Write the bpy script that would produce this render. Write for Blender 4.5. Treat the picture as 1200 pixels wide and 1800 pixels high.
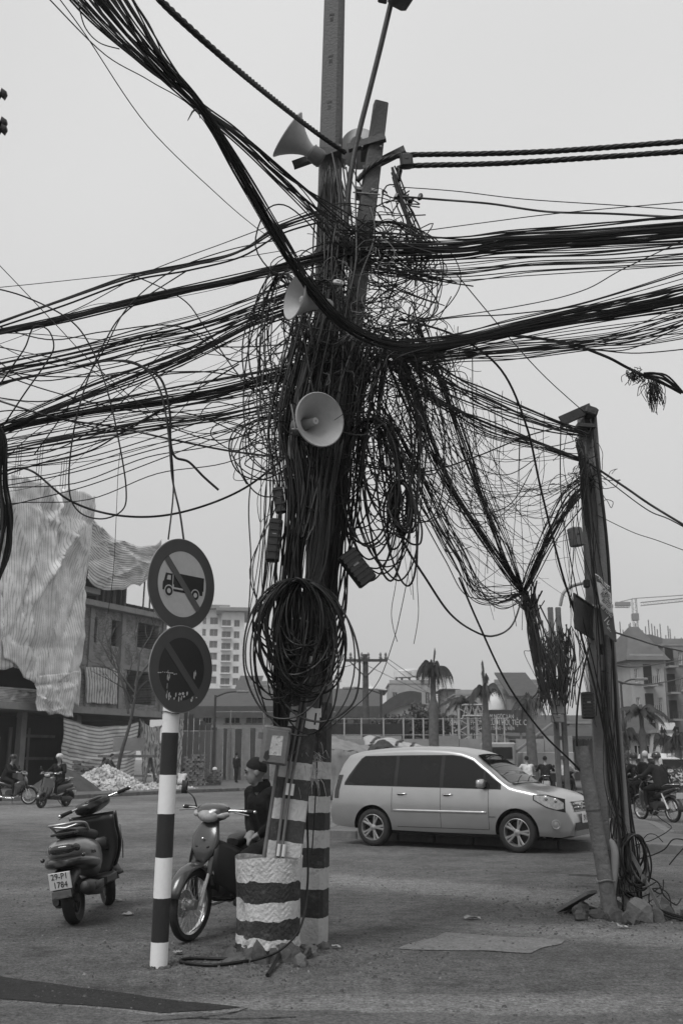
import bpy, bmesh, math, random
from mathutils import Vector, Matrix, Euler, noise as mnoise
from math import sin, cos, pi, radians as R
random.seed(7)
for o in list(bpy.data.objects): bpy.data.objects.remove(o)
SC = bpy.context.scene
COL = SC.collection

# ---------------------------------------------------------------- camera
HC = 1.45                     # eye height
TILT = R(13.96)               # the photographer tips the camera up
FPX = 1750.0                  # focal length in pixels of the 1200x1800 photograph (35 mm)
cam = bpy.data.cameras.new('camera'); cam_o = bpy.data.objects.new('camera', cam); COL.objects.link(cam_o)
cam.sensor_fit = 'VERTICAL'; cam.sensor_height = 36; cam.sensor_width = 24; cam.lens = 35
cam.clip_start = .1; cam.clip_end = 5000
cam_o.location = (0, 0, HC); cam_o.rotation_euler = (R(90) + TILT, 0, 0)
SC.camera = cam_o
cam.dof.use_dof = True; cam.dof.focus_distance = 8.2; cam.dof.aperture_fstop = 5.0

# ---------------------------------------------------------------- light
SUN_EL, SUN_AZ = R(56), R(215)          # behind the photographer, a little to the left
w = bpy.data.worlds.new('World'); SC.world = w; w.use_nodes = True
nt = w.node_tree; nt.nodes.clear(); N = nt.nodes.new; L = nt.links.new
sky = N('ShaderNodeTexSky'); sky.sky_type = 'NISHITA'; sky.sun_disc = False
sky.sun_elevation = SUN_EL; sky.sun_rotation = SUN_AZ; sky.dust_density = 6; sky.air_density = 1.5
bw = N('ShaderNodeRGBToBW'); L(sky.outputs[0], bw.inputs[0])
m0 = N('ShaderNodeMath'); m0.operation = 'MULTIPLY'; m0.inputs[1].default_value = .2; L(bw.outputs[0], m0.inputs[0])
# overcast cloud layer: brightest overhead, dimmer to the horizon (CIE overcast, softened)
tc = N('ShaderNodeTexCoord'); sx = N('ShaderNodeSeparateXYZ'); L(tc.outputs['Generated'], sx.inputs[0])
mx = N('ShaderNodeMath'); mx.operation = 'MAXIMUM'; mx.inputs[1].default_value = 0; L(sx.outputs[2], mx.inputs[0])
ov = N('ShaderNodeMath'); ov.operation = 'MULTIPLY_ADD'; ov.inputs[1].default_value = 2.0; ov.inputs[2].default_value = 3.7; L(mx.outputs[0], ov.inputs[0])
cn = N('ShaderNodeTexNoise'); cn.inputs['Scale'].default_value = 1.1; cn.inputs['Detail'].default_value = 3; L(tc.outputs['Generated'], cn.inputs['Vector'])
cm = N('ShaderNodeMapRange'); cm.inputs[1].default_value = .3; cm.inputs[2].default_value = .7; cm.inputs[3].default_value = .88; cm.inputs[4].default_value = 1.08; L(cn.outputs[0], cm.inputs[0])
om = N('ShaderNodeMath'); om.operation = 'MULTIPLY'; L(ov.outputs[0], om.inputs[0]); L(cm.outputs[0], om.inputs[1])
ad = N('ShaderNodeMath'); ad.operation = 'ADD'; L(m0.outputs[0], ad.inputs[0]); L(om.outputs[0], ad.inputs[1])
bg = N('ShaderNodeBackground'); bg.inputs[1].default_value = .1; L(ad.outputs[0], bg.inputs[0])
wo = N('ShaderNodeOutputWorld'); L(bg.outputs[0], wo.inputs[0])
sun = bpy.data.lights.new('sun', 'SUN'); sun.energy = 1.5; sun.angle = R(24); sun.color = (1, 1, 1)
sun_o = bpy.data.objects.new('sun', sun); COL.objects.link(sun_o)
sd = Vector((sin(SUN_AZ) * cos(SUN_EL), cos(SUN_AZ) * cos(SUN_EL), sin(SUN_EL)))
sun_o.rotation_euler = sd.to_track_quat('Z', 'Y').to_euler(); sun_o.location = (-3, -6, 20)
vs = SC.view_settings; vs.view_transform = 'Standard'; vs.look = 'None'; vs.gamma = 1; vs.exposure = 0.42; vs.use_curve_mapping = False

# ---------------------------------------------------------------- measuring the place
CT, ST = cos(TILT), sin(TILT)
def P(px, py, Y):
    """point at distance Y in front of the camera seen at photo pixel (px, py)"""
    u, v = (px - 600) / FPX, (900 - py) / FPX
    s = Y / (CT - v * ST)
    return Vector((u * s, Y, HC + (ST + v * CT) * s))
def G(px, py, z=0.0):
    u, v = (px - 600) / FPX, (900 - py) / FPX
    s = (z - HC) / (ST + v * CT)
    return Vector((u * s, (CT - v * ST) * s, z))

# ---------------------------------------------------------------- materials
MATS = {}
def mat(name, v, rough=.8, var=.2, scale=6, bump=0, bscale=None, metal=0, spec=.35, coat=0, dirt=0, dirt_v=.05, dirt_scale=3, stretch=None):
    """neutral grey paint/stone/metal: base value v, mottled by +-var, optional dirt patches and bump"""
    if name in MATS: return MATS[name]
    m = bpy.data.materials.new(name); m.use_nodes = True; MATS[name] = m
    nt = m.node_tree; nd = nt.nodes; p = nd['Principled BSDF']; L = nt.links.new
    p.inputs['Roughness'].default_value = rough; p.inputs['Metallic'].default_value = metal
    p.inputs['Specular IOR Level'].default_value = spec
    if coat: p.inputs['Coat Weight'].default_value = coat; p.inputs['Coat Roughness'].default_value = .12
    tc = nd.new('ShaderNodeTexCoord'); vec = tc.outputs['Object']
    if stretch:
        mp = nd.new('ShaderNodeMapping'); mp.inputs['Scale'].default_value = stretch; L(vec, mp.inputs[0]); vec = mp.outputs[0]
    col = None
    if var:
        n = nd.new('ShaderNodeTexNoise'); n.inputs['Scale'].default_value = scale; n.inputs['Detail'].default_value = 6; n.inputs['Roughness'].default_value = .65; L(vec, n.inputs['Vector'])
        r = nd.new('ShaderNodeMapRange'); r.inputs[1].default_value = .3; r.inputs[2].default_value = .7
        r.inputs[3].default_value = v * (1 - var); r.inputs[4].default_value = v * (1 + var); L(n.outputs[0], r.inputs[0]); col = r.outputs[0]
    if dirt:
        n2 = nd.new('ShaderNodeTexNoise'); n2.inputs['Scale'].default_value = dirt_scale; n2.inputs['Detail'].default_value = 8; n2.inputs['Roughness'].default_value = .7; L(vec, n2.inputs['Vector'])
        r2 = nd.new('ShaderNodeMapRange'); r2.inputs[1].default_value = .5; r2.inputs[2].default_value = .68; r2.inputs[3].default_value = 0; r2.inputs[4].default_value = dirt; L(n2.outputs[0], r2.inputs[0])
        mm = nd.new('ShaderNodeMix'); mm.data_type = 'FLOAT'; L(r2.outputs[0], mm.inputs[0])
        if col: L(col, mm.inputs[2])
        else: mm.inputs[2].default_value = v
        mm.inputs[3].default_value = dirt_v; col = mm.outputs[0]
    if col: 
        cb = nd.new('ShaderNodeCombineColor'); [L(col, cb.inputs[i]) for i in range(3)]; L(cb.outputs[0], p.inputs['Base Color'])
    else: p.inputs['Base Color'].default_value = (v, v, v, 1)
    if bump:
        nb = nd.new('ShaderNodeTexNoise'); nb.inputs['Scale'].default_value = bscale or scale * 4; nb.inputs['Detail'].default_value = 8; L(vec, nb.inputs['Vector'])
        b = nd.new('ShaderNodeBump'); b.inputs['Strength'].default_value = bump; b.inputs['Distance'].default_value = .02; L(nb.outputs[0], b.inputs['Height']); L(b.outputs[0], p.inputs['Normal'])
    return m
def set_col(m, out):
    """drive a material's base colour by a value socket"""
    nt = m.node_tree; cb = nt.nodes.new('ShaderNodeCombineColor')
    for i in range(3): nt.links.new(out, cb.inputs[i])
    nt.links.new(cb.outputs[0], nt.nodes['Principled BSDF'].inputs['Base Color'])
def bands(name, light, dark, edges, first_dark=False, rough=.8, wear=.35, axis=2, top=None, topv=.1, bump=.5, wobble=.03, nscale=14):
    """painted bands along local z: edges is the list of heights where the paint changes; ragged edges, chipped paint"""
    m = mat(name, light, rough, 0, bump=bump, bscale=40); nt = m.node_tree; nd = nt.nodes; L = nt.links.new
    tc = nd.new('ShaderNodeTexCoord'); s = nd.new('ShaderNodeSeparateXYZ'); L(tc.outputs['Object'], s.inputs[0])
    n = nd.new('ShaderNodeTexNoise'); n.inputs['Scale'].default_value = nscale; n.inputs['Detail'].default_value = 6; L(tc.outputs['Object'], n.inputs['Vector'])
    a = nd.new('ShaderNodeMath'); a.operation = 'MULTIPLY_ADD'; a.inputs[1].default_value = wobble * 2; L(n.outputs[0], a.inputs[0])
    sb = nd.new('ShaderNodeMath'); sb.operation = 'SUBTRACT'; sb.inputs[1].default_value = wobble; L(s.outputs[axis], sb.inputs[0]); L(sb.outputs[0], a.inputs[2])
    lo, hi = edges[0] - .5, edges[-1] + .5
    mr = nd.new('ShaderNodeMapRange'); mr.inputs[1].default_value = lo; mr.inputs[2].default_value = hi; L(a.outputs[0], mr.inputs[0])
    cr = nd.new('ShaderNodeValToRGB'); cr.color_ramp.interpolation = 'CONSTANT'
    el = cr.color_ramp.elements
    cur = first_dark
    def c(d): v = dark if d else light; return (v, v, v, 1)
    el[0].position = 0; el[0].color = c(cur)
    el.remove(el[1])
    for e in edges:
        cur = not cur; k = el.new((e - lo) / (hi - lo)); k.color = c(cur)
    if top is not None: k = el.new((top - lo) / (hi - lo)); k.color = (topv, topv, topv, 1)
    L(mr.outputs[0], cr.inputs[0])
    bwn = nd.new('ShaderNodeRGBToBW'); L(cr.outputs[0], bwn.inputs[0])
    n2 = nd.new('ShaderNodeTexNoise'); n2.inputs['Scale'].default_value = 9; n2.inputs['Detail'].default_value = 9; n2.inputs['Roughness'].default_value = .75; L(tc.outputs['Object'], n2.inputs['Vector'])
    r2 = nd.new('ShaderNodeMapRange'); r2.inputs[1].default_value = .52; r2.inputs[2].default_value = .72; r2.inputs[4].default_value = wear; L(n2.outputs[0], r2.inputs[0])
    mm = nd.new('ShaderNodeMix'); mm.data_type = 'FLOAT'; L(r2.outputs[0], mm.inputs[0]); L(bwn.outputs[0], mm.inputs[2]); mm.inputs[3].default_value = .12
    set_col(m, mm.outputs[0]); return m
def stripes(name, a, b, freq, axis=0, duty=.5, rough=.85, var=.15, distort=0.0):
    """woven stripes along a local axis (printed cloth)"""
    m = mat(name, a, rough, 0, bump=.15, bscale=30, spec=.2); nt = m.node_tree; nd = nt.nodes; L = nt.links.new
    uv = nd.new('ShaderNodeUVMap'); s = nd.new('ShaderNodeSeparateXYZ'); L(uv.outputs[0], s.inputs[0])
    k = nd.new('ShaderNodeMath'); k.operation = 'MULTIPLY'; k.inputs[1].default_value = freq; L(s.outputs[axis], k.inputs[0])
    f = nd.new('ShaderNodeMath'); f.operation = 'FRACT'; L(k.outputs[0], f.inputs[0])
    g = nd.new('ShaderNodeMath'); g.operation = 'LESS_THAN'; g.inputs[1].default_value = duty; L(f.outputs[0], g.inputs[0])
    n = nd.new('ShaderNodeTexNoise'); n.inputs['Scale'].default_value = 1.3; n.inputs['Detail'].default_value = 7; tc = nd.new('ShaderNodeTexCoord'); L(tc.outputs['Object'], n.inputs['Vector'])
    r = nd.new('ShaderNodeMapRange'); r.inputs[1].default_value = .3; r.inputs[2].default_value = .7; r.inputs[3].default_value = 1 - var; r.inputs[4].default_value = 1 + var; L(n.outputs[0], r.inputs[0])
    mm = nd.new('ShaderNodeMix'); mm.data_type = 'FLOAT'; L(g.outputs[0], mm.inputs[0]); mm.inputs[2].default_value = a; mm.inputs[3].default_value = b
    q = nd.new('ShaderNodeMath'); q.operation = 'MULTIPLY'; L(mm.outputs[0], q.inputs[0]); L(r.outputs[0], q.inputs[1]); set_col(m, q.outputs[0]); return m
def glass(name, v=.02, rough=.05):
    return mat(name, v, rough, 0, spec=.6)

# ---------------------------------------------------------------- meshes
class MB:
    def __init__(s): s.v = []; s.f = []; s.mi = []; s.uv = {}
    def add(s, vs, fs, mi=0):
        o = len(s.v); s.v += [Vector(p) for p in vs]; s.f += [[i + o for i in f] for f in fs]; s.mi += [mi] * len(fs); return o
    def box(s, c, d, rot=None, mi=0, taper=1.0):
        x, y, z = d[0] / 2, d[1] / 2, d[2] / 2; t = taper
        vs = [Vector(p) for p in ((-x,-y,-z),(x,-y,-z),(x,y,-z),(-x,y,-z),(-x*t,-y*t,z),(x*t,-y*t,z),(x*t,y*t,z),(-x*t,y*t,z))]
        if rot is not None:
            M = rot if isinstance(rot, Matrix) else Euler(rot).to_matrix()
            vs = [M @ p for p in vs]
        c = Vector(c[:3]); s.add([p + c for p in vs], [(3,2,1,0),(4,5,6,7),(0,1,5,4),(1,2,6,5),(2,3,7,6),(3,0,4,7)], mi); return s
    def rbox(s, c, d, r=.02, rot=None, mi=0):
        """box with chamfered edges (rounded rectangle prism, chamfered top and bottom)"""
        x, y, z = d[0] / 2, d[1] / 2, d[2] / 2; r = min(r, x * .9, y * .9, z * .9)
        def ring(ix, iy, zz): return [(-ix+r,-iy,zz),(ix-r,-iy,zz),(ix,-iy+r,zz),(ix,iy-r,zz),(ix-r,iy,zz),(-ix+r,iy,zz),(-ix,iy-r,zz),(-ix,-iy+r,zz)]
        vs = ring(x-r*.6, y-r*.6, -z) + ring(x, y, -z+r*.6) + ring(x, y, z-r*.6) + ring(x-r*.6, y-r*.6, z)
        fs = [list(range(7,-1,-1)), list(range(24,32))]
        for k in range(3):
            for i in range(8): fs.append((k*8+i, k*8+(i+1)%8, k*8+8+(i+1)%8, k*8+8+i))
        vs = [Vector(p) for p in vs]
        if rot is not None:
            M = rot if isinstance(rot, Matrix) else Euler(rot).to_matrix(); vs = [M @ p for p in vs]
        c = Vector(c); s.add([p + c for p in vs], fs, mi); return s
    def tube(s, path, r, n=6, cap=True, mi=0, flat=1.0, up=None):
        path = [Vector(p) for p in path]; k = len(path)
        if k < 2: return s
        rs = r if hasattr(r, '__len__') else [r] * k
        t0 = (path[1] - path[0]).normalized()
        a = Vector(up) if up is not None else (Vector((0,0,1)) if abs(t0.z) < .9 else Vector((1,0,0)))
        nrm = (a - t0 * a.dot(t0)).normalized(); vs = []
        for i, p in enumerate(path):
            t = (path[min(i+1,k-1)] - path[max(i-1,0)])
            t = t.normalized() if t.length > 1e-9 else t0
            nrm = nrm - t * nrm.dot(t); nrm = nrm.normalized() if nrm.length > 1e-6 else t.orthogonal().normalized()
            b = t.cross(nrm)
            for j in range(n):
                an = 2 * pi * j / n; vs.append(p + (nrm * cos(an) + b * sin(an) * flat) * rs[i])
        fs = [(i*n+j, i*n+(j+1)%n, (i+1)*n+(j+1)%n, (i+1)*n+j) for i in range(k-1) for j in range(n)]
        if cap: fs += [tuple(range(n-1,-1,-1)), tuple((k-1)*n+j for j in range(n))]
        s.add(vs, fs, mi); return s
    def lathe(s, prof, n=16, M=None, mi=0, closed=False, a0=0, a1=2*pi):
        """profile of (radius, height) turned round local z"""
        full = abs(a1 - a0 - 2*pi) < 1e-6; nn = n if full else n + 1; vs = []
        for (r, h) in prof:
            for j in range(nn): an = a0 + (a1-a0) * j / n; vs.append(Vector((r*cos(an), r*sin(an), h)))
        if M is not None: vs = [M @ p for p in vs]
        k = len(prof); fs = []
        for i in range(k - 1 + (1 if closed else 0)):
            for j in range(n): i2 = (i+1) % k; fs.append((i*nn+j, i*nn+(j+1)%nn, i2*nn+(j+1)%nn, i2*nn+j))
        s.add(vs, fs, mi); return s
    def disc(s, r, n=24, M=None, mi=0):
        vs = [Vector((r*cos(2*pi*j/n), r*sin(2*pi*j/n), 0)) for j in range(n)]
        if M is not None: vs = [M @ p for p in vs]
        s.add(vs, [tuple(range(n))], mi); return s
    def prism(s, poly, d, M=None, mi=0):
        """2D outline (x, y) extruded from z=0 to z=d"""
        n = len(poly); vs = [Vector((x, y, 0)) for x, y in poly] + [Vector((x, y, d)) for x, y in poly]
        if M is not None: vs = [M @ p for p in vs]
        s.add(vs, [tuple(range(n-1,-1,-1)), tuple(range(n, 2*n))] + [(i, (i+1)%n, n+(i+1)%n, n+i) for i in range(n)], mi); return s
    def grid(s, fn, nu, nv, mi=0, uv=None, closed_u=False):
        o = len(s.v); vs = [Vector(fn(i/nu, j/nv)) for j in range(nv+1) for i in range(nu+1)]
        fs = [(j*(nu+1)+i, j*(nu+1)+i+1, (j+1)*(nu+1)+i+1, (j+1)*(nu+1)+i) for j in range(nv) for i in range(nu)]
        s.add(vs, fs, mi)
        if uv:
            for j in range(nv+1):
                for i in range(nu+1): s.uv[o + j*(nu+1)+i] = uv(i/nu, j/nv)
        return s
    def ball(s, c, r, n=8, m=6, rot=None, mi=0, jit=0, seed=0):
        rr = (r, r, r) if not hasattr(r, '__len__') else r; c = Vector(c); rg = random.Random(seed) if jit else None
        M = None if rot is None else (rot if isinstance(rot, Matrix) else Euler(rot).to_matrix())
        vs = []
        for i in range(1, m):
            th = pi * i / m
            for j in range(n): ph = 2*pi*j/n; vs.append(Vector((rr[0]*sin(th)*cos(ph), rr[1]*sin(th)*sin(ph), rr[2]*cos(th))))
        vs += [Vector((0,0,rr[2])), Vector((0,0,-rr[2]))]
        if rg: vs = [p * (1 + rg.uniform(-jit, jit)) for p in vs]
        if M is not None: vs = [M @ p for p in vs]
        vs = [p + c for p in vs]; T, B = len(vs)-2, len(vs)-1
        fs = [(i*n+j, (i+1)*n+j, (i+1)*n+(j+1)%n, i*n+(j+1)%n) for i in range(m-2) for j in range(n)]
        fs += [(T, j, (j+1)%n) for j in range(n)] + [(B, (m-2)*n+(j+1)%n, (m-2)*n+j) for j in range(n)]
        s.add(vs, fs, mi); return s
    def quad(s, a, b, c, d, mi=0): s.add([a, b, c, d], [(0,1,2,3)], mi); return s
    def xf(s, M): s.v = [M @ p for p in s.v]; return s
    def mesh(s, name):
        me = bpy.data.meshes.new(name); me.from_pydata([tuple(p) for p in s.v], [], s.f); return me
    def build(s, name, m, parent=None, smooth=0, world=False, solid=0, fixn=True, bevel=0):
        """one mesh object; world=True: vertices are in world space even under a parent"""
        if world and parent is not None:
            iv = parent_matrix(parent).inverted(); s.v = [iv @ p for p in s.v]
        me = s.mesh(name)
        ms = m if isinstance(m, (list, tuple)) else [m]
        for q in ms: me.materials.append(MATS[q] if isinstance(q, str) else q)
        if len(ms) > 1: me.polygons.foreach_set('material_index', s.mi)
        if s.uv:
            ul = me.uv_layers.new(name='UVMap')
            for lp in me.loops: ul.data[lp.index].uv = s.uv.get(lp.vertex_index, (0, 0))
        if fixn:
            bm = bmesh.new(); bm.from_mesh(me); bmesh.ops.recalc_face_normals(bm, faces=bm.faces); bm.to_mesh(me); bm.free()
        if smooth:
            me.polygons.foreach_set('use_smooth', [True] * len(me.polygons)); me.set_sharp_from_angle(angle=R(smooth))
        o = bpy.data.objects.new(name, me); COL.objects.link(o)
        if parent is not None: o.parent = parent
        if solid: md = o.modifiers.new('thickness', 'SOLIDIFY'); md.thickness = solid; md.offset = 0
        if bevel: md = o.modifiers.new('bevel', 'BEVEL'); md.width = bevel; md.segments = 2; md.limit_method = 'ANGLE'
        return o
def parent_matrix(o):
    M = o.matrix_basis.copy()
    while o.parent: o = o.parent; M = o.matrix_basis @ M
    return M
def tag(o, label=None, cat=None, group=None, kind=None):
    if label: o['label'] = label
    if cat: o['category'] = cat
    if group: o['group'] = group
    if kind: o['kind'] = kind
    return o
def thing(name, label, cat, loc=(0,0,0), rz=0, group=None, rot=None):
    o = bpy.data.objects.new(name, None); COL.objects.link(o); o.empty_display_size = .2
    o.location = loc; o.rotation_euler = rot if rot else (0, 0, rz); return tag(o, label, cat, group)
def copy_tree(o, parent=None):
    c = o.copy(); COL.objects.link(c); c.parent = parent
    for ch in o.children: copy_tree(ch, c)
    return c
def lookM(origin, zdir, up=(0,0,1)):
    """frame at origin, local z along zdir, local y near up"""
    z = Vector(zdir).normalized(); x = Vector(up).cross(z)
    x = x.normalized() if x.length > 1e-6 else Vector((1,0,0)); y = z.cross(x)
    return Matrix.Translation(Vector(origin)) @ Matrix((x, y, z)).transposed().to_4x4()
def cr(pts, n=8, closed=False):
    """Catmull-Rom through points"""
    pts = [Vector(p) for p in pts]; k = len(pts)
    if k < 3: return [pts[0].lerp(pts[-1], i / n) for i in range(n + 1)]
    out = []
    for i in range(k if closed else k - 1):
        if closed: p0, p1, p2, p3 = pts[(i-1) % k], pts[i], pts[(i+1) % k], pts[(i+2) % k]
        else: p0, p1, p2, p3 = pts[max(i-1,0)], pts[i], pts[i+1], pts[min(i+2,k-1)]
        for j in range(n):
            t = j / n; out.append(.5 * ((2*p1) + (p2-p0)*t + (2*p0-5*p1+4*p2-p3)*t*t + (3*p1-p0-3*p2+p3)*t**3))
    out.append(pts[0] if closed else pts[-1]); return out
def text(name, s, size, m, parent, M, world=False, sx=1.0, depth=.001, align='CENTER'):
    cu = bpy.data.curves.new(name, 'FONT'); cu.body = s; cu.size = size; cu.align_x = align; cu.align_y = 'CENTER'; cu.extrude = depth; cu.resolution_u = 3
    t = bpy.data.objects.new(name + '_tmp', cu); COL.objects.link(t)
    dg = bpy.context.evaluated_depsgraph_get(); me = bpy.data.meshes.new_from_object(t.evaluated_get(dg)); bpy.data.objects.remove(t)
    if world and parent is not None: M = parent_matrix(parent).inverted() @ M
    me.transform(M @ Matrix.Diagonal((sx, 1, 1, 1))); me.materials.clear(); me.materials.append(MATS[m])
    o = bpy.data.objects.new(name, me); COL.objects.link(o); o.parent = parent; return o

# shared materials
mat('black_cable', .008, .5, .5, 3, spec=.3)
mat('grey_cable', .025, .55, .4, 3, spec=.4)
mat('pale_wire', .16, .6, .3, 5)
mat('old_concrete', .12, .9, .35, 5, .7, 30, dirt=.6, dirt_v=.05, dirt_scale=2.5)
mat('dark_concrete', .07, .9, .4, 5, .7, 30, dirt=.6, dirt_v=.025, dirt_scale=3)
mat('dark_steel', .03, .55, .35, 8, .2, 40, spec=.5)
mat('galvanised', .22, .5, .3, 9, .15, 50, metal=.3)
mat('horn_grey', .40, .5, .14, 5, .06, 60, dirt=.35, dirt_v=.15)
mat('black_plastic', .014, .42, .3, 6, spec=.5)
mat('rubber', .018, .75, .3, 10, .3, 60)
mat('dark_paint', .022, .22, .1, 4, spec=.55, coat=.5)
mat('grey_paint', .22, .25, .1, 4, spec=.5, coat=.5)
mat('chrome', .62, .16, .12, 12, metal=1)
mat('steel_rim', .38, .35, .2, 12, metal=.8)
mat('white_paint', .62, .6, .1, 6, .1, 40, dirt=.35, dirt_v=.25)
mat('number_plate', .6, .5, .06, 8)
mat('ink', .015, .6, 0)
mat('clear_lens', .32, .08, .3, 25, spec=.7)
mat('red_lens', .022, .1, .2, 20, spec=.7)
mat('seat_vinyl', .016, .5, .2, 8, .2, 50)
mat('skin', .22, .55, .12, 12)
mat('hair', .006, .75, .3, 40, .4, 120)
mat('window_glass', .03, .08, 0, spec=.6)
# ---------------------------------------------------------------- ground, roads, pavements
def ground_material(name, base, dust, speck, tracks=()):
    m = mat(name, base, .92, 0, spec=.2); nt = m.node_tree; nd = nt.nodes; L = nt.links.new
    tc = nd.new('ShaderNodeTexCoord'); v = tc.outputs['Object']
    def noise(sc, det=6, ro=.6, vec=v):
        n = nd.new('ShaderNodeTexNoise'); n.inputs['Scale'].default_value = sc; n.inputs['Detail'].default_value = det; n.inputs['Roughness'].default_value = ro; L(vec, n.inputs['Vector']); return n.outputs[0]
    def mr(s, a, b, c, d):
        r = nd.new('ShaderNodeMapRange'); r.inputs[1].default_value = a; r.inputs[2].default_value = b; r.inputs[3].default_value = c; r.inputs[4].default_value = d; L(s, r.inputs[0]); return r.outputs[0]
    def mth(op, a, b):
        q = nd.new('ShaderNodeMath'); q.operation = op
        for i, x in enumerate((a, b)):
            if isinstance(x, (int, float)): q.inputs[i].default_value = x
            else: L(x, q.inputs[i])
        return q.outputs[0]
    big = mr(noise(.23, 5, .6), .35, .65, 0, 1)
    mid = mr(noise(1.3, 7, .65), .3, .7, 0, 1)
    # dust dragged along the wheel lines: worn strips with ragged edges
    dust_amt = mth('MULTIPLY', big, .4); dust_amt = mth('ADD', dust_amt, mth('MULTIPLY', mid, .42)); dust_amt = mth('SUBTRACT', dust_amt, mr(noise(.8, 8, .7), .55, .68, 0, .35))
    for (cx, cy, ang, ln, wd, amt) in tracks:
        mp = nd.new('ShaderNodeMapping'); mp.vector_type = 'TEXTURE'; mp.inputs['Location'].default_value = (cx, cy, 0); mp.inputs['Rotation'].default_value = (0, 0, ang); mp.inputs['Scale'].default_value = (ln, wd, 1)
        L(v, mp.inputs[0])
        nn = nd.new('ShaderNodeTexNoise'); nn.inputs['Scale'].default_value = 1.2; nn.inputs['Detail'].default_value = 6; L(v, nn.inputs['Vector'])
        vm = nd.new('ShaderNodeVectorMath'); vm.operation = 'LENGTH'; L(mp.outputs[0], vm.inputs[0])
        d = mth('ADD', vm.outputs['Value'], mth('MULTIPLY', nn.outputs[0], .7))
        dust_amt = mth('ADD', dust_amt, mr(d, .75, 1.5, amt, 0))
    c = nd.new('ShaderNodeMapRange'); c.inputs[3].default_value = base; c.inputs[4].default_value = dust; L(dust_amt, c.inputs[0])
    sp = mr(noise(38, 4, .8), .32, .72, 1 - speck, 1 + speck); sp2 = mr(noise(9, 6, .75), .3, .7, 1 - speck * .6, 1 + speck * .6)
    set_col(m, mth('MULTIPLY', mth('MULTIPLY', c.outputs[0], sp), sp2))
    b = nd.new('ShaderNodeBump'); b.inputs['Strength'].default_value = .85; b.inputs['Distance'].default_value = .045
    L(mth('ADD', noise(45, 6, .75), mth('MULTIPLY', noise(7, 5, .6), 1.2)), b.inputs['Height']); L(b.outputs[0], nd['Principled BSDF'].inputs['Normal']); return m
g1 = G(760, 1560); g2 = G(1050, 1640); g3 = G(300, 1440); g4 = G(620, 1770)
ground_material('dusty_asphalt', .07, .25, .7, [
    (g1.x, g1.y, R(-35), 4.5, .7, .55), (g2.x + 1, g2.y - .4, R(-20), 3.5, .5, .5), (g3.x, g3.y + 4, R(4), 22, 7, .35), (g4.x, g4.y, R(3), 3.5, .35, .6), (-1.5, 12.5, R(15), 3, .6, .25)])
xs = [-1500, -300, -80, -30, -12, -6, -3, 0, 3, 6, 12, 30, 80, 300, 1500]
ys = [-400, -20, 0, 4, 6, 8, 10, 13, 18, 26, 40, 70, 140, 400, 2500]
m = MB(); m.add([(x, y, 0) for y in ys for x in xs], [(j*15+i, j*15+i+1, (j+1)*15+i+1, (j+1)*15+i) for j in range(14) for i in range(14)])
tag(m.build('ground', 'dusty_asphalt'), kind='structure')

def sheet(name, pts, z, m_, kind='structure', jag=.03, sub=5):
    """irregular flat patch from photo-measured ground points"""
    w_ = [G(*p) for p in pts]; out = []
    for i, a in enumerate(w_):
        b = w_[(i+1) % len(w_)]
        for k in range(sub):
            q = a.lerp(b, k / sub); nn = mnoise.noise_vector(q * 3) * jag; out.append((q.x + nn.x, q.y + nn.y, z))
    mb = MB(); mb.add(out, [tuple(range(len(out)))]); return tag(mb.build(name, m_), kind=kind)
ground_material('fresh_asphalt', .035, .06, .4)
ground_material('slab_concrete', .21, .30, .35)
ground_material('worn_dust', .11, .22, .55)
sheet('asphalt_patch', [(-160,1706),(0,1718),(150,1738),(330,1762),(430,1770),(375,1776),(290,1780),(150,1768),(0,1757),(-160,1748)], .004, 'fresh_asphalt')
sheet('worn_track', [(-300,1752),(0,1762),(150,1773),(290,1785),(380,1780),(440,1774),(600,1778),(900,1786),(1400,1790),(1400,1900),(-300,1900)], .004, 'worn_dust', jag=.06, sub=14)
sheet('concrete_patch', [(782,1641),(870,1646),(992,1653),(940,1676),(850,1673),(696,1669),(735,1655)], .006, 'slab_concrete', jag=.07, sub=9)
mb = MB()   # a crack in the worn surface
for seg in ([(250,1798),(330,1792),(400,1784),(435,1775)], [(330,1792),(420,1793),(520,1790)]):
    pp = cr([G(*p) for p in seg], 6)
    for i in range(len(pp) - 1):
        d = (pp[i+1] - pp[i]).normalized(); s = Vector((-d.y, d.x, 0)) * random.uniform(.004, .011)
        a, b = pp[i] + s, pp[i+1] + s; mb.quad((a.x,a.y,.0085), (b.x,b.y,.0085), (b.x-2*s.x,b.y-2*s.y,.0085), (a.x-2*s.x,a.y-2*s.y,.0085))
tag(mb.build('crack', 'fresh_asphalt'), kind='structure')

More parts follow.
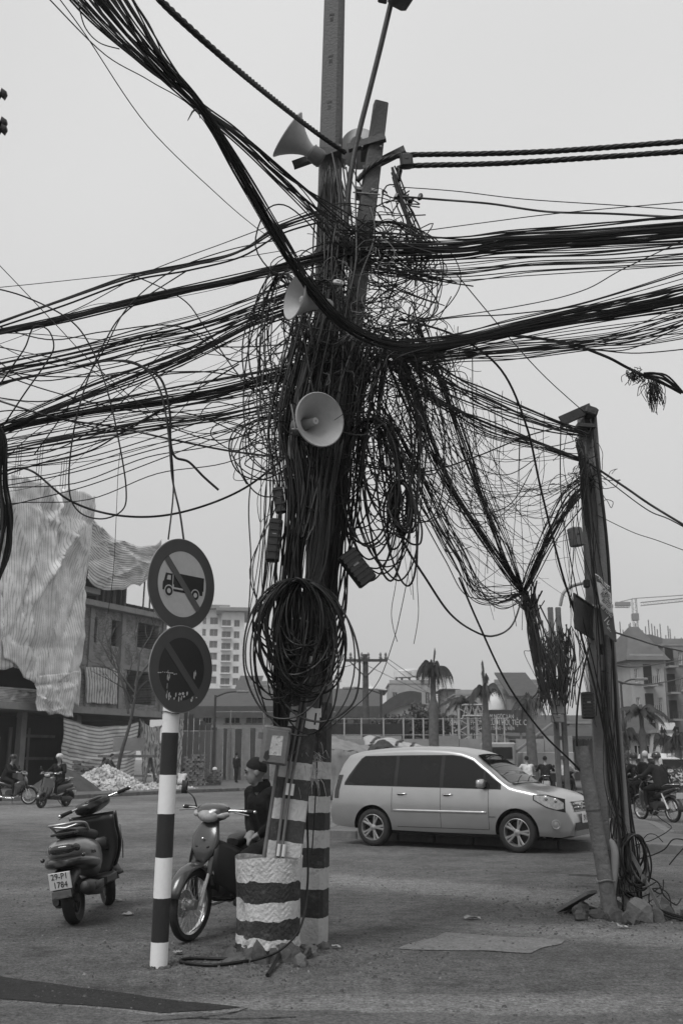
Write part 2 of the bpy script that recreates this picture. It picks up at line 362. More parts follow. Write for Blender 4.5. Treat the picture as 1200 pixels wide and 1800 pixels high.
# traffic island behind the silver car, with its kerb stones
mat('kerb_stone', .14, .9, .25, 5, .6, 40, dirt=.6, dirt_v=.07)
mat('paving', .10, .9, .25, 2, .5, 30, dirt=.5, dirt_v=.14)
def raised(name, pts, h, front, stone_len, m_top='paving'):
    """raised pavement; pts: outline of the top (photo pixels), front: outline edges that carry kerb stones"""
    top = [G(px, py, h) for px, py in pts]; n = len(top); mb = MB()
    ctr = sum(top, Vector()) / n
    inn = [p + (ctr - p).normalized() * .16 for p in top]
    mb.add([(p.x, p.y, h - .012) for p in inn] + [(p.x, p.y, -.05) for p in inn], [tuple(range(n))] + [(i, (i+1)%n, n+(i+1)%n, n+i) for i in range(n)])
    o = tag(mb.build(name, m_top), kind='structure')
    sm = None
    for i in front:
        a, b = top[i], top[(i+1) % n]; Ln = (b - a).length; k = max(1, round(Ln / stone_len)); d = (b - a) / k; an = math.atan2(d.y, d.x)
        for j in range(k):
            c = a + d * (j + .5); inward = (ctr - c); s = 1 if (Vector((-d.y, d.x, 0)).dot(inward) > 0) else -1
            nrm = Vector((-d.y, d.x, 0)).normalized() * s
            q = MB().rbox((0,0,0), (d.length - .02, .2, h + .05), .02)
            st = q.build('kerb_stone', 'kerb_stone', o)
            st.location = (c.x + nrm.x * .1 + random.uniform(-.008,.008), c.y + nrm.y * .1, h / 2 - .02 + random.uniform(-.008, .006)); st.rotation_euler = (random.uniform(-.015,.015), random.uniform(-.01,.01), an + random.uniform(-.008,.008))
    return o
raised('traffic_island', [(556,1458),(700,1464),(900,1474),(1060,1480),(1215,1487),(1275,1484),(1262,1475),(1186,1461),(1152,1444),(1110,1437),(900,1431),(600,1442)], .14, [0,1,2,3,4,7,8,11], .8)
raised('pavement', [(100,1399),(215,1393),(330,1388),(420,1385),(560,1384),(900,1384),(1300,1384),(1300,1366),(700,1362),(430,1362),(250,1360),(-150,1366),(-150,1404)], .15, [12,0,1,2,3,4], 1.0)

# loose stones lying about
def pebbles(name, spots, m_, lab):
    mb = MB()
    for (x, y, r, s) in spots:
        rg = random.Random(s); n = 5
        vs = [(x + r*rg.uniform(.7,1.2)*cos(2*pi*k/n), y + r*rg.uniform(.7,1.2)*sin(2*pi*k/n), .0) for k in range(n)]
        vs += [(x + .55*r*rg.uniform(.7,1.2)*cos(2*pi*k/n+.3), y + .55*r*rg.uniform(.7,1.2)*sin(2*pi*k/n+.3), r*rg.uniform(.5,.9)) for k in range(n)]
        mb.add(vs, [(k, (k+1)%n, n+(k+1)%n, n+k) for k in range(n)] + [tuple(range(n, 2*n))])
    return tag(mb.build(name, m_), lab, 'gravel', kind='stuff')
mat('stone_mid', .085, .9, .5, 3, .5, 60); mat('stone_pale', .16, .9, .4, 3, .5, 60)
sp = []
rg = random.Random(3)
for i in range(5200):
    y = 5.6 + 9 * rg.random() ** 1.5; x = rg.uniform(-.36, .36) * y
    dens = mnoise.noise(Vector((x * .9, y * .9, 1.7))) + .25 * mnoise.noise(Vector((x * 3, y * 3, 4)))
    if dens < rg.uniform(-.35, .35): continue
    sp.append((x, y, rg.choice((.004,.005,.006,.007,.009,.013)) * rg.uniform(.8, 1.5), i))
b0 = G(500, 1680)
for i in range(900):
    a = rg.uniform(0, 2*pi); d = abs(rg.gauss(0, .45)) + .25; sp.append((b0.x + 1.3*d*cos(a), b0.y + d*sin(a), rg.uniform(.004, .016), 9000+i))
b1 = G(1085, 1610)
for i in range(700):
    a = rg.uniform(0, 2*pi); d = abs(rg.gauss(0, .6)) + .1; sp.append((b1.x + 1.3*d*cos(a), b1.y + d*sin(a), rg.uniform(.004, .018), 19000+i))
pebbles('gravel', [s for s in sp if s[3] % 7], 'stone_mid', 'loose dark gravel strewn over the foreground')
pebbles('pale_gravel', [s for s in sp if s[3] % 7 == 0], 'stone_pale', 'pale stone chips and crumbs strewn over the foreground')

# litter
mat('paper', .3, .9, .2, 9)
for px, py, w_, l_, lab in ((830,1617,.05,.11,'rolled white paper scrap on the road near the concrete patch'), (225,1609,.05,.07,'crumpled pale scrap on the ground right of the scooter'), (313,1678,.04,.05,'small white scrap beside the sign post foot'), (208,1585,.05,.06,'flat pale scrap behind the sign post and scooter'), (590,1668,.03,.05,'tiny white scrap by the tall banded pole'), (1095,1632,.03,.08,'white scrap in front of the right-hand rubble mound')):
    q = G(px,py); mb = MB(); rg = random.Random(px); mb.grid(lambda u, v: (q.x+(u-.5)*l_*1.4+rg.gauss(0,.004), q.y+(v-.5)*w_*1.6+rg.gauss(0,.004), .012+.02*abs(rg.gauss(0,.6))), 4, 3); tag(mb.build('paper_scrap','paper',smooth=60), lab, 'litter')
def scrap(seed, w_, h_, n=14):
    rg = random.Random(seed); return [(w_*.5*cos(2*pi*k/n)*rg.uniform(.75,1.15) , h_*.5*sin(2*pi*k/n)*rg.uniform(.75,1.15)) for k in range(n)]
# ---------------------------------------------------------------- poles
def loft(mb, rings, mi=0, cap=True):
    n = len(rings[0]); o = [p for r in rings for p in r]
    fs = [(i*n+j, i*n+(j+1)%n, (i+1)*n+(j+1)%n, (i+1)*n+j) for i in range(len(rings)-1) for j in range(n)]
    if cap: fs += [tuple(range(n-1,-1,-1)), tuple((len(rings)-1)*n+j for j in range(n))]
    mb.add(o, fs, mi); return mb
def rect_ring(w_, d, c, z): return [(-w_/2+c,-d/2,z),(w_/2-c,-d/2,z),(w_/2,-d/2+c,z),(w_/2,d/2-c,z),(w_/2-c,d/2,z),(-w_/2+c,d/2,z),(-w_/2,d/2-c,z),(-w_/2,-d/2+c,z)]
def pole_frame(base, top, roll=0):
    """empty frame: local z runs from base to top"""
    d = Vector(top) - Vector(base); q = d.to_track_quat('Z', 'Y')
    e = (Matrix.Rotation(roll, 3, d.normalized()) @ Vector((1,0,0)))
    x = (Vector((cos(roll), sin(roll), 0))); z = d.normalized(); x = (x - z*x.dot(z)).normalized(); y = z.cross(x)
    return Matrix((x, y, z)).transposed().to_euler(), d.length

# tall pole behind, painted in bands below
TB = G(546, 1652); TT = P(589, -40, 8.9); TB.y = 8.75; TB = Vector((P(546,1648,8.75).x, 8.75, 0))
rot, TL = pole_frame(TB, TT, R(-14))
tall = thing('utility_pole', 'tall square concrete utility pole rising out of the top of the picture', 'utility pole', TB, rot=rot)
def zat(py, Y): return P(600, py, Y).z
ed = [zat(p, 8.75) for p in (1612, 1562, 1524, 1490, 1460, 1428, 1400, 1370, 1340)]
bands('tall_pole_paint', .42, .028, ed, first_dark=False, wear=.8, top=zat(1190, 8.75), topv=.105, wobble=.012)
mb = MB()
hs = [0, .5, 1, 2, 3, 4, 5, 6, 7, 8, TL]
loft(mb, [rect_ring(.245 - .055*h/TL, .235 - .05*h/TL, .03, h) for h in hs])
mb.build('shaft', 'tall_pole_paint', tall)
for py in (100, 26, 182):  # climbing slots
    h = (zat(py, 8.8)) / cos(.02)
    MB().box((.0, -.5*(.235-.05*h/TL), h), (.05, .006, .022)).box((0, -.5*(.235-.05*h/TL), h-.06), (.035, .004, .05)).build('slot', 'dark_concrete', tall)
MB().box((.03, -.119, zat(1225, 8.75)), (.09, .006, .36)).build('paper_notice', 'white_paint', tall)
for k, (s_, py) in enumerate((('1', 1285), ('2', 1300))):
    pass
mat('stencil_black', .012, .8, 0)
for py, s_ in ((1283, '42'),):
    text('number', s_, .16, 'stencil_black', tall, Matrix.Translation((.0, -.1225, zat(py, 8.7))) @ Matrix.Rotation(R(90), 4, 'X'))

# leaning pole in front, in a basket-cast concrete footing
LB = Vector((P(474, 1660, 8.25).x, 8.25, 0)); LT = P(667, 188, 8.55)
rot, LL = pole_frame(LB, LT, R(12))
ed = [zat(p, 8.25) for p in (1510, 1478, 1440, 1403, 1368, 1338)]
bands('lean_pole_paint', .45, .045, ed, first_dark=True, wear=.85, top=zat(1275, 8.25), topv=.075, wobble=.012)
lean = thing('utility_pole', 'short concrete utility pole leaning to the right out of a basket-cast footing', 'utility pole', LB, rot=rot)
mb = MB()
def lw(h): return .30 - .16*h/LL
# H-section concrete pole: two flanges and a recessed web with openings
hs = [0, .6, 1.2, 1.8, 2.4, 3, 3.6, 4.2, 5, 6, 7, LL]
loft(mb, [[(x, y - .045, z) for x, y, z in rect_ring(lw(h)*.98, .1, .012, h)] for h in hs])
mb.build('shaft', 'lean_pole_paint', lean)
mb = MB()
loft(mb, [[(x + lw(h)*.32, y + .045, z) for x, y, z in rect_ring(lw(h)*.42, .1, .012, h)] for h in hs])
mb.build('rear_flange', 'lean_pole_paint', lean)
for s_, dx in (('C', -.085), ('-1', .085)):
    MB().prism([(x+dx, y) for x, y in ((-.055,-.08),(-.02,-.09),(.03,-.082),(.058,-.09),(.06,-.02),(.052,.04),(.06,.085),(.01,.078),(-.03,.09),(-.06,.08),(-.052,.01))], .003, Matrix.Translation((0,-.098,1.80)) @ Matrix.Rotation(R(90),4,'X')).build('white_patch', 'white_paint', lean)
    text('letter', s_, .14, 'stencil_black', lean, Matrix.Translation((dx, -.1025, 1.79)) @ Matrix.Rotation(R(90), 4, 'X'))
# two conduits up the face
mat('conduit', .13, .6, .3, 8, dirt=.5, dirt_v=.06)
for dx in (-.035, .005):
    pth = cr([(dx*.9-.03, -.112, .55), (dx-.03, -.114, 1.2), (dx, -.113, 1.75), (dx+.01, -.112, 2.1), (dx+.015, -.11, 2.5)], 6)
    c = MB().tube(pth, .012, 8).build('conduit', 'conduit', lean, smooth=40)
    for h in (.72, 1.18, 2.2): MB().tube([(dx-.028+h*.012, -.113, h), (dx-.028+h*.012, -.113, h+.09)], .0165, 8).build('coupler', 'white_paint', c, smooth=40)
# earthing pipe up the left edge
MB().tube([(-.16, -.09, .5), (-.15, -.075, 1.0), (-.14, -.07, 1.7), (-.125, -.06, 2.5)], .015, 8).build('side_pipe', 'conduit', lean, smooth=40)
# meter box with a torn sticker
mat('box_grey', .16, .6, .2, 8, .15, 40, dirt=.6, dirt_v=.09)
mbx = thing('meter_box', 'grey steel meter box with torn sticker strapped to the leaning pole', 'meter box', P(484, 1310, 8.05), rot=(R(4), R(7), R(8)))
MB().rbox((0, 0, 0), (.215, .13, .29), .018).build('case', 'box_grey', mbx, smooth=30)
MB().rbox((0, -.069, -.004), (.18, .012, .25), .012).build('lid', 'box_grey', mbx, smooth=30)
FX = Matrix.Rotation(R(90), 4, 'X')
mat('sticker', .5, .7, .3, 20, dirt=.95, dirt_v=.03, dirt_scale=22)
MB().prism([(-.045,-.075),(.05,-.07),(.045,.08),(-.04,.075)], .0015, Matrix.Translation((.0,-.0752,0)) @ FX).build('sticker', 'sticker', mbx)
MB().prism(scrap(4,.05,.08), .001, Matrix.Translation((-.06,-.0752,-.08)) @ FX).build('torn_label', 'dark_steel', mbx)
MB().box((-.125, 0, .06), (.04, .03, .05)).build('hinge', 'box_grey', mbx)
for z in (.08, -.08): MB().box((.113, -.03, z), (.012, .05, .03)).build('latch', 'dark_steel', mbx)
# footing: concrete cast in a woven basket
mat_w = bands('basket_paint', .5, .03, [.085, .15, .27, .41, .545], first_dark=True, wear=.85, wobble=.06, bump=.6, nscale=5)
FB = Vector((P(470, 1660, 8.15).x, 8.15, 0))
foot = thing('pole_footing', 'round basket-cast concrete footing painted in rough black and white bands', 'footing', FB)
def bask(u, v):
    an = 2*pi*u; z = .02 + .7*v; r = .255 - .012*sin(v*pi) + .012*(v - .5)
    # herringbone weave left in the concrete by the basket
    cell = .034; a_ = an * .26 / cell; b_ = z / cell
    w1 = (a_ + b_) % 2; col_ = math.floor(a_ * .5) % 2
    t = ((b_ + (a_ if col_ else -a_)) * .8) % 1
    r += .0028 * (abs(t - .5) < .34) + .006 * mnoise.noise(Vector((cos(an)*4, sin(an)*4, z*5)))
    dent = math.exp(-((an - R(205))/.3)**2 - ((z-.28)/.2)**2); r -= .07*dent
    if v < .12: r += .03 * mnoise.noise(Vector((cos(an)*6, sin(an)*6, z*9)))
    return (r*cos(an), r*sin(an)*.9, z + .012*sin(an*3))
mb = MB(); mb.grid(bask, 220, 84); mb.build('shell', 'basket_paint', foot, smooth=60)
mb = MB(); mb.lathe([(.235, .70), (.16, .712), (.0, .70)], 24); mb.build('infill', 'old_concrete', foot, smooth=40)
mat('rubble', .07, .95, .5, 6, .8, 30)
def rock(name, loc, r, seed, m_='rubble', parent=None, lab=None, grp=None):
    mb = MB().ball((0,0,r[2]*.6), r, 9, 6, rot=(seed*.7, seed*.3, seed), jit=.16, seed=seed)
    o = mb.build(name, m_, parent, smooth=25); o.location = loc
    if lab: tag(o, lab, 'rock', grp)
    return o
for k in range(11):   # crumbled skirt of the footing
    a = R(180 + 17*k); rr = .25 + .03*(k % 3); rock('crumbled_lump', (rr*cos(a)*1.05, rr*sin(a)*.9, -.01), (.085+.03*(k%3), .07, .028+.008*(k%2)), 20+k, 'rubble', foot)
mat('cobble', .12, .9, .4, 7, .6, 40)
for (px, py, r, lab) in ((497,1686,(.075,.05,.055),'squarish pale rock on the ground in front of the footing'), (528,1700,(.07,.055,.045),'flat grey rock nearest the camera below the footing'), (546,1680,(.065,.05,.05),'rounded rock at the foot of the tall banded pole'), (570,1668,(.04,.04,.03),'small dark rock just right of the tall banded pole')):
    rock('rock', G(px, py), r, px, 'cobble', None, lab)

# straw tuft stuffed between the two poles
mb = MB(); rg = random.Random(5); c0 = P(533, 1335, 8.35)
for i in range(130):
    a = c0 + Vector((rg.gauss(0,.06), rg.gauss(0,.04), rg.gauss(0,.09))); d = Vector((rg.gauss(0,.5), rg.gauss(-.3,.4), rg.gauss(-.5,.9))).normalized()*rg.uniform(.08,.22)
    mb.tube([a, a + d*.5 + Vector((0,0,.02)), a + d + Vector((0,0,-.05))], [.003,.003,.001], 4)
mat('straw', .30, .9, .4, 4)
tag(mb.build('straw_tuft', 'straw'), 'dry straw tuft wedged between the two banded poles', 'straw', kind='stuff')

# steel cross arms on the pole heads
def angle_iron(mb, a, b, w_=.06, t=.006, up=(0,0,1)):
    a, b = Vector(a), Vector(b); d = (b-a); Ln = d.length; z = d.normalized(); x = Vector(up).cross(z).normalized(); y = z.cross(x); Rm = Matrix((x, y, z)).transposed()
    c = (a+b)/2; mb.box(c + Rm @ Vector((w_/2,0,0)), (w_, t, Ln), Rm); mb.box(c + Rm @ Vector((t/2, w_/2+t/2+.0005, 0)), (t, w_, Ln), Rm); return mb
def bracket(label, pts, clamp=None):
    t = thing('cross_arm', label, 'bracket', pts[0][0])
    for a, b in pts: angle_iron(MB(), a, b).build('angle_bar', 'dark_steel', t, world=True)
    if clamp:
        c, s_, rot_ = clamp
        MB().box(c, s_, rot_).build('clamp_band', 'dark_steel', t, world=True)
        for dx in (-.5, .5):
            p = Vector(c) + Vector((dx*s_[0]*.9, -s_[1]*.55, 0)); MB().tube([p + Vector((0,-.05,0)), p + Vector((0,.06,0))], .009, 6).build('bolt', 'galvanised', t, world=True)
    return t
bracket('rusty angle-iron cross arm clamped to the tall pole below the upper loudspeaker', [(P(516,292,8.62), P(600,262,8.58)), (P(560,268,8.95), P(606,292,8.9))], (P(577,276,8.8), (.26,.27,.05), None))
bracket('perforated angle-iron arm bolted across the head of the leaning pole', [(P(612,262,8.42), P(678,243,8.38)), (P(640,300,8.75), P(712,264,8.6))], (P(652,272,8.55), (.2,.17,.05), None))
t = thing('steel_strap', 'narrow steel strap round the leaning pole under its cross arm', 'strap', P(643,342,8.5))
MB().box(P(643,342,8.52), (.21,.2,.03), (0,R(8),0)).build('band', 'galvanised', t, world=True)
MB().tube([P(620,338,8.4), P(668,342,8.4)], .008, 6).build('bolt', 'galvanised', t, world=True)

# street lamp arm on the pole head
la = thing('street_lamp', 'thin curved lamp arm rising past the top of the leaning pole', 'street lamp', P(598,470,8.5))
MB().tube(cr([P(597,500,8.42), P(606,420,8.42), P(614,320,8.42), P(628,245,8.42), P(648,165,8.35), P(668,85,8.25), P(687,5,8.15), P(695,-25,8.1)], 6), [.026]*43, 10).build('arm', 'dark_steel', la, smooth=40, world=True)
c = P(706, -6, 8.0); MB().rbox(c, (.2,.3,.09), .03, (R(10),R(15),R(20))).build('lamp_head', 'dark_steel', la, smooth=40, world=True)
MB().rbox(P(672,-2,8.15), (.09,.1,.03), .01, (0,R(15),0)).build('bracket_plate', 'dark_steel', la, world=True)
for py in (463, 500): MB().tube([P(590,py,8.44), P(606,py,8.44)], .03, 10).build('collar', 'galvanised', la, smooth=40, world=True)

# ---------------------------------------------------------------- horn loudspeakers
def horn(label, mouth, throat_dir, R0=.22, Ln=.38, arm=None):
    """re-entrant horn: mouth centre, direction from mouth into the throat"""
    t = thing('horn_loudspeaker', label, 'loudspeaker', mouth)
    M = lookM(mouth, throat_dir); iv = Matrix.Translation(Vector(mouth)).inverted()
    M = iv @ M
    pr = [(R0*1.0, 0), (R0*1.03, .004), (R0*1.03, .012)]
    for i in range(1, 11):
        s_ = i / 10; pr.append((R0*(.24 + .76*(1-s_)**1.7), .012 + Ln*.68*s_))
    inner = [(max(r_-.006, .01), h) for r_, h in pr[3:]]
    mb = MB().lathe(pr, 40, M); mb.build('bell', 'horn_grey', t, smooth=50)
    mb = MB().lathe([(R0*.995, .002)] + inner + [(.0, inner[-1][1])], 40, M); mb.build('bell_lining', 'horn_grey', t, smooth=50)
    MB().lathe([(.0, Ln*.18), (.026, Ln*.18), (.03, Ln*.2), (.036, Ln*.45), (.05, Ln*.68)], 20, M).build('reflector', 'horn_grey', t, smooth=40)
    MB().lathe([(.009,Ln*.176),(.0,Ln*.176)], 10, M).build('screw', 'galvanised', t)
    MB().lathe([(R0*.26, Ln*.64), (R0*.34, Ln*.68), (R0*.36, Ln*.9), (R0*.3, Ln*.97), (0, Ln)], 24, M).build('driver', 'box_grey', t, smooth=40)
    if arm: 
        a, b = arm; MB().box((a+b)/2, (.035, .012, (a-b).length), (b-a).to_track_quat('Z','Y').to_matrix()).build('mount', 'galvanised', t, world=True)
        MB().tube([b - Vector((.03,0,0)), b + Vector((.03,0,0))], .012, 8).build('pivot', 'galvanised', t, world=True)
    return t
horn('horn loudspeaker on top cross arm tipped up to the left', P(504,236,8.35), Vector((.80,.25,-.50)), .235, .42)
horn('pale horn loudspeaker halfway up the pole facing left', P(516,522,7.55), Vector((.86,.50,-.04)), .186, .36)
horn('large horn loudspeaker lowest on the pole facing the camera', P(563,737,7.72), Vector((-.52,.83,.10)), .222, .40, (P(512,712,7.9), P(519,755,7.9)))
horn('horn loudspeaker mostly hidden behind the two pole heads', P(632,262,9.1), Vector((-.1,-.9,-.4)), .2, .36)

# ---------------------------------------------------------------- no-truck and no-parking signs on their banded post
SB = G(279, 1700); ST_ = P(303, 1215, SB.y - .02)
rot, SL = pole_frame(SB, ST_)
post = thing('sign_post', 'round steel sign post painted in black and white bands', 'sign post', SB, rot=rot)
ed = [zat(p, SB.y) for p in (1655, 1578, 1508, 1430, 1362, 1290)]
bands('sign_post_paint', .7, .022, ed, first_dark=False, wear=.12, bump=.12, wobble=.004, rough=.5)
MB().tube([(0,0,-.03), (0,0,1), (0,0,SL + .95)], .064, 20).build('tube', 'sign_post_paint', post, smooth=40)
mb = MB(); rg = random.Random(8)
for k in range(26): a = rg.uniform(0,2*pi); mb.ball((.075*cos(a), .075*sin(a), .004), (rg.uniform(.012,.03), rg.uniform(.012,.03), .014), 6, 4, jit=.2, seed=k+1)
mb.build('earth_collar', 'rubble', post)
mat('sign_red', .055, .45, .15, 4, spec=.4, dirt=.25, dirt_v=.04); mat('sign_white', .45, .5, .12, 5, dirt=.3, dirt_v=.3); mat('sign_black', .012, .45, .3, 6)
mat('sign_blue', .017, .4, .25, 3); mat('sign_back', .2, .6, .2)
mat('scratched_blue', .015, .45, .2, 4, dirt=.75, dirt_v=.4, dirt_scale=26)
def sign(label, px, py, dia, Y):
    c = P(px, py, Y); nrm = Vector((sin(R(53)), -cos(R(53)), -.02))
    t = thing('road_sign', label, 'road sign', c); r = dia/2
    M = lookM((0,0,0), nrm)       # local x to the sign's right as read, y up, z to the reader
    def at(z): return M @ Matrix.Translation((0,0,z))
    MB().lathe([(0,-.004),(r,-.004),(r+.002,0),(r,.004),(0,.004)], 56, M).build('plate', 'sign_back', t, smooth=30)
    MB().lathe([(r*.72,.006),(r*.985,.006),(r*.985,.0045),(r*.72,.0045)], 64, M, closed=True).build('rim', 'sign_red', t)
    for z in (.25, -.25): MB().box(M @ Vector((0, z*dia, -.025)), (.16,.03,.04), M.to_3x3()).build('clamp', 'galvanised', t)
    return t, M, r, at
sY = SB.y - .02
t, M, r, at = sign('round no-trucks sign, the upper of two discs on the banded post', 320, 1027, .705, sY - .14)
MB().lathe([(0,.0055),(r*.735,.0055)], 56, M).build('face', 'sign_white', t)
k = r * .72 / 1.0
def tp(pts, z, nm, m_): MB().prism([(x*k, y*k) for x, y in pts], .001, at(z)).build(nm, m_, t)
lor = t
tp([(-.80,-.16),(-.80,-.02),(-.76,.02),(-.70,.26),(-.42,.26),(-.42,-.12),(.86,-.12),(.86,-.26),(-.34,-.26),(-.80,-.26)], .0062, 'lorry_cab', 'sign_black')
tp([(-.38,.30),(.90,.30),(.90,-.12),(-.38,-.12)], .0066, 'lorry_box', 'sign_black')
tp([(-.655,.06),(-.62,.20),(-.5,.20),(-.5,.06)], .0078, 'lorry_window', 'sign_white')
tp([(-.41,-.06),(-.36,-.06),(-.36,-.14),(.3,-.14),(.3,-.19),(-.41,-.19)], .0082, 'chassis_line', 'sign_white')
for cx in (-.55, .55):
    MB().disc(.185*k, 24, at(.0086) @ Matrix.Translation((cx*k, -.27*k, 0))).build('wheel_gap', 'sign_white', t)
    MB().disc(.15*k, 24, at(.0092) @ Matrix.Translation((cx*k, -.27*k, 0))).build('wheel_tyre', 'sign_black', t)
    MB().disc(.075*k, 20, at(.0098) @ Matrix.Translation((cx*k, -.27*k, 0))).build('wheel_hub', 'sign_white', t)
mat('slash_grey', .085, .45, .15, 5)
MB().box(at(.0108) @ Vector((0,0,0)), (r*.15, r*1.46, .0012), (M @ Matrix.Rotation(R(45), 4, 'Z')).to_3x3()).build('slash', 'slash_grey', t)
t, M, r, at = sign('round faded no-parking sign, the lower of two discs on the banded post', 319, 1176, .655, sY - .125)
MB().lathe([(0,.0055),(r*.735,.0055)], 56, M).build('face', 'sign_blue', t)
MB().box(at(.0072).translation, (r*.17, r*1.46, .0012), (M @ Matrix.Rotation(R(45), 4, 'Z')).to_3x3()).build('slash', 'sign_red', t)
rg = random.Random(11)       # scraped paint: bare chips on the face
for i in range(46):
    if i < 14: x, y, a, b = rg.choice((-.42,.42)) + rg.gauss(0,.02), rg.uniform(-.75,.1), .008, rg.uniform(.02,.07)
    elif i < 36: x, y, a, b = rg.uniform(-.45,.5), -.7 + abs(rg.gauss(0,.08)), rg.uniform(.01,.03), rg.uniform(.015,.05)
    else: x, y, a, b = -.72 + .06*(i-36), -.12 + rg.gauss(0,.008), rg.uniform(.015,.035), .009
    a, b = a*.55, b*.6; MB().prism([(x*r + a*cos(q)*rg.uniform(.5,1)*.9, y*r + b*sin(q)*rg.uniform(.5,1)*.9) for q in [2*pi*n_/7 for n_ in range(7)]], .0006, at(.0088)).build('paint_chip', 'sign_white', t)
# dark wire loop round the post under the signs
a = P(303,1253,sY); tag(MB().tube([a + Vector((.068*cos(q)-.01, .068*sin(q), .01*sin(q*2))) for q in [2*pi*i/18 for i in range(19)]] , .003, 5).build('wire_loop', 'black_cable'), 'thin wire tied round the post below the lower sign', 'wire')
# ---------------------------------------------------------------- silver people carrier
mat('car_silver', .42, .28, .05, 3, metal=.8, spec=.5, coat=.6)
mat('car_glass', .009, .04, .1, 2, spec=.3)
mat('car_black', .012, .5, .2, 6)
mat('car_trim', .5, .3, .1, 6, metal=.7)
def interp(tab, x):
    if x <= tab[0][0]: return tab[0][1]
    for (a, va), (b, vb) in zip(tab, tab[1:]):
        if x <= b:
            t = (x - a) / (b - a); t = t*t*(3-2*t)*.35 + t*.65; return va + (vb - va) * t
    return tab[-1][1]
TOP = [(-2.29,.58),(-2.27,.72),(-2.24,.95),(-2.16,1.25),(-2.06,1.50),(-1.94,1.64),(-1.7,1.70),(-1.2,1.745),(-.6,1.765),(0,1.75),(.35,1.70),(.56,1.635),(.8,1.47),(1.05,1.285),(1.27,1.13),(1.45,1.09),(1.75,1.035),(1.98,.975),(2.10,.925),(2.18,.86),(2.23,.77),(2.27,.64),(2.29,.5)]
BOT = [(-2.29,.5),(-2.25,.36),(-2.15,.30),(-1.7,.27),(0,.25),(1.8,.25),(2.1,.23),(2.24,.26),(2.29,.42)]
def plan(x):
    if x > 1.45: return 1 - .30*((x-1.45)/.84)**3.6
    if x < -1.4: return 1 - .10*((-1.4-x)/.89)**3
    return 1
SIDE = [(.2,.80),(.36,.862),(.55,.882),(.72,.888),(.88,.878),(1.0,.862),(1.08,.845),(1.66,.69),(1.8,.65)]
def hw(x, z): return interp(SIDE, z) * plan(x)
def station(x):
    zt, zb = interp(TOP, x), interp(BOT, x); r = min(.13, .4*(zt-zb)); out = [(0, zb), (.6*hw(x,.3), zb)]
    n = 16
    zs0, zs1 = zb + .03, zt - r
    for i in range(n+1): z = zs0 + (zs1-zs0)*i/n; out.append((hw(x, z), z))
    w1 = hw(x, zs1)
    for i in range(1, 6):
        a = (pi/2)*i/6; out.append((w1 - r*1.15*(1-cos(a)), zs1 + (r-.03)*sin(a)))
    w2, z2 = out[-1]
    for i in range(1, 6): t = i/5; y = w2*(1-t); out.append((y, z2 + (zt - z2)*(1-(1-t)**2)))
    return out
CA = G(912, 1499); CBk = G(663, 1487)
hd = (CA - CBk); hd.z = 0; yaw = math.atan2(hd.y, hd.x); hd.normalize()
nleft = Vector((-hd.y, hd.x, 0))       # car's left; the right side faces the camera
axF = CA + nleft * .76; ctr = axF - hd * 1.33
car = thing('parked_car', 'silver people carrier parked side on beside the traffic island', 'car', (ctr.x, ctr.y, 0), yaw); car.scale = (.955,)*3
xs = [-2.29,-2.275,-2.25,-2.2,-2.13,-2.05,-1.95,-1.82,-1.65,-1.4,-1.1,-.8,-.5,-.2,.1,.35,.5,.6,.75,.9,1.05,1.18,1.28,1.4,1.55,1.7,1.85,1.97,2.06,2.13,2.19,2.24,2.27,2.29]
rings = []
for x in xs:
    h = station(x); rings.append([(x, y, z) for y, z in h] + [(x, -y, z) for y, z in h[-2:0:-1]])
mb = MB(); loft(mb, rings)
body = mb.build('body', ['car_silver', 'car_black'], car)
cut = MB()
for ax in (1.39, -1.36):
    for s_ in (-1, 1): cut.lathe([(.0,-.17),(.385,-.17),(.385,.25),(0,.25)], 32, Matrix.Translation((ax, s_*.82, .335)) @ Matrix.Rotation(R(90),4,'X'))
cu = cut.build('cut', 'car_black'); cu.parent = car
bo = body.modifiers.new('b', 'BOOLEAN'); bo.operation = 'DIFFERENCE'; bo.object = cu; bo.solver = 'EXACT'
try: bo.material_mode = 'TRANSFER'
except Exception: pass
dg = bpy.context.evaluated_depsgraph_get(); me = bpy.data.meshes.new_from_object(body.evaluated_get(dg)); body.modifiers.clear(); body.data = me
bpy.data.objects.remove(cu)
me.polygons.foreach_set('use_smooth', [True]*len(me.polygons)); me.set_sharp_from_angle(angle=R(40))
def side_patch(name, zlo, zhi, xa, xb, s_, off, m_, nu=18, nv=6, parent=car):
    mb = MB()
    def f(u, v):
        x = xa + (xb-xa)*u; z = zlo(x) + (zhi(x)-zlo(x))*v; return (x, s_*(hw(x, z) + off), z)
    mb.grid(f, nu, nv); return mb.build(name, m_, parent, smooth=60)
belt = lambda x: 1.045 - .012*(x)
def wtop(x): return min(1.585 - .02*x*x*.3, interp(TOP, x) - .135)
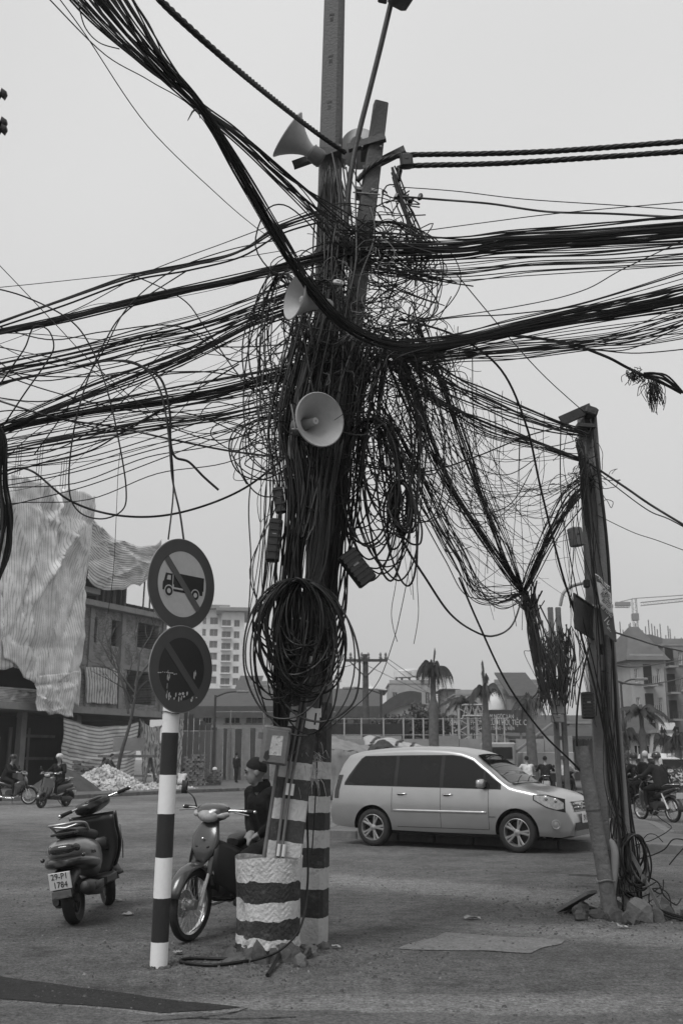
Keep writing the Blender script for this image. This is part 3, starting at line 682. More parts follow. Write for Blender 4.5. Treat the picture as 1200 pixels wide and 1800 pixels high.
for s_ in (-1, 1):
    side_patch('window_surround', lambda x: belt(x)-.012, lambda x: max(belt(x)+.0, wtop(x) + .012 - max(0,(-1.62-x))*1.1), -1.97, 1.13, s_, .003, 'car_black', 40)
    side_patch('front_window', lambda x: belt(x)+.005, lambda x: max(belt(x)+.012, wtop(x)), .05, .80, s_, .008, 'car_glass')
    side_patch('corner_window', lambda x: belt(x)+.005, lambda x: max(belt(x)+.012, wtop(x)), .84, 1.08, s_, .008, 'car_glass', 8)
    side_patch('rear_window', lambda x: belt(x)+.005, wtop, -.86, -.02, s_, .008, 'car_glass')
    side_patch('quarter_window', lambda x: belt(x)+.005+max(0,-1.7-x)*.3, lambda x: wtop(x) - max(0,(-1.60-x))*1.3, -1.90, -.93, s_, .008, 'car_glass')
    side_patch('side_moulding', lambda x: .615, lambda x: .655, -.93, .86, s_, .012, 'car_trim', 20, 2).modifiers.new('t','SOLIDIFY').thickness = .012
    for xs_, za, zb in ((.90,.36,1.03),(-.0,.36,1.03),(-.96,.60,1.03)):
        side_patch('door_seam', lambda x: za, lambda x: zb, xs_-.004, xs_+.004, s_, .0015, 'car_black', 1, 12)
    side_patch('sill_seam', lambda x: .352, lambda x: .36, -.86, .90, s_, .0015, 'car_black', 20, 1)
    for xd in (.10, -.80):
        y = s_*(hw(xd,.92)+.012); MB().rbox((xd+.02, y, .915), (.11,.02,.045), .012).build('handle_recess', 'car_black', car, smooth=30)
        MB().tube(cr([(xd-.05, y, .92),(xd-.02, y+s_*.022, .922),(xd+.1, y+s_*.022, .922),(xd+.13, y, .92)], 4), .013, 8, flat=.8).build('door_handle', 'chrome', car, smooth=50)
    # mirror
    mm = MB().rbox((.80, s_*(hw(.8,1.06)+.10), 1.115), (.12,.23,.15), .045).build('mirror', 'car_trim', car, smooth=60)
    MB().box((.80, s_*(hw(.8,1.06)-.01), 1.05), (.06,.08,.04)).build('mirror_arm', 'car_black', mm)
    # headlamp: clear lens wrapping the corner
    def lamp(u, v, s_=s_):
        x = 1.72 + .46*u; zc = .90 - .13*u; hh = (.045 + .075*min(1,u*2.2))*(1.0 if u < .8 else 1-.5*(u-.8)/.2); z = zc + hh*(v-.5)*2*.75; return (x, s_*(hw(x,z)+.008), z)
    hl = MB().grid(lamp, 14, 6).build('headlight', 'clear_lens', car, smooth=60)
    def rimf(u, v, s_=s_):
        x = 1.70 + .50*u; zc = .90 - .13*u; hh = (.055 + .082*min(1,u*2.2)); z = zc + hh*(v-.5)*2*.8; return (x, s_*(hw(x,z)+.004), z)
    MB().grid(rimf, 14, 6).build('headlight_rim', 'car_black', hl, smooth=60)
    for (lx, lz, lr) in ((1.9,.885,.05),(2.05,.85,.04)): MB().ball((lx, s_*(hw(lx,lz)+.004), lz), (lr,.007,lr), 12, 6).build('lamp_bowl', 'chrome', hl, smooth=60)
    # tail lamp
    def tail(u, v, s_=s_):
        z = .82 + .42*v; x = -2.19 + .10*u + .10*max(0,v-.3); return (x, s_*(hw(x,z)+.006), z)
    MB().grid(tail, 3, 6).build('tail_light', 'red_lens', car, smooth=60)
    # fog lamp
    xf_, zf = 2.05, .47; M_ = lookM((xf_, s_*(hw(xf_,zf)+.0), zf), (.55, s_*.84, 0)); MB().lathe([(0,.02),(.055,.016),(.06,.03),(.075,.03),(.08,0)], 20, M_).build('fog_lamp', 'steel_rim', car, smooth=40)
# windscreen
def topz(x, y):
    st = station(x); p = [q for q in st if q[1] > .8]
    for (y0, z0), (y1, z1) in zip(p, p[1:]):
        if y1 <= abs(y) <= y0: t = (abs(y)-y1)/max(1e-6, y0-y1); return z1 + (z0-z1)*t
    return p[-1][1]
def ws(u, v):
    x = .60 + .64*v; half = .56 + .12*v; y = -half + 2*half*u; return (x + .008, y, topz(x, y) + .008)
MB().grid(ws, 16, 12).build('windscreen', 'car_glass', car, smooth=60)
for y0 in (-.35, .15): MB().tube([(1.26, y0, 1.145), (1.18, y0+.3, 1.21), (1.14, y0+.5, 1.24)], .009, 6).build('wiper', 'car_black', car)
MB().box((1.29,0,1.115),(.06,1.3,.02)).build('scuttle', 'car_black', car)
# rear screen
MB().grid(lambda u, v: (-2.21 + .13*v, -.58+1.16*u, 1.12+.36*v) , 6, 4).build('rear_screen', 'car_glass', car, smooth=60)
# grille, badge, plate, lower intake
def nose(y, z):
    lo, hi = 1.9, 2.29
    for _ in range(24):
        m_ = (lo+hi)/2
        if interp(TOP, m_) > z + .03 and hw(m_, z) > abs(y): lo = m_
        else: hi = m_
    return lo
def gr(u, v):
    y = -.40 + .80*u; z = .66 + (.17)*v + .0*abs(2*u-1); return (nose(y, z) + .012, y, z)
MB().grid(gr, 14, 6).build('grille', 'car_black', car, smooth=60)
for q in (.1, .42, .74, 1.0):
    MB().tube([Vector(gr(i/12, q*.98)) + Vector((.01,0,0)) for i in range(13)], .011, 6).build('grille_bar', 'chrome', car, smooth=40)
bx_ = nose(0,.76) + .03
MB().tube([(bx_, .075*cos(a), .755+.052*sin(a)) for a in [2*pi*i/20 for i in range(21)]], .008, 6).build('badge', 'chrome', car, smooth=40)
MB().tube([(bx_+.002, .03*cos(a), .755+.05*sin(a)) for a in [2*pi*i/16 for i in range(17)]], .006, 6).build('badge_ring', 'chrome', car, smooth=40)
MB().tube([(bx_+.002, .066*cos(a), .773+.022*sin(a)) for a in [2*pi*i/16 for i in range(17)]], .006, 6).build('badge_ring', 'chrome', car, smooth=40)
MB().grid(lambda u, v: (nose(-.5+u, .36+.13*v)+.006, -.5+u, .36+.13*v), 12, 3).build('lower_intake', 'car_black', car, smooth=60)
pl = MB().rbox((2.318, 0, .555), (.012, .38, .16), .004).build('number_plate', 'number_plate', car)
PM = Matrix.Translation((2.3255, 0, .555)) @ Matrix.Rotation(R(90),4,'Z') @ Matrix.Rotation(R(90),4,'X')
text('plate_text', '29-577', .13, 'ink', pl, PM, sx=.8)
text('badge_text', 'INNOVA', .03, 'car_black', car, Matrix.Translation((.97, -hw(.97,.56)-.004, .565)) @ Matrix.Rotation(R(90),4,'X'))
MB().box((0,0,.3),(3.2,1.3,.16)).build('underbody', 'car_black', car)
def alloy(ax, s_):
    w_ = thing('wheel', None, None, (ax, s_*.775, .325)); w_.parent = car
    M_ = Matrix.Rotation(R(90)*(1 if s_ < 0 else -1), 4, 'X')
    MB().lathe([(.215,-.09),(.30,-.095),(.322,-.07),(.325,0),(.322,.07),(.30,.095),(.23,.095),(.215,.08)], 40, M_).build('tyre', 'rubber', w_, smooth=50)
    MB().lathe([(.232,.094),(.222,.098),(.205,.07),(.2,-.06)], 40, M_).build('rim', 'steel_rim', w_, smooth=50)
    MB().lathe([(0,.01),(.2,-.02)], 30, M_).build('brake_shade', 'car_black', w_)
    mb = MB()
    for k in range(5):
        for d in (-.16, .16):
            a = 2*pi*k/5 + d; b = 2*pi*k/5 + d*.55
            p0 = M_ @ Vector((.055*cos(b*1), .055*sin(b*1), .075)); p1 = M_ @ Vector((.215*cos(a), .215*sin(a), .078))
            mb.tube([p0, p0.lerp(p1,.5), p1], [.02,.019,.024], 6, flat=.7)
    mb.build('spokes', 'steel_rim', w_, smooth=50)
    MB().lathe([(0,.092),(.03,.09),(.06,.08),(.06,.04)], 20, M_).build('hub_cap', 'steel_rim', w_, smooth=40)
for ax in (1.39, -1.36):
    for s_ in (-1, 1): alloy(ax, s_)
# ---------------------------------------------------------------- motorbikes and scooters (local x forward, y left, z up)
def ell_loft(mb, secs, n=14, p=2.4, mi=0):
    """loft of super-elliptic sections: (x, y, z, half_width, half_height, lean of the section about y)"""
    rings = []
    for (x, y, z, a, b, ln) in secs:
        r_ = []
        for j in range(n):
            t = 2*pi*j/n; c, s_ = cos(t), sin(t)
            yy = a*math.copysign(abs(c)**(2/p), c); hh = b*math.copysign(abs(s_)**(2/p), s_)
            r_.append((x - hh*sin(ln), y + yy, z + hh*cos(ln)))
        rings.append(r_)
    return loft(mb, rings, mi)
def bike_wheel(parent, x, r, tw, spokes=18, disc=True, steer=0):
    w_ = thing('wheel', None, None, (x, 0, r)); w_.parent = parent; w_.rotation_euler = (0,0,steer)
    M_ = Matrix.Rotation(R(90),4,'X'); ri = r - tw*1.5
    MB().lathe([(ri,-tw*.6),(r-tw*.5,-tw*.95),(r-tw*.12,-tw*.6),(r,0),(r-tw*.12,tw*.6),(r-tw*.5,tw*.95),(ri,tw*.6)], 36, M_).build('tyre', 'rubber', w_, smooth=50)
    MB().lathe([(ri+.008,-tw*.62),(ri-.012,-tw*.5),(ri-.016,0),(ri-.012,tw*.5),(ri+.008,tw*.62)], 36, M_).build('rim', 'chrome' if spokes else 'dark_steel', w_, smooth=60)
    if spokes:
        mb = MB()
        for k in range(spokes):
            a = 2*pi*k/spokes; b = a + (.5 if k % 2 else -.5); s_ = .03 if k % 4 < 2 else -.03
            mb.tube([M_ @ Vector((.035*cos(b), .035*sin(b), s_)), M_ @ Vector(((ri-.01)*cos(a), (ri-.01)*sin(a), 0))], .0022, 4)
        mb.build('spokes', 'chrome', w_)
        MB().lathe([(0,-.05),(.035,-.05),(.045,-.02),(.045,.02),(.035,.05),(0,.05)], 16, M_).build('hub', 'steel_rim', w_, smooth=40)
    else:
        mb = MB()
        for k in range(5): a = 2*pi*k/5; mb.tube([M_ @ Vector((.03*cos(a),.03*sin(a),0)), M_ @ Vector((ri*cos(a+.15), ri*sin(a+.15), 0))], .02, 6)
        mb.lathe([(0,-.05),(.04,-.05),(.04,.05),(0,.05)], 14, M_); mb.build('cast_spokes', 'dark_steel', w_, smooth=40)
    if disc: MB().lathe([(.05,.062),(.11,.062),(.11,.066),(.05,.066)], 28, M_, closed=True).build('brake_disc', 'steel_rim', w_)
    return w_
def fender(parent, x, zc, r, w_, a0, a1, m_, name='mudguard', steer=0):
    mb = MB()
    mb.grid(lambda u, v: (x + (r - .035*abs(2*v-1)**2.2)*cos(a0+(a1-a0)*u), (v-.5)*2*w_, zc + (r - .035*abs(2*v-1)**2.2)*sin(a0+(a1-a0)*u)), 14, 8)
    return mb.build(name, m_, parent, smooth=60, solid=.006)
def handlebar(parent, x, z, half=.33, m_cowl='dark_paint', mirrors=True, back=.06):
    bar = MB().tube(cr([(x-back, -half, z+.03),(x, -.16, z+.03),(x+.02, 0, z+.01),(x, .16, z+.03),(x-back, half, z+.03)], 5), .011, 8).build('handlebar', 'chrome', parent, smooth=50)
    for s_ in (-1, 1):
        MB().tube([(x-back*.72, s_*(half-.10), z+.03),(x-back*1.03, s_*(half+.02), z+.03)], .018, 10).build('grip', 'rubber', bar, smooth=40)
        MB().ball((x-back*1.05, s_*(half+.028), z+.03), .017, 8, 6).build('bar_end', 'chrome', bar, smooth=60)
        MB().tube(cr([(x+.01, s_*(half-.13), z+.02),(x+.035, s_*(half-.06), z+.015),(x+.02, s_*(half+.02), z+.005)], 4), .006, 6).build('lever', 'chrome', bar, smooth=50)
        if mirrors is True or mirrors == s_:
            MB().tube(cr([(x, s_*(half-.14), z+.04),(x+.03, s_*(half-.12), z+.12),(x+.01, s_*(half-.03), z+.17)], 4), .006, 6).build('mirror_stalk', 'black_plastic', bar)
            MB().rbox((x, s_*(half+.0), z+.20), (.02,.075,.11), .02, (0,0,R(s_*12))).build('mirror', 'black_plastic', bar, smooth=50)
    return bar
def underbone(label, loc, rz, paint='dark_paint', lean=0, steer=0, near=False, group=None, plate=None, name='motorbike'):
    t = thing(name, label, 'motorbike', loc, rot=(lean, 0, rz), group=group)
    FXx, RX, r = .60, -.62, .285
    bike_wheel(t, FXx, r, .037, 28 if near else 14, True, steer); bike_wheel(t, RX, r, .042, 28 if near else 14, False)
    fk = MB()
    for s_ in (-1,1): fk.tube([(.43, s_*.082, .70), (FXx, s_*.082, r)], .0175, 8)
    fk.build('fork', 'chrome', t, smooth=40)
    lg = MB()
    for s_ in (-1,1): lg.tube([(.49, s_*.082, .52), (.42, s_*.085, .74)], .03, 8)
    lg.build('fork_cover', paint, t, smooth=40)
    fender(t, FXx, r, .335, .07, R(15), R(165), paint, 'front_mudguard'); fender(t, RX, r, .345, .075, R(40), R(185), 'black_plastic', 'rear_mudguard')
    # front cowl and leg shields
    mb = MB(); ell_loft(mb, [(.50,0,.62,.045,.03,R(-25)),(.475,0,.70,.115,.05,R(-25)),(.44,0,.79,.135,.055,R(-20)),(.40,0,.88,.10,.05,R(-15)),(.36,0,.94,.07,.03,R(-10))], 18, 2.6); c = mb.build('front_cowl', paint, t, smooth=50)
    for s_ in (-1,1): MB().rbox((.49, s_*.055, .735), (.02,.035,.018), .008, (R(s_*20),0,0)).build('air_slot', 'ink', c)
    MB().ball((.497, 0, .80), (.008,.013,.013), 10, 6).build('emblem', 'chrome', c, smooth=60)
    for s_ in (-1,1):
        def sh(u, v, s_=s_): return (.44 - .32*u + .05*sin(v*pi), s_*(.11 + .11*sin(min(1,u*1.4)*pi/2) + .01*v), .80 - .12*u - .46*v*(.75+.25*u))
        MB().grid(sh, 8, 8).build('leg_shield', 'black_plastic' if near else paint, t, smooth=60, solid=.008)
    # headlamp nacelle
    mb = MB(); ell_loft(mb, [(.46,0,.965,.05,.03,R(-20)),(.43,0,.985,.115,.065,R(-20)),(.37,0,1.01,.16,.072,R(-12)),(.29,0,1.03,.13,.055,0),(.24,0,1.035,.07,.03,0)], 18, 2.4); hn = mb.build('headlamp_cowl', paint, t, smooth=50)
    mb = MB(); ell_loft(mb, [(.478,0,.955,.03,.02,R(-25)),(.462,0,.965,.075,.04,R(-25)),(.438,0,.98,.10,.055,R(-22))], 16, 2.2); mb.build('headlight', 'clear_lens', hn, smooth=60)
    for s_ in (-1,1): 
        mb = MB(); ell_loft(mb, [(.445,s_*.10,.985,.02,.014,R(-20)),(.42,s_*.125,.99,.035,.024,R(-10)),(.38,s_*.15,1.0,.03,.022,0)], 10); mb.build('indicator', 'clear_lens', hn, smooth=60)
    handlebar(t, .33, 1.0, .33, mirrors=-1 if near else True)
    # seat, tail, engine
    mb = MB(); ell_loft(mb, [(.0,0,.74,.06,.03,0),(-.1,0,.755,.11,.045,0),(-.35,0,.765,.125,.05,0),(-.6,0,.80,.115,.045,0),(-.74,0,.82,.07,.03,0)], 14, 3); mb.build('seat', 'seat_vinyl', t, smooth=50)
    mb = MB(); ell_loft(mb, [(.16,0,.52,.05,.05,0),(.0,0,.58,.09,.09,0),(-.25,0,.64,.125,.09,0),(-.5,0,.70,.12,.07,0),(-.72,0,.76,.08,.05,0),(-.84,0,.79,.03,.03,0)], 14, 2.6); bd = mb.build('side_fairing', paint, t, smooth=50)
    mb = MB(); ell_loft(mb, [(-.80,0,.765,.07,.035,0),(-.86,0,.77,.06,.032,0),(-.885,0,.77,.03,.018,0)], 12); mb.build('tail_light', 'red_lens', bd, smooth=60)
    MB().tube(cr([(-.45,.13,.82),(-.62,.14,.87),(-.80,.09,.875),(-.83,0,.875),(-.80,-.09,.875),(-.62,-.14,.87),(-.45,-.13,.82)], 5), .012, 8).build('grab_rail', 'chrome', t, smooth=50)
    mb = MB(); mb.rbox((.02,0,.36), (.34,.2,.16), .05); mb.lathe([(.0,.11),(.09,.11),(.1,.09),(.1,-.11),(.0,-.11)], 16, Matrix.Translation((-.1,0,.37)) @ Matrix.Rotation(R(90),4,'X')); mb.tube([(.15,0,.36),(.28,0,.38)], .07, 10); mb.build('engine', 'dark_steel', t, smooth=40)
    MB().tube(cr([(.2,-.06,.33),(.15,-.12,.22),(-.2,-.14,.22),(-.45,-.15,.27),(-.9,-.16,.36)], 6), [.016]*13 + [.042]*12, 10).build('exhaust', 'steel_rim' if near else 'chrome', t, smooth=50)
    for s_ in (-1,1): MB().tube([(-.40,s_*.12,.66),(-.60,s_*.12,.30)], [.022,.026], 8).build('shock_absorber', 'chrome', t, smooth=40)
    for s_ in (-1,1): MB().tube([(-.1,s_*.08,.3),(RX,s_*.1,r)], .02, 6).build('swing_arm', 'dark_steel', t)
    MB().tube([(.05,-.2,.27),(.05,.2,.27)], .012, 8).build('foot_pegs', 'rubber', t)
    MB().tube([(-.02,.08,.28),(-.08,.26,.02 if not lean else .0)], .01, 6).build('side_stand', 'dark_steel', t)
    pb = MB().box((-.915,0,.62), (.008,.19,.14), (0,R(-15),0)).build('number_plate', 'number_plate', t)
    MB().box((-.86,0,.65), (.1,.06,.02), (0,R(30),0)).build('plate_bracket', 'black_plastic', t)
    return t

# parked underbone motorbike behind the footing
fw = G(331, 1655); hdg = Vector((-.42,-.907,0)).normalized(); bp = fw - hdg*.60
mat('bike_grey', .045, .25, .15, 4, spec=.5, coat=.5)
bikeA = underbone('grey underbone motorbike parked half hidden behind the round footing', (bp.x, bp.y, .0), math.atan2(hdg.y, hdg.x), 'bike_grey', lean=R(-3), near=True)

# ---------------------------------------------------------------- scooter seen from behind
mat('scooter_silver', .25, .3, .08, 4, metal=.3, coat=.5)
mat('scooter_dark', .02, .28, .15, 4, spec=.5, coat=.4)
def scooter(label, loc, rz, body='scooter_silver', dark='scooter_dark', lean=0, steer=0, plate=('29-P1','1784'), near=True, group=None, name='scooter', mirrors=False):
    t = thing(name, label, 'scooter', loc, rot=(lean, 0, rz), group=group)
    FXx, RX, r = .62, -.60, .225
    bike_wheel(t, FXx, r, .05, 0, False, steer); bike_wheel(t, RX, r, .055, 0, False)
    fender(t, FXx, r, .27, .085, R(10), R(170), dark, 'front_mudguard')
    fk = MB()
    for s_ in (-1,1): fk.tube([(.47,s_*.075,.62),(FXx,s_*.075,r)], .018, 8)
    fk.build('fork', 'dark_steel', t, smooth=40)
    # apron and inner leg shield
    def ap(u, v): 
        a = (u-.5)*2; wd = .10 + .15*sin(min(1, v*1.35)*pi*.62)
        return (.52 - .12*v - .09*a*a + .06*(1-v)**3, wd*a, .30 + .62*v)
    MB().grid(ap, 16, 16).build('apron', dark, t, smooth=60, solid=.02)
    def inn(u, v):
        a = (u-.5)*2; wd = .09 + .14*sin(min(1, v*1.35)*pi*.62); return (.43 - .10*v - .06*a*a, wd*a, .32 + .57*v)
    MB().grid(inn, 12, 12).build('inner_shield', 'black_plastic', t, smooth=60, solid=.02)
    MB().rbox((.36,0,.62), (.06,.26,.14), .03).build('glovebox', 'black_plastic', t, smooth=50)
    MB().tube([(.245+ .15, -.25, .78),(.39,-.262,.62),(.42,-.24,.45)], .007, 6).build('shield_edge', 'chrome', t); MB().tube([(.395, .25, .78),(.39,.262,.62),(.42,.24,.45)], .007, 6).build('shield_edge', 'chrome', t)
    MB().rbox((.16,0,.30), (.46,.36,.09), .03).build('footboard', 'black_plastic', t, smooth=40)
    # handlebar cowl
    mb = MB(); ell_loft(mb, [(.45,0,.965,.05,.03,R(-15)),(.41,0,.985,.14,.06,R(-15)),(.35,0,1.01,.19,.07,R(-8)),(.28,0,1.02,.17,.055,R(5)),(.235,0,1.01,.10,.03,R(10))], 20, 2.6); hn = mb.build('handlebar_cowl', dark, t, smooth=50)
    MB().tube(cr([(.40,-.17,1.035),(.44,-.10,1.045),(.455,0,1.05),(.44,.10,1.045),(.40,.17,1.035)], 5), .008, 6).build('cowl_trim', 'chrome', hn, smooth=50)
    MB().ball((.262,0,1.05), (.03,.10,.022), 14, 8, (0,R(-25),0)).build('instrument', 'car_glass', hn, smooth=60)
    mb = MB(); ell_loft(mb, [(.475,0,.955,.03,.02,R(-15)),(.455,0,.965,.08,.04,R(-15)),(.43,0,.975,.11,.05,R(-15))], 14); mb.build('headlight', 'clear_lens', hn, smooth=60)
    handlebar(t, .31, 1.0, .35, mirrors=mirrors, back=.09)
    # seat and rear body
    mb = MB(); ell_loft(mb, [(.06,0,.70,.08,.03,0),(-.02,0,.735,.13,.05,0),(-.25,0,.755,.15,.055,0),(-.48,0,.79,.145,.05,0),(-.64,0,.80,.10,.035,0)], 16, 3); mb.build('seat', 'seat_vinyl', t, smooth=50)
    mb = MB(); ell_loft(mb, [(.04,0,.50,.12,.16,0),(-.08,0,.54,.165,.17,0),(-.30,0,.58,.19,.155,0),(-.52,0,.625,.195,.13,0),(-.70,0,.655,.17,.10,0),(-.80,0,.665,.11,.06,0),(-.83,0,.665,.05,.03,0)], 22, 2.5); bd = mb.build('rear_body', body, t, smooth=50)
    mb = MB(); ell_loft(mb, [(-.66,0,.66,.162,.055,0),(-.765,0,.668,.142,.052,0),(-.835,0,.67,.085,.036,0),(-.845,0,.67,.03,.015,0)], 18, 2.8); mb.build('tail_light', 'red_lens', bd, smooth=60)
    mb = MB(); ell_loft(mb, [(-.30,0,.50,.20,.07,0),(-.55,0,.53,.208,.065,0),(-.74,0,.55,.19,.055,0),(-.86,0,.555,.13,.042,0),(-.90,0,.555,.06,.025,0)], 20, 2.6); mb.build('lower_fairing', dark, t, smooth=50)
    gr_ = MB().tube(cr([(-.42,.15,.80),(-.55,.155,.865),(-.74,.12,.885),(-.80,.06,.885),(-.80,-.06,.885),(-.74,-.12,.885),(-.55,-.155,.865),(-.42,-.15,.80)], 6), .0125, 8).build('grab_rail', 'steel_rim', t, smooth=50)
    MB().tube([(-.63,.145,.872),(-.66,0,.845),(-.63,-.145,.872)], .012, 8).build('rail_bar', 'steel_rim', gr_, smooth=50)
    MB().rbox((-.69,0,.80), (.16,.22,.02), .01).build('luggage_plate', 'black_plastic', t)
    # hugger with plate
    mb = MB(); ell_loft(mb, [(-.62,0,.46,.10,.05,0),(-.76,0,.44,.11,.07,R(20)),(-.86,0,.36,.10,.05,R(55)),(-.91,0,.26,.085,.03,R(75))], 14, 3); hg = mb.build('rear_hugger', 'black_plastic', t, smooth=50)
    pb = MB().rbox((-.945,0,.415), (.01,.195,.15), .006, (0,R(-14),0)).build('number_plate', 'number_plate', t)
    if plate:
        B = Matrix.Translation((-.952,0,.415)) @ Matrix.Rotation(R(-14),4,'Y') @ Matrix.Rotation(R(-90),4,'Z') @ Matrix.Rotation(R(90),4,'X')
        text('plate_text', plate[0], .076, 'ink', pb, B @ Matrix.Translation((0,.038,0)), sx=.85); text('plate_text', plate[1], .076, 'ink', pb, B @ Matrix.Translation((0,-.036,0)), sx=.85)
    MB().box((-.93,0,.30), (.008,.17,.06), (0,R(-14),0)).build('mud_flap', 'box_grey', t)
    # engine casing on the left, silencer on the right
    mb = MB(); ell_loft(mb, [(-.14,.13,.26,.05,.06,0),(-.3,.14,.25,.06,.085,0),(-.55,.14,.24,.06,.09,0),(-.70,.13,.24,.03,.05,0)], 12, 3); mb.build('gear_casing', 'dark_steel', t, smooth=50)
    mb = MB(); ell_loft(mb, [(-.2,-.15,.25,.03,.03,0),(-.36,-.165,.27,.06,.065,0),(-.7,-.175,.31,.068,.07,0),(-.80,-.175,.32,.05,.05,0),(-.82,-.175,.32,.02,.02,0)], 14, 2.2); ex = mb.build('silencer', 'dark_steel', t, smooth=50)
    MB().rbox((-.55,-.235,.31),(.3,.02,.07),.01).build('heat_shield', 'black_plastic', ex, smooth=50)
    for s_ in (-1,1): MB().ball((-.80,s_*.185,.60), (.03,.02,.02), 8, 6).build('indicator', 'red_lens', t, smooth=60)
    MB().tube([(-.05,.1,.22),(-.12,.26,.02)], .012, 6).build('side_stand', 'dark_steel', t)
    return t
def steer_parts(t, ang, ax=.40):
    M_ = Matrix.Translation((ax,0,.9)) @ Matrix.Rotation(R(-24),4,'Y') @ Matrix.Rotation(ang,4,'Z') @ Matrix.Rotation(R(24),4,'Y') @ Matrix.Translation((-ax,0,-.9))
    for c in t.children:
        if c.name.split('.')[0] in ('handlebar_cowl','headlamp_cowl','handlebar','fork','front_mudguard'): c.matrix_basis = M_ @ c.matrix_basis
ra = G(133, 1625); fa = G(182, 1597); hdg = fa - ra; hdg.normalize(); bp = ra + hdg*.60
scA = scooter('silver and black scooter parked with its rear number plate to the camera', (bp.x, bp.y, 0), math.atan2(hdg.y, hdg.x), lean=R(-9), steer=R(25))
steer_parts(scA, R(34))
text('script_lettering', 'Attila', .05, 'ink', scA, Matrix.Translation((-.50, -.2, .60)) @ Matrix.Rotation(R(-8),4,'Z') @ Matrix.Rotation(R(90),4,'X') , sx=1)

# passing bikes
la = G(20, 1414); b1 = underbone('dark motorbike ridden across the street, cut off by the left edge', (la.x - .0, la.y, 0), R(-6), 'dark_paint')
lb = G(95, 1419); b2 = scooter('black scooter ridden towards the camera at the left', (lb.x, lb.y, 0), R(-112), 'scooter_dark', 'dark_paint', plate=None, name='scooter', mirrors=True)
rb = G(1168, 1446); b3 = underbone('motorbike ridden away by the person with a shoulder bag', (rb.x, rb.y + .6, 0), R(110), 'dark_paint')
rc = G(1137, 1432); b4 = scooter('dark scooter ridden away by the rider in a long black coat', (rc.x - .15, rc.y + .2, 0), R(112), 'dark_paint', 'dark_paint', plate=None, name='scooter', mirrors=True)

for (px, py, rz, lab) in ((925,1405,100,'dark motorbike behind the car bonnet ridden by a person in white'), (960,1405,80,'dark motorbike behind the car bonnet ridden by a person in black'), (997,1410,60,'motorbike left of the pole prop ridden by a person in a pale jacket')):
    q = G(px, py); c = copy_tree(b1); c.location = (q.x, q.y, 0); c.rotation_euler.z = R(rz); tag(c, lab, 'motorbike')
    FARB = globals().setdefault('FARB', []); FARB.append(c)
# ---------------------------------------------------------------- people: capsules fused into one continuous skin
def capsule(mb, a, ra, b, rb, n=10, m=4):
    a, b = Vector(a), Vector(b); d = b - a; L_ = d.length
    z = d.normalized() if L_ > 1e-6 else Vector((0,0,1)); x = z.orthogonal().normalized(); y = z.cross(x); prof = []
    for i in range(m+1): t = pi/2*i/m; prof.append((ra*sin(t), -ra*cos(t)))
    for i in range(m+1): t = pi/2*i/m; prof.append((rb*cos(t), L_ + rb*sin(t)))
    M_ = Matrix.Translation(a) @ Matrix((x,y,z)).transposed().to_4x4()
    k = len(prof); vs = []
    for (r_, h) in prof:
        for j in range(n): vs.append(M_ @ Vector((r_*cos(2*pi*j/n), r_*sin(2*pi*j/n), h)))
    mb.add(vs, [(i*n+j, i*n+(j+1)%n, (i+1)*n+(j+1)%n, (i+1)*n+j) for i in range(k-1) for j in range(n)] + [tuple(range(n-1,-1,-1)), tuple((k-1)*n+j for j in range(n))])
CLOTH = {}
def cloth(v, rough=.9):
    k = 'cloth_%03d' % int(v*1000); mat(k, v, rough, .3, 9, .35, 35, spec=.15); return k
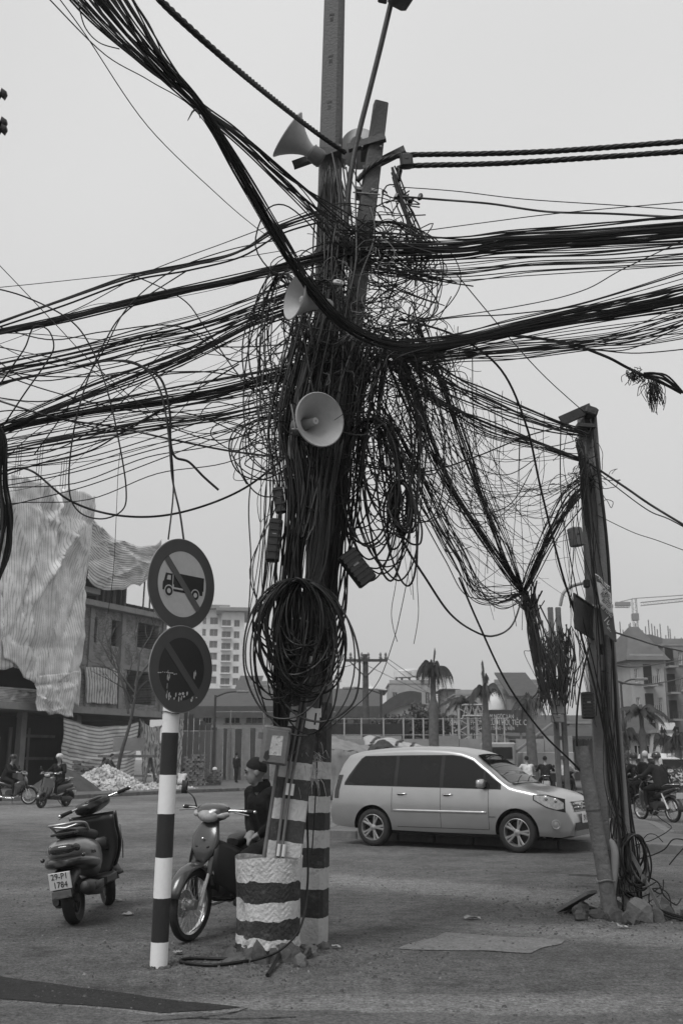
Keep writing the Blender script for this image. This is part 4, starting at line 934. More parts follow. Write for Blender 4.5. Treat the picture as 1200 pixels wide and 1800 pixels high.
def person(label, loc, rz, J, mats, head_turn=0, head_nod=0, hair='hair', helmet=None, voxel=.02, parent_group=None, detail=False, extra=()):
    """J: joints in local space (facing +x). mats: skin, top, trousers, shoes"""
    t = thing('person', label, 'person', loc, rz, group=parent_group)
    segs = []       # (tag, a, ra, b, rb)
    H, C, NK, HD = Vector(J['hip']), Vector(J['chest']), Vector(J['neck']), Vector(J['head'])
    bulk = J.get('bulk', 1.0)
    fwd = Vector((cos(J.get('turn',0)), sin(J.get('turn',0)), 0)); lat = Vector((-fwd.y, fwd.x, 0))
    segs += [('t', H + lat*.075, .115*bulk, H - lat*.075, .115*bulk), ('t', H + lat*.06, .125*bulk, C + lat*.07, .125*bulk), ('t', H - lat*.06, .125*bulk, C - lat*.07, .125*bulk), ('t', C + lat*.1, .10*bulk, C - lat*.1, .10*bulk)]
    segs += [('s', NK - Vector((0,0,.06)), .055, HD - Vector((0,0,.05)), .05)]
    for s_, sd in ((1,'l'), (-1,'r')):
        sh, el_, wr = Vector(J['sh'+sd]), Vector(J['el'+sd]), Vector(J['wr'+sd])
        segs += [('t', C + lat*s_*.08 + Vector((0,0,.06)), .085*bulk, sh, .075*bulk), ('t', sh, .07*bulk, el_, .052*bulk), ('t', el_, .052*bulk, wr, .04*bulk)]
        hd_ = (wr - el_).normalized(); up_ = Vector((0,0,1)); sdv = hd_.cross(up_); sdv = sdv.normalized() if sdv.length > .1 else lat
        pc = wr + hd_*.05; segs.append(('s', wr, .03, wr + hd_*.075, .034))
        for f in range(4):
            o_ = sdv*(.021*(f-1.5)); l_ = (.062,.075,.07,.052)[f]; k0 = wr + hd_*.085 + o_; k1 = k0 + hd_*l_*.55 - up_*.012; k2 = k1 + hd_*l_*.25 - up_*.03
            segs += [('s', k0, .0115, k1, .0105), ('s', k1, .0105, k2, .009)]
        segs.append(('s', wr + hd_*.03 + sdv*s_*-.03, .013, wr + hd_*.075 + sdv*s_*-.055 - up_*.01, .011))
        hp, kn, an = H + lat*s_*.085, Vector(J['kn'+sd]), Vector(J['an'+sd]); ft = J.get('ft'+sd)
        segs += [('l', hp, .095*bulk, kn, .066), ('l', kn, .064, an, .045)]
        toe = Vector(ft) if ft else an + fwd*.16 + Vector((0,0,-.045)); segs.append(('f', an + Vector((0,0,-.035)) - fwd*.03, .042, toe, .034))
    mb = MB()
    for s_ in segs: capsule(mb, *s_[1:])
    hq = Matrix.Translation(HD) @ Matrix.Rotation(J.get('turn',0) + head_turn, 4, 'Z') @ Matrix.Rotation(head_nod, 4, 'Y')
    hp_ = [((-.012,0,.025),(.092,.076,.098)), ((.012,0,-.03),(.075,.063,.082)), ((.035,0,-.078),(.045,.042,.032)), ((.088,0,-.022),(.02,.014,.022)), ((.08,0,.018),(.02,.05,.012)), ((.072,0,-.058),(.016,.026,.012)), ((-.01,.078,-.015),(.02,.01,.03)), ((-.01,-.078,-.015),(.02,.01,.03))]
    for c, r_ in hp_: mb.ball(hq @ Vector(c), r_, 14, 10, hq.to_3x3())
    for e in extra: capsule(mb, *e[1:]); segs.append(e)
    o = mb.build('body', mats[0])
    o.data.materials.clear()
    for q in mats: o.data.materials.append(MATS[q])
    rm = o.modifiers.new('fuse', 'REMESH'); rm.mode = 'VOXEL'; rm.voxel_size = voxel
    sm = o.modifiers.new('soft', 'SMOOTH'); sm.factor = .5; sm.iterations = 2 if detail else 3
    dg = bpy.context.evaluated_depsgraph_get(); me = bpy.data.meshes.new_from_object(o.evaluated_get(dg)); o.modifiers.clear(); o.data = me
    me.materials.clear()
    for q in mats: me.materials.append(MATS[q])
    idx = {'s':0, 't':1, 'l':2, 'f':3}
    S = [(idx[a[0]], Vector(a[1]), a[2], Vector(a[3]), a[4]) for a in segs]; S.append((0, HD, .1, HD + Vector((0,0,.02)), .1))
    mi = []
    for p in me.polygons:
        c = p.center; best, bi = 9, 0
        for (k, a, ra, b, rb) in S:
            d = b - a; q = max(0, min(1, (c-a).dot(d)/max(1e-9, d.length_squared))); e = (c - a - d*q).length - (ra + (rb-ra)*q)
            if e < best: best, bi = e, k
        mi.append(bi)
    me.polygons.foreach_set('material_index', mi); me.polygons.foreach_set('use_smooth', [True]*len(mi)); o.parent = t
    if helmet:
        hm = MB(); hm.lathe([(0,.125),(.05,.12),(.09,.095),(.112,.05),(.116,0),(.112,-.03),(.10,-.032),(.10,0)], 18, hq @ Matrix.Translation((-.008,0,.02)) @ Matrix.Diagonal((1.12,.92,1,1))); h_ = hm.build('helmet', helmet, t, smooth=50)
        MB().rbox(hq @ Vector((.115,0,.02)), (.05,.14,.012), .005, hq.to_3x3()).build('visor', 'black_plastic', h_)
    elif hair:
        hm = MB()
        def hf(u, v):
            th = pi*(.02 + .62*v); ph = 2*pi*u; back = .5 - .5*cos(ph); lim = .37 + .31*back**.7; th = pi*lim*v
            p = Vector((-.014 + .096*sin(th)*cos(ph), .080*sin(th)*sin(ph), .026 + .102*cos(th))); q = mnoise.noise(Vector((p.x*30, p.y*30, p.z*30)))*.014
            return hq @ (p * (1 + q*2))
        hm.grid(hf, 24, 12); hm.build('hair', hair, t, smooth=60)
    if detail:
        MB().lathe([(.085,-.05),(.082,0),(.07,.035),(.062,.03),(.07,-.02)], 18, Matrix.Translation(NK) @ Matrix.Rotation(R(12),4,'Y')).build('collar', mats[1], t, smooth=50)
        for s_ in (-1,1):
            MB().ball(hq @ Vector((.083, s_*.033, .006)), (.006,.015,.006), 10, 6, hq.to_3x3()).build('eye', 'ink', t, smooth=60)
            MB().tube([hq @ Vector((.092, s_*.016, .026)), hq @ Vector((.091, s_*.034, .031)), hq @ Vector((.078, s_*.052, .026))], .0042, 5).build('eyebrow', 'hair', t)
        MB().tube([hq @ Vector((.088, -.02, -.056)), hq @ Vector((.0915, 0, -.054)), hq @ Vector((.088, .02, -.056))], .0035, 5).build('lips', 'lip', t)
    return t
mat('lip', .11, .6, 0)
def ride(hip=(-.22,0,.83), lean=.10, hand=(.27,.31,1.03), foot=(.12,.17,.30), turn=0, bulk=1.0):
    hx, hy, hz = hip; J = dict(hip=hip, chest=(hx+lean, hy, hz+.33), neck=(hx+lean*1.25, hy, hz+.50), head=(hx+lean*1.5+.02, hy, hz+.66), bulk=bulk)
    for s_, k in ((1,'l'), (-1,'r')):
        J['sh'+k] = (hx+lean*1.15, hy+s_*.185, hz+.42); J['wr'+k] = (hand[0]-.07, s_*hand[1], hand[2]+.02)
        a, b = Vector(J['sh'+k]), Vector(J['wr'+k]); J['el'+k] = tuple((a+b)/2 + Vector((-.03, s_*.07, -.09)))
        J['kn'+k] = (hx+.40, s_*.20, hz-.10); J['an'+k] = (foot[0], s_*foot[1], foot[2]+.07); J['ft'+k] = (foot[0]+.16, s_*foot[1], foot[2]+.035)
    return J
def squat(arm=.3):
    J = dict(hip=(0,0,.24), chest=(.16,0,.50), neck=(.24,0,.64), head=(.31,0,.77))
    for s_, k in ((1,'l'), (-1,'r')):
        J['sh'+k] = (.21, s_*.18, .58); J['el'+k] = (.36, s_*.22, .42); J['wr'+k] = (.50, s_*.12, .28); J['kn'+k] = (.36, s_*.19, .46); J['an'+k] = (.08, s_*.13, .08)
    return J
def stand(h=1.0, bend=0.0, stride=.1):
    J = dict(hip=(-bend*.3,0,.90), chest=(bend*.35,0,1.24-bend*.1), neck=(bend*.6,0,1.41-bend*.2), head=(bend*.8+.02,0,1.57-bend*.28))
    for s_, k in ((1,'l'), (-1,'r')):
        J['sh'+k] = (bend*.5, s_*.185, 1.34-bend*.15); J['el'+k] = (bend*.9+.02, s_*.23, 1.08-bend*.2); J['wr'+k] = (bend*1.2+.14, s_*.2, .88-bend*.2); J['kn'+k] = (.04+s_*stride*.5, s_*.1, .49); J['an'+k] = (s_*stride, s_*.1, .085)
    return J
# man waiting on the parked motorbike, head turned to the left of the picture
hA = math.atan2(-.93,-.36)
J = ride((-.0,0,.73), .10, (.24,.10,.80), (.30,.19,.24)); J['head'] = (J['head'][0]+.02, 0, J['head'][2]-.045)
sp_ = parent_matrix(bikeA) @ Vector((-.33,0,0))
person('man in a black jacket sitting on the parked motorbike looking left', (-.62, 9.4, 0), R(215), J, ['skin', cloth(.012), cloth(.02), cloth(.03)], head_turn=R(-31), head_nod=R(10), voxel=.011, detail=True)
# riders
person('rider in a dark jacket with a pale sleeve stripe, at the left edge', b1.location, b1.rotation_euler.z, ride((-.30,0,.83),.16), ['skin', cloth(.016), cloth(.014), cloth(.05)], helmet='black_plastic', voxel=.022)
mat('helmet_pale', .45, .3, .5, 8)
person('rider in an open black jacket and pale-striped helmet, coming towards the camera', b2.location, b2.rotation_euler.z, ride((-.20,0,.84),.04,(.24,.33,1.04),(.2,.14,.36)), ['skin', cloth(.013), cloth(.015), cloth(.2)], helmet='helmet_pale', voxel=.022)
person('rider seen from behind in a quilted jacket with a shoulder bag', b3.location, b3.rotation_euler.z, ride((-.30,0,.84),.10,bulk=1.12), ['skin', cloth(.022), cloth(.014), cloth(.1)], helmet='dark_paint', voxel=.022)
person('rider in a long black coat leaning over the dark scooter', b4.location, b4.rotation_euler.z, ride((-.12,0,.84),.14,(.24,.33,1.04),(.2,.14,.36),bulk=1.05), ['skin', cloth(.011), cloth(.011), cloth(.02)], helmet='black_plastic', voxel=.022)
p_ = b4.location; person('pillion passenger in a black coat and pale knitted hat', (p_.x, p_.y, 0), b4.rotation_euler.z, ride((-.52,0,.90),.08,(-.15,.16,1.05),(-.15,.19,.38),bulk=1.08), ['skin', cloth(.01), cloth(.01), cloth(.02)], hair=cloth(.4), voxel=.022)
a = parent_matrix(b3) @ Vector((-.52,.16,1.28)); b = parent_matrix(b3) @ Vector((-.36,-.22,.86))
bag = thing('shoulder_bag', 'black bag with a strap across the rider\'s back', 'bag', b); MB().tube(cr([a + Vector((0,0,.06)), (a+b)/2 + Vector((.03,-.10,0)), b], 6), .022, 6, flat=.4).build('strap', 'seat_vinyl', bag, world=True); MB().rbox(b + Vector((.06,-.05,-.02)), (.22,.12,.16), .03).build('pouch', 'seat_vinyl', bag, world=True, smooth=40)
# people working on the far pavement
def far(px, py, z=.15): return G(px, py, z)
q = far(263, 1384); person('worker in a white shirt squatting by the tarpaulin, seen from behind', q, R(80), squat(), ['skin', cloth(.5), cloth(.03), cloth(.03)], voxel=.025)
q = far(318, 1384); person('worker in a white shirt squatting by the brick stack right of the post', q, R(85), squat(), ['skin', cloth(.5), cloth(.03), cloth(.03)], voxel=.025)
q = far(310, 1382); person('worker in a pale hat squatting beside another, beyond the sign post', (q.x - .35, q.y + .7, .15), R(120), squat(), ['skin', cloth(.15), cloth(.03), cloth(.03)], helmet='white_paint', voxel=.025)
q = far(181, 1386); person('worker in grey bending over the rubble heap', (q.x, q.y, .15), R(-5), stand(1,.45), ['skin', cloth(.06), cloth(.05), cloth(.03)], voxel=.025)
q = far(367, 1380); person('person crouching by the parked motorbike at the striped fence', (q.x, q.y, .15), R(20), squat(), ['skin', cloth(.03), cloth(.03), cloth(.03)], helmet='white_paint', voxel=.025)
q = far(405, 1378); person('person in black standing at the striped fence', (q.x, q.y + 3, .15), R(60), stand(), ['skin', cloth(.012), cloth(.012), cloth(.02)], voxel=.025)
# traffic beyond the silver car
for c, lab, tp_, hm in zip(FARB, ('rider with black hair and a white top behind the car bonnet', 'rider in a dark top behind the car bonnet', 'rider in a pale jacket and hat left of the pole prop'), (.5,.015,.33), (None,None,'helmet_pale')):
    person(lab, c.location, c.rotation_euler.z, ride((-.28,0,.80),.08), ['skin', cloth(tp_), cloth(.03), cloth(.03)], helmet=hm, voxel=.025)
# ---------------------------------------------------------------- buildings
mat('render_pale', .30, .9, .15, .8, .2, 12, dirt=.35, dirt_v=.18, dirt_scale=.7)
mat('render_mid', .19, .9, .15, .8, .2, 12, dirt=.4, dirt_v=.12, dirt_scale=.7)
mat('render_white', .6, .85, .1, .8, dirt=.3, dirt_v=.3, dirt_scale=.5)
mat('roof_dark', .055, .85, .2, 1.5, .3, 14, dirt=.3, dirt_v=.09)
mat('roof_mid', .10, .85, .2, 1.5, .3, 14)
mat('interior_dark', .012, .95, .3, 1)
mat('frame_white', .5, .7, .1, 4)
mat('shutter', .02, .7, .25, 2, stretch=(6,6,.3))
mat('timber', .11, .9, .35, 5, .4, 30, stretch=(1,1,.2))
mat('slab_grey', .24, .9, .25, 1.5, .4, 14, dirt=.5, dirt_v=.09)
def brick_mat(name, v, mortar, sc):
    m = mat(name, v, .95, 0, spec=.1); nt = m.node_tree; nd = nt.nodes; L = nt.links.new
    tc = nd.new('ShaderNodeTexCoord'); mp = nd.new('ShaderNodeMapping'); mp.inputs['Rotation'].default_value = (R(90),0,0); L(tc.outputs['Object'], mp.inputs[0])
    b = nd.new('ShaderNodeTexBrick'); b.inputs['Scale'].default_value = sc; b.inputs['Color1'].default_value = (v*.7,)*3+(1,); b.inputs['Color2'].default_value = (v*1.35,)*3+(1,); b.inputs['Mortar'].default_value = (mortar,)*3+(1,); b.inputs['Mortar Size'].default_value = .025; b.inputs['Brick Width'].default_value = .5; b.inputs['Row Height'].default_value = .2
    L(mp.outputs[0], b.inputs[0])
    n = nd.new('ShaderNodeTexNoise'); n.inputs['Scale'].default_value = 1.6; n.inputs['Detail'].default_value = 8; n.inputs['Roughness'].default_value = .7; L(tc.outputs['Object'], n.inputs[0])
    mr_ = nd.new('ShaderNodeMapRange'); mr_.inputs[1].default_value = .3; mr_.inputs[2].default_value = .7; mr_.inputs[3].default_value = .5; mr_.inputs[4].default_value = 1.5; L(n.outputs[0], mr_.inputs[0])
    q = nd.new('ShaderNodeMix'); q.data_type = 'RGBA'; q.blend_type = 'MULTIPLY'; q.inputs[0].default_value = 1; L(b.outputs[0], q.inputs[6]); L(mr_.outputs[0], q.inputs[7]); L(q.outputs[2], nd['Principled BSDF'].inputs['Base Color'])
    bu = nd.new('ShaderNodeBump'); bu.inputs['Strength'].default_value = .5; bu.inputs['Distance'].default_value = .03; L(b.outputs[1], bu.inputs['Height']); bu.invert = True; L(bu.outputs[0], nd['Principled BSDF'].inputs['Normal']); return m
brick_mat('brickwork', .19, .27, 2.6)
def wall_open(mb, W, H, ops, z0=0, th=.25):
    """wall in the local xz plane (front at y=0, back at y=th) with rectangular openings (x0,x1,z0,z1)"""
    xs_ = sorted({0, W, *[o[0] for o in ops], *[o[1] for o in ops]}); zs_ = sorted({0, H, *[o[2] for o in ops], *[o[3] for o in ops]})
    def inside(x, z): return any(o[0] < x < o[1] and o[2] < z < o[3] for o in ops)
    for a, b in zip(xs_, xs_[1:]):
        for c, d in zip(zs_, zs_[1:]):
            if inside((a+b)/2, (c+d)/2): continue
            mb.quad((a,0,z0+c),(b,0,z0+c),(b,0,z0+d),(a,0,z0+d)); mb.quad((b,th,z0+c),(a,th,z0+c),(a,th,z0+d),(b,th,z0+d))
    for (a, b, c, d) in ops:
        for p, q in (((a,c),(b,c)),((b,c),(b,d)),((b,d),(a,d)),((a,d),(a,c))): mb.quad((p[0],0,z0+p[1]),(q[0],0,z0+q[1]),(q[0],th,z0+q[1]),(p[0],th,z0+p[1]))
    for p, q in (((0,0),(W,0)),((W,0),(W,H)),((W,H),(0,H)),((0,H),(0,0))): mb.quad((p[0],0,z0+p[1]),(p[0],th,z0+p[1]),(q[0],th,z0+q[1]),(q[0],0,z0+q[1]))
    return mb
def window(parent, a, b, c, d, y=.1, bars=1, fm='frame_white', gm='window_glass', sill=True):
    f = MB(); w_ = .05
    f.box(((a+b)/2, y, c+w_/2), (b-a, .06, w_)); f.box(((a+b)/2, y, d-w_/2), (b-a, .06, w_)); f.box((a+w_/2, y, (c+d)/2), (w_, .058, d-c-2*w_)); f.box((b-w_/2, y, (c+d)/2), (w_, .058, d-c-2*w_))
    for k in range(1, bars+1): f.box((a+(b-a)*k/(bars+1), y, (c+d)/2), (w_*.8, .05, d-c-2*w_))
    o = f.build('window', fm, parent)
    MB().box(((a+b)/2, y+.03, (c+d)/2), (b-a-.02, .012, d-c-.02)).build('pane', gm, o)
    if sill: MB().box(((a+b)/2, -.05, c-.04), (b-a+.2, .14, .07)).build('sill', 'slab_grey', o)
    return o
def building(name, label, x0, x1, ytop, Y, depth, wallm, rows, cols, win=(.5,.5), roof='flat', roofm='roof_dark', yaw=0, cat='house', base_py=None, skip=(), zb=0, bars=1, eave=.3, glassm='window_glass'):
    """box house measured from the photograph: left and right pixel, pixel of the wall top, distance"""
    a, b = P(x0, ytop, Y), P(x1, ytop, Y); W = (b.x-a.x)/cos(yaw); H = a.z - zb
    t = thing(name, label, cat, (a.x, Y, zb), yaw); ops = []
    cw, ch = W/cols, H/rows
    for i in range(cols):
        for j in range(rows):
            if (i, j) in skip: continue
            cx, cz = (i+.5)*cw, (j+.52)*ch; ops.append((cx-cw*win[0]/2, cx+cw*win[0]/2, cz-ch*win[1]/2, cz+ch*win[1]/2))
    wall_open(MB(), W, H, ops).build('wall', wallm, t)
    mb = MB(); mb.box((.13, .27+depth/2, H/2), (.25, depth, H)); mb.box((W-.13, .27+depth/2, H/2), (.25, depth, H)); mb.box((W/2, .4+depth, H/2), (W-.03, .25, H-.02)); mb.build('side_wall', wallm, t)
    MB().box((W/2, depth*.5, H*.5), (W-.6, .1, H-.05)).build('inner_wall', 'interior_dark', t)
    for o in ops: window(t, *o, bars=bars, gm=glassm)
    if roof == 'flat':
        MB().box((W/2, depth/2+.1, H+.08), (W+eave, depth+eave, .16)).build('roof', 'slab_grey', t)
        MB().box((W/2, .0, H+.36), (W, .12, .4)).build('parapet', wallm, t)
    elif roof == 'hip':
        e = eave + .3; rr = MB(); hh = min(W, depth)*.28
        v = [(-e,-e,H),(W+e,-e,H),(W+e,depth+e,H),(-e,depth+e,H),(W*.3,depth/2,H+hh),(W*.7,depth/2,H+hh)]; rr.add(v, [(0,1,5,4),(1,2,5),(2,3,4,5),(3,0,4),(0,3,2,1)]); rr.build('roof', roofm, t)
    elif roof == 'shed':
        rr = MB(); v = [(-eave,-eave,H),(W+eave,-eave,H),(W+eave,depth+eave,H+depth*.35),(-eave,depth+eave,H+depth*.35)]; rr.add(v + [(x,y,z+.15) for x,y,z in v], [(3,2,1,0),(4,5,6,7),(0,1,5,4),(1,2,6,5),(2,3,7,6),(3,0,4,7)]); rr.build('roof', roofm, t)
    return t, W, H

# --- left: house under construction behind tarpaulins; its front runs away to the right
F0, F1 = Vector((-19.2, 43.6, 0)), Vector((-10.46, 60.5, 0)); fd = (F1-F0).normalized(); FW = (F1-F0).length; fyaw = math.atan2(fd.y, fd.x)
site = thing('construction_house', 'brick house under construction with bare window openings, hung with tarpaulins', 'house', F0, fyaw)
def fx(px, py=1300):
    """distance along the front seen at pixel column px"""
    u, v = (px-600)/FPX, (900-py)/FPX; k = u/(CT - v*ST); return (k*F0.y - F0.x)/(fd.x - k*fd.y)
def fz(px, py): s_ = fx(px, py); return P(px, py, F0.y + fd.y*s_).z
XA = fx(130,1150); XB = fx(292,1100)
z1, z2, z3 = fz(200,1250), fz(200,1172), fz(200,1070)   # slab levels
def op(p0, p1, pt, pb): xm = (p0+p1)/2; return (fx(p0,(pt+pb)/2), fx(p1,(pt+pb)/2), fz(xm,pb), fz(xm,pt))
ops2 = [op(157,171,1085,1130), op(196,212,1092,1138), op(242,279,1098,1142)]
ops1 = [op(151,206,1176,1236), op(222,274,1178,1240)]
wallops = [(a-XA, b-XA, c-z1, d-z1) for a,b,c,d in ops1+ops2]
mb = wall_open(MB(), XB-XA, z3-z1-.1, wallops, 0, .3); mb.xf(Matrix.Translation((XA,0,z1+.05))); mb.build('brick_wall', 'brickwork', site)
def slab(z, h=.32, x0=-6, x1=XB+.4, d=9, y0=-.55): MB().box(((x0+x1)/2, y0 + d/2, z), (x1-x0, d, h)).build('floor_slab', 'slab_grey', site)
slab(z1-.12, .34, y0=-1.3); slab(z3, .3); slab(fz(60,1020), .3, x1=XA+1.2); 
MB().box(((XA+XB)/2, .14, z2+.06), (XB-XA+.1, .36, .26)).build('ring_beam', 'slab_grey', site)
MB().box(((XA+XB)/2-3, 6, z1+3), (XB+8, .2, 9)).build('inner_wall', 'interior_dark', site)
for px in (160, 216, 288): 
    x = fx(px, 1100); MB().box((x, .1, (z1+z3)/2), (.32,.45,z3-z1-.32)).build('column', 'slab_grey', site)
for k in range(5): x = -4 + k*(XA+5)/4; MB().box((x, .4, z1/2-.15), (.35,.35,z1-.3)).build('column', 'slab_grey', site)
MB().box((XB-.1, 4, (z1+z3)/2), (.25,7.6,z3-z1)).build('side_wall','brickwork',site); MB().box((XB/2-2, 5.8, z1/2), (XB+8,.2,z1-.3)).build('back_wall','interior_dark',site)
# bare upper storey: forest of shuttering props under the tarpaulin
z4 = fz(210,1000)
for k in range(22):
    x = XA + .3 + (XB-XA-.6)*k/21 + random.uniform(-.08,.08); y = random.uniform(.0,3)
    MB().tube([(x,y,z3+.15),(x+random.uniform(-.1,.1),y,z4+.5)], .05, 6).build('prop', 'timber', site)
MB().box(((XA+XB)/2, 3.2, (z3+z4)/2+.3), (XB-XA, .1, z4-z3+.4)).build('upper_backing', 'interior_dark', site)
MB().box(((XA+XB)/2, 2.0, z4+.55), (XB-XA+.2, 4.2, .14)).build('shuttering_deck', 'timber', site)
for px, h in ((185, 1.4), (192, 1.7), (197, 1.3), (285, 1.0), (40, 2.2), (78, 2.2), (122, 1.4)):
    x = fx(px, 930); zt = (z4+.6) if px > 150 else fz(px, 845)
    for q in range(3): MB().tube([(x+q*.12,.5+q*.3,zt-.5),(x+q*.13,.5+q*.3,zt+h)], .018, 5).build('rebar', 'dark_steel', site)
# ground floor: dark roller shutters
for k in range(4):
    a = -4 + k*(XA+5.2)/4; wd = (XA+5.2)/4 - .25
    MB().box((a+wd/2+.15, .9, z1/2-.2), (wd,.1,z1-.5)).build('roller_shutter', 'shutter', site)
for x in (fx(30,1350), fx(62,1350)): MB().box((x,.6,1.5),(.16,.1,3.0)).build('frame_post', 'timber', site)
for z in (1.5, 2.6): MB().box((fx(80,1350),.55,z),(2.2,.08,.14)).build('frame_rail', 'timber', site)
MB().box((fx(15,1330),.84,2.3),(.35,.02,.5)).build('paper_notice', 'white_paint', site)

# tarpaulins: striped cloth hung over the front, bellied and creased
stripes('tarp_fine', .68, .40, 1.0, 0, .24, var=.3)
stripes('tarp_cross', .62, .25, 1.0, 1, .38, var=.2)
stripes('tarp_coarse', .5, .2, 1.0, 0, .40, var=.2)
def tarp(label, corners, seed, m_, nu=46, nv=46, fold=.28, freq=5, belly=.5, y_out=.7, n_u=30, n_v=20, rag=.0, sag=0):
    """corners: photo pixels TL, TR, BR, BL on the house front; folds stand out of the plane"""
    def on(px, py):       # where the sight line meets the plane of the cloth, y_out in front of the wall
        o_ = F0 + Vector((fd.y,-fd.x,0))*y_out; k_ = ((px-600)/FPX)/(CT - ((900-py)/FPX)*ST); s_ = (k_*o_.y - o_.x)/(fd.x - k_*fd.y); return Vector((s_, 0, P(px, py, o_.y + fd.y*s_).z))
    pts = [on(*p) for p in corners]; base = site.matrix_basis @ Vector((pts[0].x, -y_out, pts[0].z))
    t = site.matrix_basis; rgc = random.Random(int(seed*10)); creases = [(rgc.random(), rgc.random(), rgc.gauss(0,.5) + rgc.choice((0,0,.9,-.9)), rgc.uniform(.008,.03), rgc.choice((1,-.9))*rgc.uniform(.4,1)) for _ in range(int(10 + 6*freq))]
    def f(u, v):
        p = pts[0].lerp(pts[1], u).lerp(pts[3].lerp(pts[2], u), v)
        cre = 0
        for (cu, cv, ca, cw, cs) in creases:
            du, dv = u-cu, v-cv; d = du*cos(ca)+dv*sin(ca); al = -du*sin(ca)+dv*cos(ca)
            cre += cs*math.exp(-abs(d)/cw)*math.exp(-(al/.45)**2)
        n1 = mnoise.noise(Vector((u*freq*.8 + .3*v, v*1.6, seed))); n2 = mnoise.noise(Vector((u*freq*2.6, v*6, seed+7))); n3 = mnoise.noise(Vector((u*1.8, v*2.0, seed+3)))
        y = -y_out - fold*(1.5*cre + .5*n1 + .45*n2) - belly*(.5*sin(pi*u)*sin(pi*v) + n3)
        e1 = mnoise.noise(Vector((u*4, seed, 0))); e0 = mnoise.noise(Vector((u*5, seed+3, 0)))
        dz = rag*(e1*v**3 + .5*e0*(1-v)**3) - sag*(1-abs(2*u-1)**1.5) + fold*.2*cre*sin(pi*v); dx = fold*.6*n3*sin(pi*u) + rag*.25*mnoise.noise(Vector((seed, v*5, u)))
        return t @ Vector((p.x + dx, y, p.z + dz))
    mb = MB(); mb.grid(f, nu, nv, uv=lambda u, v: (u*n_u + .22*mnoise.noise(Vector((u*3,v*3,seed))), v*n_v + .3*mnoise.noise(Vector((u*4,v*2,seed+2)))))
    o = mb.build('tarpaulin', m_, smooth=70, solid=.02); return tag(o, label, 'tarpaulin', 'striped tarpaulins on the construction house')
tarp('tall striped tarpaulin draped down the whole left half of the construction house', [(8,830),(166,872),(138,1245),(8,1165)], 1.3, 'tarp_fine', 80, 80, 0.176, 4, 0.28, 1.6, 44, 20, rag=0.44)
tarp('tarpaulin strip hanging at the far left edge of the construction house', [(-60,800),(34,836),(34,1175),(-50,1180)], 2.9, 'tarp_fine', 24, 46, 0.126, 2, 0.16, 1.4, 16, 20, rag=0.28)
tarp('loose tarpaulin flap hanging low beside the tall tarpaulin', [(62,1190),(140,1180),(128,1262),(66,1248)], 4.1, 'tarp_fine', 24, 24, 0.126, 2, 0.16, 1.9, 20, 10, rag=0.22)
tarp('cross-striped tarpaulin slung over the roof of the construction house', [(158,905),(284,950),(270,1008),(156,1010)], 6.2, 'tarp_cross', 60, 30, 0.147, 2, 0.24, .9, 20, 22, rag=0.72, sag=.9)
tarp('small pale tarpaulin covering a first-floor opening', [(150,1172),(207,1176),(205,1238),(152,1236)], 7.7, 'tarp_coarse', 24, 24, 0.042, 3, 0.06, .22, 12, 10, rag=0.08)
tarp('broad cross-striped tarpaulin across the ground floor behind the bare tree', [(112,1262),(242,1270),(236,1372),(110,1380)], 8.4, 'tarp_cross', 50, 36, 0.092, 3, 0.14, 1.0, 20, 17, rag=0.17, sag=.35)
tarp('bunched tarpaulin hanging beside the doorway of the construction house', [(244,1262),(284,1274),(278,1366),(252,1372)], 9.8, 'tarp_coarse', 30, 30, 0.126, 3, 0.08, .9, 10, 10, rag=0.11, sag=.3)
tarp('narrow striped tarpaulin at the right corner of the construction house', [(286,1256),(324,1262),(312,1368),(284,1368)], 11.1, 'tarp_coarse', 30, 30, 0.105, 3, 0.08, .8, 12, 10, rag=0.11)
tarp('dark grey tarpaulin over the shopfront at the far left', [(-20,1205),(66,1212),(64,1250),(-20,1246)], 12.6, 'tarp_cross', 30, 20, 0.063, 3, 0.08, .5, 10, 14)

# --- yard wall and painted fence right of the house
mat('sheet_metal', .15, .6, .2, 1.2, .15, 10, dirt=.4, dirt_v=.1, stretch=(2,2,.3)); mat('old_boards', .075, .9, .3, 2, stretch=(4,4,.4))
YW = 65.0
wl = thing('yard_wall', 'plain sheet-metal yard wall with a sloping board top', 'wall', (P(320,1280,YW).x, YW, 0))
wx0, wx1 = P(318,1280,YW).x, P(380,1280,YW).x; hz_ = P(340,1285,YW).z
for k in range(6):
    a = (wx1-wx0)*k/6; MB().box((a+(wx1-wx0)/12, 0, hz_/2), ((wx1-wx0)/6-.02,.06,hz_)).build('panel', 'sheet_metal', wl)
    zt0 = P(322,1248,YW).z - hz_; zt = zt0*(1-(k+.5)/6.5)
    MB().box((a+(wx1-wx0)/12, .02, hz_+zt/2+.02), ((wx1-wx0)/6-.03,.05,zt)).build('board', 'old_boards', wl)
mat('stripe_dark', .05, .7, .2, 2, dirt=.4, dirt_v=.12); mat('stripe_light', .20, .7, .2, 2, dirt=.4, dirt_v=.12)
YF = 68.0
fn = thing('striped_fence', 'hoarding of vertical panels painted in dark and light stripes', 'fence', (P(378,1320,YF).x, YF, 0)); x0 = P(378,1320,YF).x; hgt = P(420,1281,YF).z
edges = [378,392,399,412,425,439,449,462,475,488,500,512]
for k in range(len(edges)-1):
    a, b = P(edges[k],1320,YF).x - x0, P(edges[k+1],1320,YF).x - x0
    MB().box(((a+b)/2, .02*(k%2), hgt/2), (b-a-.02,.05,hgt+.05*(k%3))).build('panel', 'stripe_dark' if k%2 else 'stripe_light', fn)
for k in range(4): MB().tube([(1+2.2*k,-.08,0),(1+2.2*k,-.08,hgt+1.2)], .04, 6).build('post', 'galvanised', fn)
